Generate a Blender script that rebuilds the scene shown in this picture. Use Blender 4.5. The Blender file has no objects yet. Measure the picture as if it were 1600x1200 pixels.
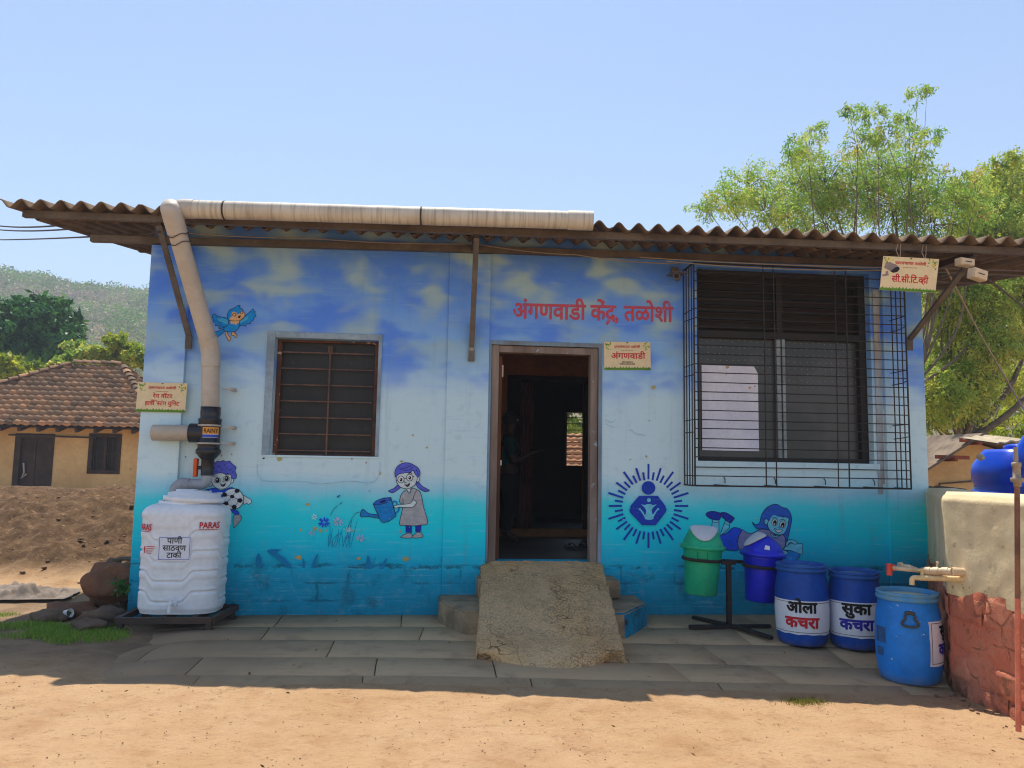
import bpy, bmesh, math, random
import numpy as np
from mathutils import Vector, Matrix, geometry
random.seed(7)
RNG = np.random.default_rng(7)
SC = bpy.context.scene
COL = SC.collection

# ------------------------------------------------------------------ camera
FPX = 1202.0
YAW, PITCH, ROLL = math.radians(5.4), math.radians(5.9), math.radians(1.0)
CAM = Vector((0.0, -7.47, 1.44))
ROT = Matrix.Rotation(-YAW, 3, 'Z') @ Matrix.Rotation(math.pi / 2 + PITCH, 3, 'X') @ Matrix.Rotation(ROLL, 3, 'Z')
cam_d = bpy.data.cameras.new('camera')
cam_d.sensor_width = 36.0
cam_d.lens = 36.0 * FPX / 1600.0
cam_d.clip_end = 5000.0
cam_d.clip_start = 0.05
cam_o = bpy.data.objects.new('camera', cam_d)
COL.objects.link(cam_o)
cam_o.matrix_world = Matrix.Translation(CAM) @ ROT.to_4x4()
SC.camera = cam_o

# ------------------------------------------------------------------ sky, sun, exposure
SUN_EL, SUN_AZ = math.radians(67.0), math.radians(-3.0)
wd = bpy.data.worlds.new('World')
SC.world = wd
wd.use_nodes = True
sky = wd.node_tree.nodes.new('ShaderNodeTexSky')
sky.sky_type = 'NISHITA'
sky.sun_disc = False
sky.sun_elevation = SUN_EL
sky.sun_rotation = SUN_AZ
sky.altitude = 50.0
sky.air_density = 1.0
sky.dust_density = 0.35
sky.ozone_density = 1.6
bg = wd.node_tree.nodes['Background']
bg.inputs['Strength'].default_value = 0.13
wd.node_tree.links.new(sky.outputs[0], bg.inputs['Color'])

sun_d = bpy.data.lights.new('sun', 'SUN')
sun_d.energy = 4.7
sun_d.angle = math.radians(0.5)
sun_d.color = (1.0, 0.93, 0.82)
sun_o = bpy.data.objects.new('sun', sun_d)
COL.objects.link(sun_o)
SUN = Vector((math.sin(SUN_AZ) * math.cos(SUN_EL), math.cos(SUN_AZ) * math.cos(SUN_EL), math.sin(SUN_EL)))
sun_o.rotation_euler = SUN.to_track_quat('Z', 'Y').to_euler()
sun_o.location = SUN * 60

SC.view_settings.view_transform = 'Standard'
SC.view_settings.look = 'None'
SC.view_settings.exposure = 0.68
SC.view_settings.gamma = 1.0
SC.view_settings.use_curve_mapping = False
SC.render.engine = 'CYCLES'
SC.cycles.filter_width = 1.15
SC.cycles.max_bounces = 8
SC.cycles.diffuse_bounces = 5
SC.cycles.transparent_max_bounces = 16

# ------------------------------------------------------------------ measuring helpers (photo pixel -> point at a real depth)
def ray(px, py):
    return ROT @ Vector(((px - 800) / FPX, -(py - 600) / FPX, -1.0))
def Yp(px, py, y=0.0):
    d = ray(px, py); return CAM + d * ((y - CAM.y) / d.y)
def Zp(px, py, z=0.0):
    d = ray(px, py); return CAM + d * ((z - CAM.z) / d.z)
def Xp(px, py, x=0.0):
    d = ray(px, py); return CAM + d * ((x - CAM.x) / d.x)
def zpix(x0, y0, s):
    return lambda p: (x0 + p[0] / s, y0 + p[1] / s)

def sl(c):
    return tuple((v / 255 / 12.92) if v / 255 <= 0.04045 else ((v / 255 + 0.055) / 1.055) ** 2.4 for v in c)
def S(r, g, b, k=1.0):
    return tuple(min(0.86, v * k) for v in sl((r, g, b))) + (1.0,)
KS, KL = (1.72, 1.52, 1.32), 0.62
def sh(r, g, b, ks=None):
    c = [v * k for v, k in zip(sl((r, g, b)), ks or KS)]; m = max(1.0, max(c) / .82); return tuple(v / m for v in c) + (1.0,)
def sw(r, g, b): return sh(r, g, b, (1.64, 1.76, 1.60))
def lt(r, g, b): return S(r, g, b, KL)
def smooth(a, b, x):
    t = min(1.0, max(0.0, (x - a) / (b - a))); return t * t * (3 - 2 * t)

# ------------------------------------------------------------------ materials
class NT:
    def __init__(self, name):
        self.m = bpy.data.materials.new(name); self.m.use_nodes = True
        self.t = self.m.node_tree; self.b = self.t.nodes['Principled BSDF']
        self.co = self.t.nodes.new('ShaderNodeTexCoord').outputs['Object']
    def n(self, typ, props=None, **inp):
        nd = self.t.nodes.new(typ)
        for k, v in (props or {}).items(): setattr(nd, k, v)
        for k, v in inp.items():
            k = k.replace('_', ' ')
            if k.isdigit(): k = int(k)
            self.set(nd.inputs[k], v)
        return nd
    def set(self, sock, v):
        if hasattr(v, 'is_output'): self.t.links.new(v, sock)
        else: sock.default_value = v
    def noise(self, scale, detail=4, rough=.55, co=None, dist=0.0):
        return self.n('ShaderNodeTexNoise', Vector=co or self.co, Scale=scale, Detail=detail, Roughness=rough, Distortion=dist).outputs['Fac']
    def scaled(self, s):
        return self.n('ShaderNodeMapping', Vector=self.co, Scale=s).outputs[0]
    def ramp(self, fac, stops, interp='LINEAR'):
        r = self.n('ShaderNodeValToRGB', Fac=fac); cr = r.color_ramp; cr.interpolation = interp
        while len(cr.elements) < len(stops): cr.elements.new(0.5)
        for e, (p, c) in zip(cr.elements, stops):
            e.position = p; e.color = c if len(c) == 4 else tuple(c) + (1,)
        return r.outputs['Color']
    def step(self, fac, a, b, lo=0.0, hi=1.0):
        return self.n('ShaderNodeMapRange', {'interpolation_type': 'SMOOTHSTEP'}, Value=fac, From_Min=a, From_Max=b, To_Min=lo, To_Max=hi).outputs[0]
    def mix(self, f, a, b, mode='MIX'):
        nd = self.n('ShaderNodeMix', {'data_type': 'RGBA', 'blend_type': mode})
        self.set(nd.inputs[0], f); self.set(nd.inputs[6], a); self.set(nd.inputs[7], b); return nd.outputs[2]
    def math(self, op, a, b=0.0, clamp=False):
        nd = self.n('ShaderNodeMath', {'operation': op, 'use_clamp': clamp}); self.set(nd.inputs[0], a); self.set(nd.inputs[1], b); return nd.outputs[0]
    def xyz(self):
        return self.n('ShaderNodeSeparateXYZ', Vector=self.co).outputs
    def bump(self, h, s=.4, d=.01, prev=None):
        kw = dict(Height=h, Strength=s, Distance=d)
        if prev is not None: kw['Normal'] = prev
        return self.n('ShaderNodeBump', **kw).outputs[0]
    def out(self, col, rough=.8, normal=None, metal=0.0, spec=.3):
        self.set(self.b.inputs['Base Color'], col); self.set(self.b.inputs['Roughness'], rough)
        self.set(self.b.inputs['Metallic'], metal); self.set(self.b.inputs['Specular IOR Level'], spec)
        if normal is not None: self.set(self.b.inputs['Normal'], normal)
        return self.m

def k4(c, f): return tuple(min(.9, v * f) for v in c[:3]) + (1,)
def pm(name, c, c2=None, scale=6, rough=.75, bump=.25, bd=.006, bscale=None, metal=0.0, spec=.3, spots=None, stretch=None, var=.22, dust=None):
    """painted / weathered surface: two-colour blotches, fine grain, optional dirt spots"""
    t = NT(name)
    co = t.scaled(stretch) if stretch else t.co
    c2 = c2 or k4(c, 1 - var)
    f = t.step(t.noise(scale, 5, .6, co), .35, .68)
    col = t.mix(f, c, c2)
    fine = t.noise(scale * 9, 4, .6, co)
    col = t.mix(t.step(fine, .3, .75, 0, .35), col, k4(c2, .75))
    if spots:
        sc, s, a = spots
        col = t.mix(t.step(t.noise(s, 3, .6), a, a + .05), col, sc)
    if dust:
        dc, dh, da = dust
        col = t.mix(t.math('MULTIPLY', t.step(t.math('ADD', t.xyz()[2], t.math('MULTIPLY', t.noise(9, 5, .7), .16)), dh + .08, .0), da), col, dc)
        col = t.mix(t.step(t.noise(22, 5, .75, t.scaled((1, 1, .25))), .60, .78, 0, da * .4), col, dc)
    nb = t.noise(bscale or scale * 8, 6, .65, co)
    return t.out(col, rough, t.bump(nb, bump, bd) if bump else None, metal, spec)

# ------------------------------------------------------------------ mesh helpers (bmesh in world coordinates)
def B(): return bmesh.new()
def face(bm, pts, mi=0, smooth_=False):
    f = bm.faces.new([bm.verts.new(p) for p in pts]); f.material_index = mi; f.smooth = smooth_; return f
def box(bm, a, b, mi=0, bev=0.0, M=None):
    x0, y0, z0 = [min(a[i], b[i]) for i in range(3)]; x1, y1, z1 = [max(a[i], b[i]) for i in range(3)]
    tmp = bmesh.new(); bmesh.ops.create_cube(tmp, size=1)
    for v in tmp.verts: v.co = Vector(((x0 + x1) / 2 + v.co.x * (x1 - x0), (y0 + y1) / 2 + v.co.y * (y1 - y0), (z0 + z1) / 2 + v.co.z * (z1 - z0)))
    if bev: bmesh.ops.bevel(tmp, geom=tmp.edges[:], offset=bev, segments=2, affect='EDGES', profile=.6)
    merge(bm, tmp, mi, M)
def merge(bm, tmp, mi=None, M=None, sm=None):
    if M is not None: bmesh.ops.transform(tmp, matrix=M, verts=tmp.verts[:])
    mp = {}
    for v in tmp.verts: mp[v] = bm.verts.new(v.co)
    for f in tmp.faces:
        try: nf = bm.faces.new([mp[v] for v in f.verts])
        except ValueError: continue
        nf.material_index = f.material_index if mi is None else mi; nf.smooth = f.smooth if sm is None else sm
    tmp.free()
def frame_axes(d):
    d = Vector(d).normalized(); up = Vector((0, 0, 1)) if abs(d.z) < .95 else Vector((0, 1, 0))
    u = d.cross(up).normalized(); return d, u, u.cross(d).normalized()
def tube(bm, pts, r, n=12, mi=0, caps=True, hollow=False):
    """smooth tube along a path; r is a number or one per point"""
    pts = [Vector(p) for p in pts]; rs = r if isinstance(r, (list, tuple)) else [r] * len(pts)
    rings = []; u = None
    for i, p in enumerate(pts):
        d = (pts[min(i + 1, len(pts) - 1)] - pts[max(i - 1, 0)]).normalized()
        if u is None: _, u, w = frame_axes(d)
        else:
            u = (u - d * u.dot(d)); u = u.normalized() if u.length > 1e-6 else frame_axes(d)[1]
        w = d.cross(u).normalized()
        rings.append([bm.verts.new(p + (u * math.cos(2 * math.pi * k / n) + w * math.sin(2 * math.pi * k / n)) * rs[i]) for k in range(n)])
    for a, b in zip(rings, rings[1:]):
        for k in range(n):
            f = bm.faces.new((a[k], a[(k + 1) % n], b[(k + 1) % n], b[k])); f.material_index = mi; f.smooth = True
    if caps:
        for rg in (rings[0], rings[-1]):
            c = [bm.verts.new(v.co) for v in rg]
            f = bm.faces.new(c); f.material_index = mi
def bar(bm, a, b, w, h, mi=0, up=(0, 0, 1)):
    """rectangular bar from a to b; w across, h along 'up'"""
    a, b = Vector(a), Vector(b); d = (b - a).normalized(); up = Vector(up)
    if abs(d.dot(up)) > .97: up = Vector((0, 1, 0))
    u = d.cross(up).normalized(); v = u.cross(d).normalized()
    q = [(-w / 2, -h / 2), (w / 2, -h / 2), (w / 2, h / 2), (-w / 2, h / 2)]
    A = [a + u * i + v * j for i, j in q]; Bq = [b + u * i + v * j for i, j in q]
    va = [bm.verts.new(p) for p in A]; vb = [bm.verts.new(p) for p in Bq]
    fs = [bm.faces.new(va[::-1]), bm.faces.new(vb)] + [bm.faces.new((va[k], va[(k + 1) % 4], vb[(k + 1) % 4], vb[k])) for k in range(4)]
    for f in fs: f.material_index = mi
def lathe(bm, prof, c, n=32, mi=0, cap_bottom=True, cap_top=True, sx=1, sy=1, M=None):
    c = Vector(c); tmp = bmesh.new(); rings = []
    for r, z in prof:
        rings.append([tmp.verts.new(c + Vector((r * sx * math.cos(2 * math.pi * k / n), r * sy * math.sin(2 * math.pi * k / n), z))) for k in range(n)])
    for a, b in zip(rings, rings[1:]):
        for k in range(n):
            f = tmp.faces.new((a[k], a[(k + 1) % n], b[(k + 1) % n], b[k])); f.smooth = True
    if cap_bottom: tmp.faces.new(rings[0][::-1])
    if cap_top: tmp.faces.new(rings[-1])
    merge(bm, tmp, mi, M)
def prism(bm, poly, y0, y1, mi=0):
    """extrude a polygon given in (x,z) from y0 to y1"""
    a = [bm.verts.new((x, y0, z)) for x, z in poly]; b = [bm.verts.new((x, y1, z)) for x, z in poly]; n = len(poly)
    for f in [bm.faces.new(a), bm.faces.new(b[::-1])] + [bm.faces.new((a[k], b[k], b[(k + 1) % n], a[(k + 1) % n])) for k in range(n)]: f.material_index = mi
def catmull(p, closed=True, n=6):
    p = [Vector((*q, 0)) if len(q) == 2 else Vector(q) for q in p]; N = len(p); out = []
    for i in range(N if closed else N - 1):
        a, b, c, d = (p[(i - 1) % N], p[i], p[(i + 1) % N], p[(i + 2) % N]) if closed else (p[max(i - 1, 0)], p[i], p[i + 1], p[min(i + 2, N - 1)])
        for k in range(n):
            t = k / n
            out.append(.5 * ((2 * b) + (c - a) * t + (2 * a - 5 * b + 4 * c - d) * t * t + (3 * b - a - 3 * c + d) * t ** 3))
    if not closed: out.append(p[-1])
    return out
def jitter(bm, amp, scale=3.0, seed=0.0, axes=(1, 1, 1)):
    from mathutils import noise
    for v in bm.verts:
        q = v.co * scale + Vector((seed, seed * 1.7, seed * .3)); d = noise.noise_vector(q)
        v.co += Vector((d.x * axes[0], d.y * axes[1], d.z * axes[2])) * amp

# ------------------------------------------------------------------ objects
def tag(o, label=None, cat=None, group=None, kind=None):
    if label: o['label'] = label
    if cat: o['category'] = cat
    if group: o['group'] = group
    if kind: o['kind'] = kind
    return o
def thing(name, label, cat, loc=(0, 0, 0), group=None):
    o = bpy.data.objects.new(name, None); COL.objects.link(o); o.location = loc; o.empty_display_size = .1
    return tag(o, label, cat, group)
def rootloc(o):
    p = Vector((0, 0, 0))
    while o is not None: p += Vector(o.location); o = o.parent
    return p
def obj(name, bm, mats, parent=None, label=None, recalc=True, merge_d=0.0):
    """one mesh object; bm is in world coordinates"""
    if merge_d: bmesh.ops.remove_doubles(bm, verts=bm.verts[:], dist=merge_d)
    if recalc: bmesh.ops.recalc_face_normals(bm, faces=bm.faces[:])
    off = rootloc(parent)
    if off.length: bmesh.ops.translate(bm, vec=-off, verts=bm.verts[:])
    me = bpy.data.meshes.new(name); bm.to_mesh(me); bm.free()
    for m in (mats if isinstance(mats, (list, tuple)) else [mats]): me.materials.append(m)
    o = bpy.data.objects.new(name, me); COL.objects.link(o)
    if parent: o.parent = parent
    if label: o['label'] = label
    return o
def np_mesh(name, verts, faces, mats, parent=None, smooth_=False, attr=None, mi=None):
    """verts (N,3); faces (M,k) of one arity"""
    me = bpy.data.meshes.new(name); off = np.array(rootloc(parent))
    v = np.asarray(verts, dtype=np.float32) - off.astype(np.float32); f = np.asarray(faces, dtype=np.int32); k = f.shape[1]
    me.vertices.add(len(v)); me.vertices.foreach_set('co', v.ravel())
    me.loops.add(f.size); me.loops.foreach_set('vertex_index', f.ravel())
    me.polygons.add(len(f)); me.polygons.foreach_set('loop_start', np.arange(0, f.size, k, dtype=np.int32))
    if mi is not None: me.polygons.foreach_set('material_index', np.asarray(mi, dtype=np.int32))
    if smooth_: me.polygons.foreach_set('use_smooth', np.ones(len(f), dtype=bool))
    me.update(calc_edges=True)
    if attr is not None:
        a = me.attributes.new('tone', 'FLOAT', 'POINT'); a.data.foreach_set('value', np.asarray(attr, dtype=np.float32))
    for m in (mats if isinstance(mats, (list, tuple)) else [mats]): me.materials.append(m)
    o = bpy.data.objects.new(name, me); COL.objects.link(o)
    if parent: o.parent = parent
    return o
def copy_tree(o, parent=None):
    c = o.copy(); COL.objects.link(c); c.parent = parent
    for ch in [x for x in SC.objects if x.parent == o]: copy_tree(ch, c)
    return c

# ------------------------------------------------------------------ lettering (Devanagari is set cluster by cluster)
def glyph_mesh(s, bold=0.0):
    cu = bpy.data.curves.new('lettering', 'FONT'); cu.body = s; cu.size = 1; cu.offset = bold; cu.resolution_u = 3
    o = bpy.data.objects.new('lettering', cu); COL.objects.link(o)
    dg = bpy.context.evaluated_depsgraph_get(); dg.update()
    me = bpy.data.meshes.new_from_object(o.evaluated_get(dg))
    v = [(p.co.x, p.co.y) for p in me.vertices]; f = [tuple(p.vertices) for p in me.polygons]
    bpy.data.objects.remove(o); bpy.data.curves.remove(cu); bpy.data.meshes.remove(me)
    return v, f
def clip_x(v, f, xmax):
    bm = bmesh.new(); vs = [bm.verts.new((x, y, 0)) for x, y in v]
    for q in f:
        try: bm.faces.new([vs[i] for i in q])
        except ValueError: pass
    bmesh.ops.bisect_plane(bm, geom=bm.verts[:] + bm.edges[:] + bm.faces[:], plane_co=(xmax, 0, 0), plane_no=(1, 0, 0), clear_outer=True)
    bm.verts.index_update(); vv = [(w.co.x, w.co.y) for w in bm.verts]; ff = [tuple(w.index for w in q.verts) for q in bm.faces]; bm.free()
    return vv, ff
def text2d(pieces, bold=0.0):
    """pieces: 'plain', ' ' , ('half','X') , ('rakar','X') , ('reph','X')  -> verts, faces of unit size, centred on x"""
    V, Fc, x = [], [], 0.0
    for p in pieces:
        if p == ' ': x += .28; continue
        kind, s = ('plain', p) if isinstance(p, str) else p
        v, f = glyph_mesh(s, bold)
        if not v: continue
        lo, hi = min(a for a, b in v), max(a for a, b in v); top = .68
        if kind == 'half':
            v, f = clip_x(v, f, lo + (hi - lo) * .72); hi = lo + (hi - lo) * .72
        add = []
        w = .045
        if kind == 'rakar': add = [[(lo + (hi - lo) * .62, .16), (lo + (hi - lo) * .12, -.16)]]
        if kind == 'reph': add = [[(hi - .14, .66), (hi - .22, .80), (hi - .10, .90), (hi + .0, .82)]]
        for path in add:
            for (ax, ay), (bx, by) in zip(path, path[1:]):
                l = math.hypot(bx - ax, by - ay); nx, ny = -(by - ay) / l * w, (bx - ax) / l * w; k = len(v)
                v = v + [(ax + nx, ay + ny), (ax - nx, ay - ny), (bx - nx, by - ny), (bx + nx, by + ny)]; f = f + [(k, k + 1, k + 2, k + 3)]
        k = len(V); dx = x - lo - (.02 if x else 0)
        V += [(a + dx, b) for a, b in v]; Fc += [tuple(i + k for i in q) for q in f]; x = hi + dx
        if s.endswith('.') or s.endswith(','): x += .06
    m = x / 2
    return [(a - m, b) for a, b in V], Fc, x
def add_text(bm, pieces, place, size, width=None, bold=0.03, mi=0, cut=0.0):
    """place(u,v,lift)->3D; letters are staggered in lift so that no two overlap in one plane"""
    v0, f0, w = text2d(pieces, 0.0)
    v, f = list(v0), list(f0)
    if bold:
        d = bold * .5
        for ox, oy in ((d, 0), (-d, 0), (0, d), (0, -d), (d * .7, d * .7), (-d * .7, -d * .7), (d * .7, -d * .7), (-d * .7, d * .7)):
            k = len(v); v += [(a + ox, b + oy) for a, b in v0]; f += [tuple(i + k for i in q) for q in f0]
    sx = (width / (w + bold)) if width else size
    t = bmesh.new(); vs = [t.verts.new((a * sx, b * size, 0)) for a, b in v]
    for q in f:
        try: t.faces.new([vs[i] for i in q])
        except ValueError: pass
    if cut:
        x = -w * sx / 2
        while x < w * sx / 2:
            bmesh.ops.bisect_plane(t, geom=t.verts[:] + t.edges[:] + t.faces[:], plane_co=(x, 0, 0), plane_no=(1, 0, 0)); x += cut
    # islands
    t.verts.ensure_lookup_table(); seen = set(); isl = 0
    for s in t.verts:
        if s in seen: continue
        st = [s]; seen.add(s); comp = []
        while st:
            a = st.pop(); comp.append(a)
            for e in a.link_edges:
                o = e.other_vert(a)
                if o not in seen: seen.add(o); st.append(o)
        for a in comp: a.co = place(a.co.x, a.co.y, (isl % 11) * .00008 + (isl // 11 % 9) * .000009)
        isl += 1
    merge(bm, t, mi)
    return w * sx

# ------------------------------------------------------------------ flat paint on a wall: polygons in pixels, layered a fraction of a millimetre apart
class Paint:
    def __init__(self, conv, y=-.002, step=.0003):
        self.bm = B(); self.mats = []; self.idx = {}; self.conv = conv; self.y = y; self.k = 0; self.stp = step
    def mi(self, m):
        if m not in self.idx: self.idx[m] = len(self.mats); self.mats.append(m)
        return self.idx[m]
    def p3(self, p):
        px = self.conv(p); return Yp(px[0], px[1], self.y - self.k * self.stp)
    def fill(self, pts, m, curve=True, n=5):
        q = [(p[0], p[1]) for p in (catmull(pts, True, n) if curve else pts)]
        w = [self.p3(p) for p in q]; vs = [self.bm.verts.new(a) for a in w]
        for tri in geometry.tessellate_polygon([[Vector((p[0], p[1], 0)) for p in q]]):
            try:
                f = self.bm.faces.new([vs[i] for i in tri]); f.material_index = self.mi(m)
            except ValueError: pass
        self.k += 1
    def line(self, pts, w, m, curve=True, closed=False, n=5, taper=False):
        q = [Vector((p[0], p[1])) for p in (catmull(pts, closed, n) if curve else pts)]
        if closed: q.append(q[0])
        L, Rr = [], []
        for i, p in enumerate(q):
            d = q[min(i + 1, len(q) - 1)] - q[max(i - 1, 0)]
            if closed and i in (0, len(q) - 1): d = q[1] - q[-2]
            d = d.normalized() if d.length > 1e-6 else Vector((1, 0)); nrm = Vector((-d.y, d.x))
            ww = w / 2 * ((1 - abs(2 * i / max(1, len(q) - 1) - 1) ** 3 * .8) if taper else 1)
            L.append(self.bm.verts.new(self.p3(p + nrm * ww))); Rr.append(self.bm.verts.new(self.p3(p - nrm * ww)))
        for i in range(len(q) - 1):
            f = self.bm.faces.new((L[i], L[i + 1], Rr[i + 1], Rr[i])); f.material_index = self.mi(m)
        self.k += 1
    def both(self, pts, m, lm, lw, curve=True):
        self.fill(pts, m, curve); self.line(pts + ([pts[0]] if not curve else []), lw, lm, curve, closed=curve)
    def ell(self, c, rx, ry, m, lm=None, lw=0, n=20, rot=0.0):
        cr, sr = math.cos(rot), math.sin(rot)
        pts = [(c[0] + rx * math.cos(a) * cr - ry * math.sin(a) * sr, c[1] + rx * math.cos(a) * sr + ry * math.sin(a) * cr) for a in [2 * math.pi * k / n for k in range(n)]]
        if m: self.fill(pts, m, False)
        if lm: self.line(pts, lw, lm, True, True, 2)
    def done(self, name, parent, label=None):
        for f in self.bm.faces:
            f.normal_update()
            if f.normal.y > 0: f.normal_flip()
        return obj(name, self.bm, self.mats, parent, label, recalc=False)

# ================================================================== MATERIALS OF THE SETTING
def mat_dirt():
    t = NT('sunbaked_dirt')
    big = t.noise(.55, 5, .6); mid = t.noise(3.2, 6, .65); fine = t.noise(38, 5, .7); grit = t.noise(140, 3, .6)
    c = t.ramp(big, [(.3, lt(212, 170, 124)), (.5, lt(226, 186, 142)), (.72, lt(204, 162, 120))])
    c = t.mix(t.step(mid, .45, .7, 0, .55), c, lt(196, 148, 104))
    c = t.mix(t.step(fine, .55, .75, 0, .5), c, lt(158, 116, 82))
    c = t.mix(t.step(grit, .64, .7, 0, .7), c, lt(236, 208, 170))
    streak = t.noise(5, 5, .7, t.scaled((.5, 2.2, 1)))
    c = t.mix(t.step(streak, .55, .72, 0, .4), c, lt(180, 136, 96))
    crumbs = t.noise(26, 2, .5)
    c = t.mix(t.step(crumbs, .7, .74, 0, .75), c, lt(146, 112, 84))
    rise = t.step(t.math('ADD', t.xyz()[2], t.math('MULTIPLY', mid, .12)), .13, .34)                                     # the heap is dug-out earth, browner than the yard
    c = t.mix(rise, c, t.ramp(t.noise(7, 6, .7), [(.3, lt(84, 64, 48)), (.5, lt(118, 92, 68)), (.7, lt(150, 120, 90))]))
    scuff = t.noise(12, 6, .75)
    c = t.mix(t.step(scuff, .54, .68, 0, .42), c, lt(150, 112, 80)); c = t.mix(t.step(scuff, .44, .32, 0, .35), c, lt(238, 200, 156))
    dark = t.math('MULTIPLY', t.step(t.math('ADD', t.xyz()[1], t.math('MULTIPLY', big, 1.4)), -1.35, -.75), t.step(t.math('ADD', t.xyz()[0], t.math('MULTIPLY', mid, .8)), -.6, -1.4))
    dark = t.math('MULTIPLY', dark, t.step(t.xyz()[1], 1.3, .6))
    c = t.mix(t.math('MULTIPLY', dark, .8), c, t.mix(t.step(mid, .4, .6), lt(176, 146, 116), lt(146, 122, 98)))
    h = t.math('ADD', t.math('MULTIPLY', mid, .5), t.math('ADD', t.math('MULTIPLY', fine, .45), t.math('ADD', t.math('MULTIPLY', grit, .15), t.math('MULTIPLY', scuff, .5))))
    return t.out(c, .95, t.bump(h, .95, .032), 0, .1)
def mat_slab():
    t = NT('paving_stone')
    big = t.noise(1.3, 5, .6); fine = t.noise(60, 4, .7); lay = t.noise(4, 5, .65, t.scaled((.6, 2.4, 1)))
    rnd = t.n('ShaderNodeAttribute', {'attribute_name': 'tone'}).outputs['Fac']
    c = t.mix(rnd, sh(150, 133, 108), sh(142, 128, 106))
    c = t.mix(t.step(big, .38, .66, 0, .6), c, sh(142, 124, 98))
    c = t.mix(t.step(lay, .55, .7, 0, .45), c, sh(112, 102, 86))
    c = t.mix(t.step(fine, .6, .75, 0, .5), c, sh(70, 62, 52))
    c = t.mix(t.step(t.noise(9, 4, .6), .62, .72, 0, .5), c, sh(150, 134, 108))
    X_ = t.math('ADD', t.xyz()[0], t.math('MULTIPLY', big, 2.2)); c = t.mix(t.math('MULTIPLY', t.step(X_, .6, -1.0), .75), c, lt(168, 138, 108))
    c = t.mix(t.step(t.noise(2.4, 5, .7), .50, .66, 0, .55), c, lt(176, 148, 118))
    y = t.xyz()[1]
    c = t.mix(t.math('MULTIPLY', t.step(t.math('ADD', y, t.math('MULTIPLY', big, .7)), -1.75, -2.1), .9), c, lt(214, 168, 116))
    h = t.math('ADD', t.math('MULTIPLY', lay, .6), t.math('MULTIPLY', fine, .25))
    return t.out(c, .85, t.bump(h, .45, .012), 0, .2)
def mat_wall():
    t = NT('mural_wall_paint')
    X, Y, Z = t.xyz()
    n1 = t.noise(1.5, 4, .55); n2 = t.noise(11, 5, .65); fine = t.noise(70, 4, .6)
    zz = t.math('ADD', Z, t.math('MULTIPLY', t.math('SUBTRACT', n1, .5), .30))
    zf = t.math('DIVIDE', zz, 3.7)
    base = t.ramp(zf, [(.0, sw(0, 104, 134)), (.10, sw(0, 122, 156)), (.15, sw(0, 150, 180)), (.20, sw(4, 178, 200)), (.245, sw(24, 196, 212)), (.283, sw(72, 202, 218)),
                       (.318, sw(146, 190, 212)), (.36, sw(186, 199, 210)), (.56, sw(180, 198, 215)), (.68, sw(128, 164, 212)), (.80, sw(84, 122, 192)), (1.0, sw(62, 100, 170))])
    cl = t.noise(1.75, 2.6, .45, t.n('ShaderNodeMapping', Vector=t.co, Scale=(1, 1, 1.7), Location=(3.1, 0, .7)).outputs[0], .3)
    cl2 = t.noise(2.3, 2.6, .45, t.n('ShaderNodeMapping', Vector=t.co, Scale=(.8, 1, 1.5), Location=(9.3, 0, 5.2)).outputs[0], .2)
    up = t.step(zz, 1.95, 2.45)
    c = t.mix(t.math('MULTIPLY', t.step(cl2, .44, .64), t.math('MULTIPLY', up, .8)), base, sw(62, 102, 192))
    c = t.mix(t.math('MULTIPLY', t.step(cl, .44, .62), t.math('MULTIPLY', t.step(zz, 2.2, 2.8), .85)), c, sw(124, 144, 158))
    c = t.mix(t.math('MULTIPLY', t.step(cl, .54, .70), t.math('MULTIPLY', t.step(zz, 2.3, 2.9), .7)), c, sw(140, 152, 156))
    brush = t.noise(6, 4, .7, t.scaled((.35, 1, 7.0)))
    c = t.mix(t.step(brush, .55, .72, 0, .16), c, sw(196, 206, 214)); c = t.mix(t.step(brush, .42, .30, 0, .14), c, sw(70, 110, 160))
    c = t.mix(t.step(n2, .52, .8, 0, .34), c, sw(112, 130, 146))
    drip = t.noise(7, 4, .6, t.scaled((1.6, 1, .12)))
    c = t.mix(t.math('MULTIPLY', t.step(drip, .54, .74), .15), c, sw(86, 92, 92))
    low = t.step(zz, .62, .40)
    bv = t.n('ShaderNodeCombineXYZ', X=t.math('ADD', X, t.math('MULTIPLY', n2, .09)), Y=t.math('ADD', Z, t.math('MULTIPLY', n2, .05)), Z=0.0).outputs[0]
    br = t.n('ShaderNodeTexBrick', {'offset': .45, 'squash': 1.0}, Vector=bv, Scale=1.0, Mortar_Size=.011, Mortar_Smooth=.25, Brick_Width=.52, Row_Height=.165)
    mort = t.math('MULTIPLY', br.outputs['Fac'], low)
    patch = t.step(t.noise(2.6, 4, .6), .45, .6)
    c = t.mix(t.math('MULTIPLY', mort, t.math('MULTIPLY', patch, .6)), c, sw(8, 66, 84))
    c = t.mix(t.math('MULTIPLY', t.step(t.noise(3.4, 6, .75), .5, .66), t.math('MULTIPLY', t.step(Z, .62, .30), .55)), c, sw(4, 70, 92))
    dirt = t.math('MULTIPLY', t.step(t.noise(4.6, 6, .7), .56, .7), t.step(Z, .30, .02))
    c = t.mix(t.math('MULTIPLY', dirt, .75), c, sw(44, 52, 46))
    pale = t.math('MULTIPLY', t.step(t.noise(48, 4, .75), .66, .72), t.math('MULTIPLY', t.step(t.noise(2.2, 3, .6), .55, .62), t.step(Z, .5, .25)))
    c = t.mix(pale, c, sw(120, 170, 200))
    fl = t.math('MULTIPLY', t.step(t.noise(16, 3, .55), .735, .75), t.step(t.noise(1.1, 2, .5), .5, .6))
    c = t.mix(t.math('MULTIPLY', fl, t.step(Z, 1.7, 1.2)), c, sw(150, 128, 70))
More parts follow.
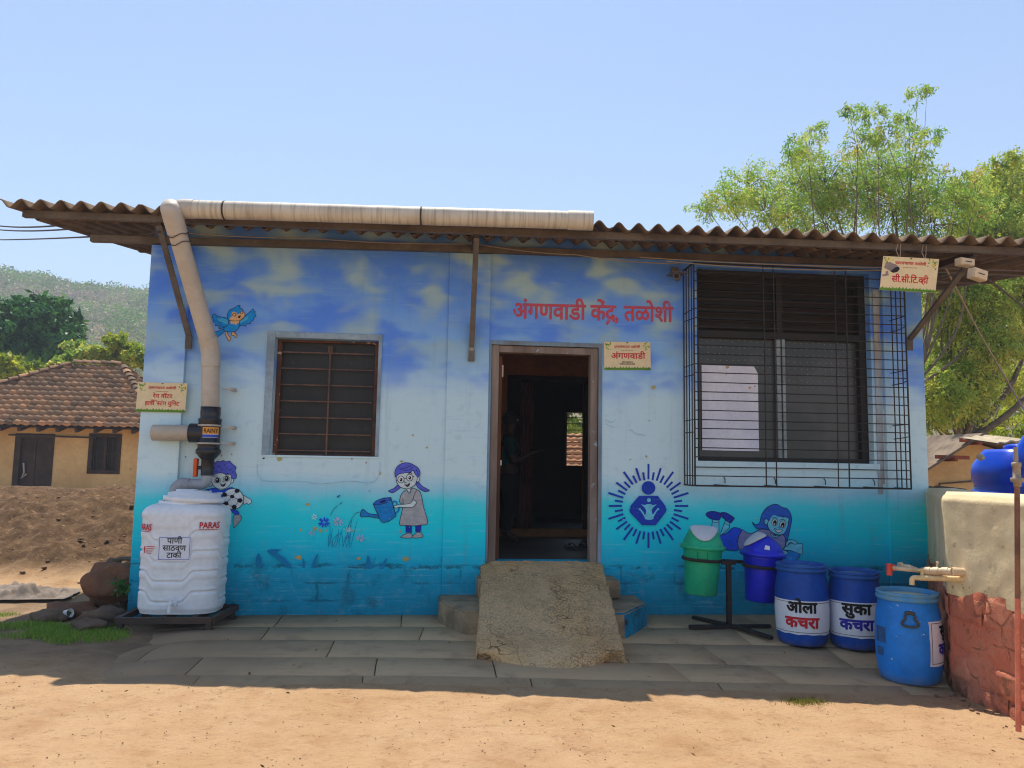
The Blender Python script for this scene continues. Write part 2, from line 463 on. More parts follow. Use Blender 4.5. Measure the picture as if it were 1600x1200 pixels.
    edge = t.math('MULTIPLY', t.step(t.math('ABSOLUTE', t.math('SUBTRACT', t.math('ADD', Z, t.math('MULTIPLY', n2, .09)), .495)), .020, .004), t.step(t.noise(5, 5, .7), .46, .58))
    c = t.mix(t.math('MULTIPLY', edge, .75), c, sw(20, 60, 70))
    h = t.math('ADD', t.math('MULTIPLY', n2, .6), t.math('ADD', t.math('MULTIPLY', fine, .3), t.math('ADD', t.math('MULTIPLY', mort, -1.6), t.math('MULTIPLY', edge, -1.2))))
    return t.out(c, .72, t.bump(h, .35, .012), 0, .25)
def mat_tone(name, stops, rough=.6, trans=0.0, spec=.2):
    """colour from the per-piece 'tone' attribute (leaf to leaf, tile to tile)"""
    t = NT(name); a = t.n('ShaderNodeAttribute', {'attribute_name': 'tone'}).outputs['Fac']
    c = t.ramp(a, stops); m = t.out(c, rough, None, 0, spec)
    if trans:
        tr = t.n('ShaderNodeBsdfTranslucent', Color=c).outputs[0]; mx = t.n('ShaderNodeMixShader'); mx.inputs[0].default_value = trans
        o = t.t.nodes['Material Output']; t.t.links.new(t.b.outputs[0], mx.inputs[1]); t.t.links.new(tr, mx.inputs[2]); t.t.links.new(mx.outputs[0], o.inputs['Surface'])
    return m
def mat_roof():
    t = NT('asbestos_sheet')
    n = t.noise(2.2, 5, .6); f = t.noise(24, 5, .7); st = t.noise(9, 5, .6, t.scaled((1, .2, 1)))
    c = t.ramp(n, [(.3, sh(80, 70, 60)), (.5, sh(98, 87, 75)), (.7, sh(70, 61, 52))])
    c = t.mix(t.step(st, .5, .68, 0, .6), c, sh(58, 46, 38))
    c = t.mix(t.step(f, .55, .72, 0, .5), c, sh(118, 104, 88))
    return t.out(c, .92, t.bump(f, .4, .006), 0, .1)
def mat_pipe():
    t = NT('stained_grey_pvc')
    X, Y, Z = t.xyz()
    n = t.noise(1.6, 4, .6); st = t.noise(42, 3, .6, t.scaled((1, .05, .05)))
    c = t.mix(t.step(n, .35, .7), S(206, 196, 178), S(172, 160, 142))
    c = t.mix(t.step(st, .46, .66, 0, .5), c, S(140, 122, 100))
    return t.out(c, .6, t.bump(t.noise(30, 4, .6), .15, .003), 0, .35)
M = {}
M['dirt'] = mat_dirt(); M['slab'] = mat_slab(); M['wall'] = mat_wall(); M['roof'] = mat_roof(); M['pipe'] = mat_pipe(); M['plainpipe'] = pm('weathered_grey_pvc', S(196, 184, 168), S(178, 164, 146), 1.6, .55, .06, .002, spec=.4)
M['steel'] = pm('grey_brown_steel', sh(88, 84, 80), sh(66, 61, 57), 3, .6, .15, .003)
M['darksteel'] = pm('dark_steel', sh(44, 40, 40), sh(64, 50, 44), 4, .55, .15, .003)
M['blackiron'] = pm('black_iron_bar', sh(24, 24, 28), sh(44, 36, 32), 10, .55, .1, .002)
M['rustframe'] = pm('red_oxide_frame', sh(84, 52, 38), sh(54, 42, 36), 5, .7, .25, .004, spots=(sh(150, 130, 120), 14, .64))
M['wood'] = pm('worn_door_wood', S(150, 132, 120), S(112, 92, 80), 4, .75, .35, .006, stretch=(1, 1, .16), spots=(sh(120, 140, 156), 6, .60))
M['trim'] = pm('blue_smeared_trim', S(130, 160, 184), S(118, 118, 116), 3, .75, .3, .005, stretch=(1, 1, .3))
M['door'] = pm('orange_brown_door', sh(96, 58, 30), sh(66, 40, 24), 4, .6, .2, .004, stretch=(1, 1, .2))
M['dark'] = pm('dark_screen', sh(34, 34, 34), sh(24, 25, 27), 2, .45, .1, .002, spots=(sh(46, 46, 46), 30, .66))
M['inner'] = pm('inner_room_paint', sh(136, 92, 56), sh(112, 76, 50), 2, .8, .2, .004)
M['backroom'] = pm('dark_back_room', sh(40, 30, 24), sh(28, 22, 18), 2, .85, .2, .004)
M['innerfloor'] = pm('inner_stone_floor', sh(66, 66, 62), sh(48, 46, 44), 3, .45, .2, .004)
M['concrete'] = None

# ================================================================== GROUND
def heap(x, y):
    if x > -2.55: return 0.0
    side = smooth(-2.56, -2.72, x)
    up = smooth(.55, 4.6, y); down = smooth(16, 7, y)
    h = .84 * up * down
    h += .20 * math.exp(-((x + 3.7) / 1.1) ** 2 - ((y - 5.6) / .9) ** 2)
    h += .22 * math.exp(-((x + 3.05) / .30) ** 2 - ((y - 2.0) / .9) ** 2)
    return h * side
_fr = random.Random(77)
FOOT = []
for _k in range(26):
    _x, _y, _a = _fr.uniform(-2.6, 3.0), _fr.uniform(-5.0, -2.5), _fr.uniform(-.9, .9)
    for _s in range(4): FOOT.append((_x + math.sin(_a) * .62 * _s + (.09 if _s % 2 else -.09) * math.cos(_a), _y + math.cos(_a) * .62 * _s * .6, _a))
def gz(x, y):
    k = .03 if x > 0 else .01
    z = -k * max(-6, min(6, x)) * smooth(0, 1.8, -y)
    return z + heap(x, y)
def axis(parts):
    out = []
    for a, b, s in parts:
        n = max(1, int(round((b - a) / s))); out += [a + (b - a) * i / n for i in range(n)]
    return out + [parts[-1][1]]
from mathutils import noise as mnoise
xs = axis([(-900, -60, 60), (-60, -14, 3), (-14, -6, .35), (-6, -2.75, .06), (-2.75, -2.5, .05), (-2.5, 4.2, .05), (4.2, 6, .2), (6, 30, 2), (30, 900, 60)])
ys = axis([(-60, -9, 6), (-9, -5.2, .3), (-5.2, .1, .045), (.1, 6.5, .09), (6.5, 20, .6), (20, 60, 4), (60, 900, 60)])
gv = []
for y in ys:
    for x in xs:
        z = gz(x, y); h = heap(x, y)
        near = -10 < x < 6 and -9 < y < 9
        if near and not (-2.5 < x < 5 and y > 0):
            q = Vector((x, y, 0))
            z += .012 * mnoise.noise(q * 1.1) + .007 * mnoise.noise(q * 3.7) + .004 * mnoise.noise(q * 9)
            if y < -2.3:
                for fx, fy, fa in FOOT:
                    dx, dy = x - fx, y - fy
                    if abs(dx) < .22 and abs(dy) < .22:
                        u_, v_ = dx * math.cos(fa) - dy * math.sin(fa), dx * math.sin(fa) + dy * math.cos(fa); d2 = (u_ / .055) ** 2 + (v_ / .13) ** 2; z += -.011 * math.exp(-d2) + .006 * math.exp(-(d2 - 2.2) ** 2)
            if h > .03: z += min(1, h * 4) * (.05 * abs(mnoise.noise(q * 8.3 + Vector((0, 4, 0)))) + .10 * mnoise.noise(q * 2.1 + Vector((5, 0, 0))) + 0.07 * mnoise.noise(q * 5.3) + .055 * mnoise.noise(q * 11.7))
        else: z -= .03
        if h < .01 and -2.3 < y < .4 and -2.5 < x < 4.9: z -= .03 * smooth(-2.3, -2.1, y) * smooth(-2.5, -2.2, x)
        gv.append((x, y, z))
nx = len(xs); gf = [(j * nx + i, j * nx + i + 1, (j + 1) * nx + i + 1, (j + 1) * nx + i) for j in range(len(ys) - 1) for i in range(nx - 1)]
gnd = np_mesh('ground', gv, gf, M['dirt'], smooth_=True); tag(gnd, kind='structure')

# paving of uneven flagstones along the wall, running under the loose dirt at its outer edge
rows = [0.02, -.55, -1.06, -1.62, -2.10, -2.62]
pv, pf, pt = [], [], []
rr = random.Random(11)
for r in range(len(rows) - 1):
    y1, y0 = rows[r], rows[r + 1]; x = -2.7 + rr.uniform(-.2, .1) ; sk1 = rr.uniform(-.06, .06)
    while x < 4.9:
        w = rr.uniform(.7, 1.45); g = .003; tone = rr.random()
        x0, x1 = x + g, min(x + w, 4.95) - g; nxs = max(2, int((x1 - x0) / .11)); nys = max(2, int((y1 - y0) / .11))
        tilt = rr.uniform(-.001, .001); lift = rr.uniform(.012, .0135); k0 = len(pv); sk0, sk1 = sk1, rr.uniform(-.07, .07)
        for j in range(nys + 1):
            for i in range(nxs + 1):
                fu = lambda a_, n_, L_: 0 if a_ == 0 else 1 if a_ == n_ else .005 / L_ if a_ == 1 else 1 - .005 / L_ if a_ == n_ - 1 else a_ / n_
                xx = x0 + (x1 - x0) * fu(i, nxs, x1 - x0); yy = y0 + g + (y1 - y0 - 2 * g) * fu(j, nys, y1 - y0); xx += (sk0 + (sk1 - sk0) * i / nxs) * (j / nys - .5); yy += .014 * mnoise.noise(Vector((xx * 1.1, rows[r] if j > nys / 2 else rows[r + 1], 8)))
                edge = (i in (0, nxs)) or (j in (0, nys))
                cover = smooth(-2.15, -2.5, yy + .12 * mnoise.noise(Vector((xx * 1.3, yy, 3)))) + smooth(-1.7, -2.5, xx + .5 * mnoise.noise(Vector((xx, yy * 2, 9))))
                z = gz(xx, yy) + lift + tilt * (i / nxs - .5) * 2 - (.008 if edge else 0) - .055 * min(1, cover) + .004 * mnoise.noise(Vector((xx * 6, yy * 6, 1)))
                if edge: xx += .006 * mnoise.noise(Vector((xx * 5, yy * 5, 2)))
                pv.append((xx, yy, z)); pt.append(tone)
        pf += [(k0 + j * (nxs + 1) + i, k0 + j * (nxs + 1) + i + 1, k0 + (j + 1) * (nxs + 1) + i + 1, k0 + (j + 1) * (nxs + 1) + i) for j in range(nys) for i in range(nxs)]
        x += w
pav = np_mesh('pavement', pv, pf, M['slab'], attr=pt); tag(pav, kind='structure')

# ================================================================== THE PAINTED CHILDCARE BUILDING
BLD = thing('childcare_building', 'single storey blue mural building with corrugated roof and open doorway', 'building')
WX0, WX1 = -2.75, 4.96
WIN1 = (-1.575, -.598, 1.482, 2.602); DOOR = (.50, 1.565, .50, 2.60); WIN2 = (2.575, 4.42, 1.50, 3.47)
def wall_open(bm, x0, x1, z0, z1, y0, y1, ops, mi=0):
    X = sorted({x0, x1, *[v for o in ops for v in o[:2]]}); Z = sorted({z0, z1, *[v for o in ops for v in o[2:]]})
    def hole(a, b, c, d): return any(o[0] - 1e-6 <= a and b <= o[1] + 1e-6 and o[2] - 1e-6 <= c and d <= o[3] + 1e-6 for o in ops)
    for a, b in zip(X, X[1:]):
        for c, d in zip(Z, Z[1:]):
            if hole(a, b, c, d): continue
            face(bm, [(a, y0, c), (b, y0, c), (b, y0, d), (a, y0, d)], mi); face(bm, [(a, y1, c), (a, y1, d), (b, y1, d), (b, y1, c)], mi)
    for a, b, c, d in ops + [(x0, x1, z0, z1)]:
        face(bm, [(a, y0, c), (a, y1, c), (b, y1, c), (b, y0, c)], mi); face(bm, [(a, y0, d), (b, y0, d), (b, y1, d), (a, y1, d)], mi)
        face(bm, [(a, y0, c), (a, y0, d), (a, y1, d), (a, y1, c)], mi); face(bm, [(b, y0, c), (b, y1, c), (b, y1, d), (b, y0, d)], mi)
bm = B(); wall_open(bm, WX0, WX1, -.2, 3.72, 0, .25, [WIN1, DOOR, WIN2]); obj('front_wall', bm, M['wall'], BLD, merge_d=1e-5)
# pilasters: butted against the wall face
bm = B()
box(bm, (WX0 - .004, -.05, -.2), (-2.388, -.0005, 3.446), 0, .006); obj('pilaster', bm, M['wall'], BLD)
bm = B(); box(bm, (.068, -.03, -.2), (.475, -.0005, 3.50), 0, .006); obj('pilaster', bm, M['wall'], BLD)
bm = B(); box(bm, (4.535, -.045, -.2), (WX1 + .004, -.0005, 3.53), 0, .006); obj('pilaster', bm, M['wall'], BLD)
bm = B(); box(bm, (-2.387, -.022, -.2), (.066, -.0006, .46), 0, .01); jitter(bm, .006, 4); obj('plinth', bm, M['wall'], BLD)
bm = B(); box(bm, (1.62, -.022, -.2), (4.533, -.0006, .44), 0, .01); jitter(bm, .006, 4); obj('plinth', bm, M['wall'], BLD)
YB = 6.2
bm = B()
for x0, x1 in ((WX0, WX0 + .22), (WX1 - .22, WX1)):
    bm = B(); v = [(x0, .251, -.2), (x0, YB, -.2), (x0, YB, 4.0), (x0, 3.2, 4.3), (x0, .251, 3.75)]
    a = [bm.verts.new(p) for p in v]; b2 = [bm.verts.new((x1, p[1], p[2])) for p in v]
    bm.faces.new(a); bm.faces.new(b2[::-1])
    for k in range(5): bm.faces.new((a[k], b2[k], b2[(k + 1) % 5], a[(k + 1) % 5]))
    obj('side_wall', bm, M['wall'], BLD)
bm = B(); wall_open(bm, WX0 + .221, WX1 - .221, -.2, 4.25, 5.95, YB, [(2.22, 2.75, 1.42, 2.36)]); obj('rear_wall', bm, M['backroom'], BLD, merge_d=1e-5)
a, b2 = Yp(797, 700, 2.6), Yp(913, 700, 2.6); tz = Yp(850, 594, 2.6).z
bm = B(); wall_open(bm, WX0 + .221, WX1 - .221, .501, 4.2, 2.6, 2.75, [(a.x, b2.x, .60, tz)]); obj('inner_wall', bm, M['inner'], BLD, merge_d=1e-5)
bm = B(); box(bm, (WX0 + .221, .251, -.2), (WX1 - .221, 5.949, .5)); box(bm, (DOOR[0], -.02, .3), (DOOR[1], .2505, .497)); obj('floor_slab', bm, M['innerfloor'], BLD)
# inner door frame
bm = B(); e = .05
box(bm, (a.x - e, 2.56, .6), (a.x + .01, 2.599, tz + e)); box(bm, (b2.x - .01, 2.56, .6), (b2.x + e, 2.599, tz + e)); box(bm, (a.x - e - .002, 2.562, tz - .01), (b2.x + e + .002, 2.598, tz + e + .002))
obj('inner_door_frame', bm, M['backroom'], BLD)
# rear window bars
w = obj('rear_window', (lambda bm: (box(bm, (2.222, 5.98, 1.42), (2.26, 6.1, 2.36)), box(bm, (2.71, 5.98, 1.42), (2.749, 6.1, 2.36)), bm)[-1])(B()), M['darksteel'], BLD)
bm = B()
for k in range(8): tube(bm, [(2.26, 6.03, 1.5 + .11 * k), (2.71, 6.03, 1.5 + .11 * k)], .007, 6)
obj('window_bars', bm, M['blackiron'], w)

# --- front door: trim, frame, leaf folded back inside
bm = B()
box(bm, (.462, -.012, .5), (.5, .06, 2.64), 0, .004); box(bm, (1.565, -.012, .5), (1.602, .06, 2.64), 0, .004); box(bm, (.46, -.014, 2.6), (1.604, .058, 2.642), 0, .004)
dt = obj('door_trim', bm, M['trim'], BLD)
bm = B()
box(bm, (.501, .01, .497), (.575, .13, 2.599), 0, .006); box(bm, (1.49, .01, .497), (1.564, .13, 2.599), 0, .006); box(bm, (.575, .012, 2.53), (1.49, .128, 2.598), 0, .006)
jitter(bm, .003, 6); df = obj('door_frame', bm, M['wood'], BLD)
bm = B(); bar(bm, (.60, .14, 1.51), (.66, 1.02, 1.51), .035, 2.0); dl = obj('door_leaf', bm, M['door'], BLD)
M['zinc'] = pm('worn_zinc', sh(190, 190, 186))
for za, zb in ((2.30, 2.42), (1.42, 1.47)): bm = B(); box(bm, (.618, .16, za), (.632, .20, zb)); obj('hinge', bm, M['zinc'], dl)

# --- left window
x0, x1, z0, z1 = WIN1
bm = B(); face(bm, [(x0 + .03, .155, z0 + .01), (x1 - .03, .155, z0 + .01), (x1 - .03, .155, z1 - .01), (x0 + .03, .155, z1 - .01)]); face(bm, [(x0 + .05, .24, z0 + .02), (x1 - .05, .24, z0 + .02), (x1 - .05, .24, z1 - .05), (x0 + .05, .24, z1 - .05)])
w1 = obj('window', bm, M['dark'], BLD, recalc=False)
bm = B(); xm = (x0 + x1) / 2 + .02
for a_, b_ in (((x0 + .001, .1, z0 + .001), (x0 + .045, .16, z1 - .001)), ((x1 - .04, .1, z0 + .001), (x1 - .001, .16, z1 - .001)), ((x0 + .045, .102, z1 - .022), (x1 - .04, .158, z1 - .002)), ((x0 + .045, .102, z0 + .002), (x1 - .04, .158, z0 + .02))): box(bm, a_, b_, 0, .005)
obj('window_frame', bm, M['rustframe'], w1)
bm = B()
for k in range(7): bar(bm, (x0 + .05, .092, z1 - .125 - .158 * k), (x1 - .05, .092, z1 - .125 - .158 * k), .012, .012)
bar(bm, (xm, .082, z0 + .01), (xm, .082, z1 - .06), .014, .012); box(bm, (xm - .02, .076, z1 - .12), (xm + .02, .08, z1 - .055))
obj('grille', bm, pm('rusty_flat_bar', sh(96, 72, 60), sh(66, 52, 46), 8, .7), w1)
bm = B(); box(bm, (x0 - .05, -.012, z0 - .02), (x1 + .05, .1, z0 - .0005), 0, .004); obj('window_sill', bm, M['wall'], w1)
bm = B(); box(bm, (x0 - .075, -.016, z0), (x0 - .0005, .09, z1 + .06), 0, .004); box(bm, (x1 + .0005, -.016, z0), (x1 + .034, .09, z1 + .06), 0, .004); box(bm, (x0 - .0005, -.014, z1 + .0005), (x1 + .0005, .09, z1 + .058), 0, .004)
obj('window_surround', bm, pm('grey_blue_surround', sh(128, 150, 170), sh(96, 116, 134), 3, .75, .25, .005), w1)

# --- right window: dark louvre above, two sliding lights below
x0, x1, z0, z1 = WIN2; zm = 2.80
M['alu'] = pm('dull_aluminium', sh(120, 132, 140), sh(90, 98, 106), 5, .45, .08, .002, metal=.3)
M['bronze'] = pm('dark_bronze_frame', sh(36, 31, 28), sh(25, 22, 20), 5, .55, .1, .002)
def mat_glass_dot():
    t = NT('dotted_dusty_glass'); X, Y, Z = t.xyz()
    v = t.n('ShaderNodeCombineXYZ', X=t.math('MULTIPLY', X, 15.0), Y=t.math('MULTIPLY', Z, 15.0), Z=0.0).outputs[0]
    vo = t.n('ShaderNodeTexVoronoi', {'voronoi_dimensions': '2D'}, Vector=v, Scale=1.0, Randomness=.25).outputs['Distance']
    c = t.mix(t.step(t.noise(1.6, 3), .4, .65), sh(40, 42, 42), sh(56, 55, 57))
    c = t.mix(t.math('MULTIPLY', t.step(vo, .12, .06), t.step(Z, 2.1, 2.4)), c, sh(88, 90, 90))
    return t.out(c, .35, t.bump(t.noise(14, 3), .05, .002), 0, .5)
M['dotglass'] = mat_glass_dot()
bm = B(); face(bm, [(x0 + .03, .16, z0 + .03), (x1 - .03, .16, z0 + .03), (x1 - .03, .16, zm), (x0 + .03, .16, zm)])
w2 = obj('window', bm, M['dotglass'], BLD, recalc=False, label='wide sliding window behind a projecting bar cage')
bm = B()
for k in range(8):
    z = zm + .06 + .077 * k
    bar(bm, (x0 + .02, .15, z + .02), (x1 - .02, .15, z + .02), .05, .008, up=(0, -.45, 1)); 
box(bm, (x0 + .01, .19, zm), (x1 - .01, .21, z1 - .01))
obj('louvre', bm, pm('dark_brown_louvre', sh(36, 30, 25), sh(26, 23, 20), 3, .7), w2)
bm = B()
for a_, b_ in (((x0, .09, z0 + .001), (x0 + .05, .17, z1 - .001)), ((x1 - .075, .09, z0 + .001), (x1, .17, z1 - .001)), ((x0 + .05, .092, z1 - .06), (x1 - .075, .168, z1 - .002)), ((x0 + .05, .088, zm - .035), (x1 - .075, .168, zm + .035)), ((x0 + .05, .092, z0 + .002), (x1 - .075, .168, z0 + .04))): box(bm, a_, b_, 0, .004)
xm = Yp(1217, 480, .1).x; box(bm, (xm - .03, .094, zm + .035), (xm + .03, .165, z1 - .06))
obj('window_frame', bm, M['bronze'], w2)
xm = Yp(1222, 620, .1).x
bm = B(); box(bm, (xm - .05, .10, z0 + .04), (xm - .005, .15, zm - .035), 0, .004); box(bm, (xm + .004, .085, z0 + .04), (xm + .035, .14, zm - .035), 0, .004)
obj('sliding_stile', bm, M['alu'], w2)
bm = B(); a_ = Yp(1097, 570, .13); b_ = Yp(1187, 705, .13)
face(bm, [(a_.x, .145, b_.z), (b_.x, .145, b_.z), (b_.x + .0, .145, a_.z - .07), (b_.x - .04, .145, a_.z - .0), (a_.x, .145, a_.z)])
obj('paper_sheet', bm, pm('crinkled_white_paper', S(236, 232, 240), S(222, 218, 230), 3, .8, .2, .004, spots=(sh(150, 130, 110), 9, .68)), w2, recalc=False)
bm = B(); box(bm, (x0 - .03, -.018, z0 - .07), (x1 + .05, .088, z0 - .0005), 0, .006); obj('window_sill', bm, M['wall'], w2)
bm = B(); box(bm, (x1 + .03, -.016, 1.2), (x1 + .075, -.0006, 3.3), 0, .003); box(bm, (x1 + .078, -.01, 1.3), (x1 + .098, -.0007, 3.3)); obj('wall_batten', bm, pm('flaking_pale_blue_wood', sh(140, 160, 180), sh(122, 108, 96), 4, .8, .3, .004, stretch=(1, 1, .3)), BLD)

# --- bar cage in front of it
bm = B(); cx0, cx1, cz0, cz1, cy = 2.436, 4.60, 1.262, 3.42, -.32
tr = .0052
for k in range(25):
    z = cz0 + (cz1 - cz0) * k / 24 + .004 * math.sin(k * 2.3)
    tube(bm, [(cx0, cy, z), ((cx0 + cx1) / 2, cy - .004 * math.sin(k), z - .004 * math.cos(k * 1.7)), (cx1, cy, z)], tr, 5)
    if k % 6 == 1:
        for x in (cx0, cx1): tube(bm, [(x, -.002, z), (x, cy, z)], tr * .9, 5)
for px, w_ in ((1196, .007), (1212, .007), (1308, .006), (1325, .008)):
    xa, xb = Yp(px, 700, cy).x, Yp(px - 4, 450, cy).x; tube(bm, [(xa, cy - .008, cz0), ((xa + xb) / 2 + .004, cy - .008, 2.3), (xb, cy - .008, cz1)], w_, 6)
for x in (cx0, cx1):
    for y in (-.01, -.09, -.17, -.25, cy): tube(bm, [(x, y, cz0), (x, y, cz1)], .0065 if y > cy else .009, 6)
for z in (cz0, cz1):
    bar(bm, (cx0, cy, z), (cx1, cy, z), .016, .016)
    for x in (cx0, cx1): bar(bm, (x, 0, z), (x, cy, z), .014, .014)
for f_ in (.14, .38, .62, .86):
    x = cx0 + (cx1 - cx0) * f_; bar(bm, (x, -.001, cz0 + .004), (x + .03, cy, cz0 + .004), .012, .01); tube(bm, [(x + .1, -.002, cz0 + .08), (x + .1, -.03, cz0 + .06), (x + .1, -.03, cz0 + .02)], .005, 5)
for z in (1.75, 2.3, 2.85): 
    for x, s in ((cx0, -1), (cx1, 1)): tube(bm, [(x, -.001, z), (x + s * .05, -.16, z + .015), (x, cy, z + .02)], .005, 5)
obj('window_cage', bm, M['blackiron'], BLD)

# --- roof sheets
def ye(x): return -.8 - .076 * (x - .7)
def roofz(x, y, amp=.036):
    base = 3.606 - .0152 * x; dy = y - ye(x)
    zc = base + .135 * dy if y < 3.2 else base + .135 * (3.2 - ye(x)) - .135 * (y - 3.2)
    return zc + amp * math.cos(2 * math.pi * (x + .03) / .177)
RX0, RX1 = -3.93, 6.7
def sheet(name, yfun, drop, th=.009, xa=RX0, xb=RX1):
    n = int((xb - xa) / .0147); V, F_ = [], []
    fr = [0, .02, .1, .25, .5, .75, 1.0]
    for side in (0, 1):
        for i in range(n + 1):
            x = xa + (xb - xa) * i / n
            sheet_i = int((x + 30) / 1.05); wob = .010 * math.sin(sheet_i * 7.3) ; y0 = yfun(x) + wob
            for f_ in fr:
                y = y0 + (3.2 - y0) * f_
                V.append((x + .085 * (y - y0), y, roofz(x, y) - drop - side * th + .006 * math.sin(sheet_i * 3.1)))
            V.append((x + .085 * (7.2 - y0), 7.2, roofz(x, 7.2) - drop - side * th))
    m = len(fr) + 1; k = (n + 1) * m
    for i in range(n):
        for j in range(m - 1):
            q = (i * m + j, (i + 1) * m + j, (i + 1) * m + j + 1, i * m + j + 1); F_.append(q); F_.append((q[3] + k, q[2] + k, q[1] + k, q[0] + k))
        F_.append((i * m, i * m + k, (i + 1) * m + k, (i + 1) * m)); e_ = m - 1; F_.append((i * m + e_, (i + 1) * m + e_, (i + 1) * m + e_ + k, i * m + e_ + k))
    for j in range(m - 1):
        F_.append((j, j + 1, j + 1 + k, j + k)); q = n * m + j; F_.append((q, q + k, q + 1 + k, q + 1))
    return np_mesh(name, V, F_, M['roof'], BLD, smooth_=False)
o = sheet('roof', ye, 0.0)
sheet('roof_underlap', lambda x: ye(x) + .50, .03, xb=5.9)
# purlins (square tubes under the sheets, overhanging the gable)
M['soffit'] = None
def purlin(dy, h, mat, xa, xb, w_=.05, below=.042):
    bm = B(); n = 8; xa += .085 * dy
    for i in range(n):
        p = [Vector((x, ye(x) + dy, roofz(x, ye(x) + dy, 0) - below - h / 2)) for x in (xa + (xb - xa) * i / n, xa + (xb - xa) * (i + 1) / n)]
        bar(bm, p[0], p[1], w_, h)
    obj('purlin', bm, mat, BLD)
purlin(.17, .062, M['steel'], RX0 + .12, RX1, below=.042)
bm = B(); bar(bm, (RX0 + .62, -.035, 3.482), (.4, -.035, 3.538), .06, .062); bar(bm, (.4, -.035, 3.538), (RX1, -.035, 3.60), .06, .062); obj('purlin', bm, M['steel'], BLD)
for dy in (1.55, 2.4, 3.25, 4.0): purlin(dy, .06, M['steel'], RX0 + .1, RX1, .05, .045)
# bracket arms and struts that carry the eave
for nm, x, zl, dx in (('strut', -2.36, 2.56, -.22), ('strut', .30, 2.52, .0), ('strut', 4.81, 2.77, .10)):
    yt = ye(x) + .19; zt = roofz(x, yt, 0) - .10
    bm = B()
    bar(bm, (x, -.035, zl), (x + dx, yt, zt - .03), .05, .03, up=(0, -1, .4)); box(bm, (x - .03, -.062, zl - .10), (x + .03, -.052 if x < 0 else -.05, zl + .02))
    so = obj('roof_strut', bm, M['steel'], BLD)
    bm = B(); bar(bm, (x + dx, -.03, zt + .02), (x + dx, yt - .02, zt - .004), .045, .06); obj('bracket_arm', bm, M['darksteel'], so)
bm = B(); bar(bm, (.30, -.06, 2.52), (.30, -.06, 2.80), .045, .02, up=(0, -1, 0)); obj('strut_plate', bm, pm('zinc_plate', sh(124, 120, 118)), BLD)

# ================================================================== WALL PAINTINGS (thin paint films on the wall)
def paint(name, c, v=.24): return pm(name, k4(c, 1.12), None, 13, .78, .3, .004, var=v, spots=(sw(140, 176, 200), 46, .69), stretch=(1, 1, 2.2))
P_ = dict(ink=paint('outline_paint', sh(22, 26, 58)), violet=paint('violet_paint', sh(74, 84, 186)), skin=paint('pale_face_paint', sh(172, 190, 200)), blue=paint('royal_blue_paint', sh(26, 70, 200)),
          navy=paint('navy_paint', sh(20, 42, 150)), can=paint('azure_paint', sh(12, 110, 182)), grey=paint('grey_dress_paint', sh(140, 146, 156)), white=paint('white_paint', sh(196, 206, 214)),
          black=paint('black_paint', sh(16, 18, 26)), teal=paint('bird_blue_paint', sh(8, 120, 196)), aqua=paint('light_wing_paint', sh(58, 150, 196)), tan=paint('tan_paint', sh(200, 160, 116)),
          aface=paint('aqua_face_paint', sh(92, 176, 206)), mauve=paint('mauve_paint', sh(112, 116, 164)), sky=paint('sky_blue_paint', sh(20, 130, 220)), red=pm('faded_red_paint', sh(164, 62, 74), sh(140, 70, 96), 9, .8, .3, .004, spots=(sw(96, 118, 170), 30, .64)),
          mouth=paint('dark_mouth_paint', sh(60, 30, 40)), ochre=paint('bare_plaster', sw(150, 134, 92)), pink=paint('pale_pink_paint', sh(140, 158, 196)), reed=paint('reed_blue_paint', sh(0, 104, 156), .1),
          emb=paint('emblem_blue_paint', sh(20, 52, 158)), wash=paint('wall_wash_paint', sh(96, 178, 206)), chip=paint('bare_red_plaster', sh(110, 50, 40)), hairblue=paint('mid_blue_paint', sh(34, 84, 178)))
ik = P_['ink']
# bird
q = Paint(zpix(320, 470, 17.14)); L = 14
q.both([(520, 770), (400, 790), (240, 860), (235, 960), (300, 975), (400, 930), (510, 830)], P_['teal'], ik, L)
q.both([(550, 820), (590, 830), (640, 930), (700, 990), (690, 1040), (640, 1080), (600, 1000), (550, 900)], P_['tan'], ik, L)
q.both([(740, 820), (790, 840), (860, 930), (830, 985), (780, 930), (720, 930)], P_['tan'], ik, L)
q.both([(1060, 420), (1180, 320), (1290, 215), (1310, 270), (1350, 290), (1340, 350), (1370, 400), (1320, 450), (1300, 520), (1230, 560), (1210, 610), (1110, 620), (1090, 680), (1000, 650), (950, 670), (920, 600), (1000, 500)], P_['teal'], ik, L)
q.fill([(1120, 420), (1165, 460), (1080, 540), (950, 595), (960, 540)], P_['aqua'])
q.both([(630, 460), (600, 560), (520, 700), (520, 800), (640, 830), (800, 820), (900, 730), (935, 620), (860, 540)], P_['teal'], ik, L)
q.both([(625, 470), (480, 440), (340, 410), (240, 350), (195, 430), (240, 500), (235, 560), (300, 600), (280, 670), (370, 660), (380, 740), (500, 720), (620, 640), (640, 540)], P_['teal'], ik, L)
q.fill([(345, 465), (560, 490), (622, 550), (600, 635), (500, 590), (370, 530)], P_['aqua'])
for a in ((300, 430), (330, 540), (400, 640)): q.line([(a[0], a[1]), (a[0] + 60, a[1] + 40), (a[0] + 130, a[1] + 50)], 8, ik)
q.both([(610, 450), (610, 350), (680, 240), (820, 180), (880, 130), (940, 125), (930, 190), (1000, 220), (1025, 290), (1070, 350), (1050, 440), (980, 490), (900, 530), (690, 530), (640, 500)], P_['teal'], ik, L)
q.fill([(670, 470), (720, 420), (730, 320), (790, 290), (860, 330), (890, 370), (950, 320), (985, 260), (1030, 310), (1065, 355), (1050, 430), (980, 490), (900, 525), (690, 525)], P_['tan'])
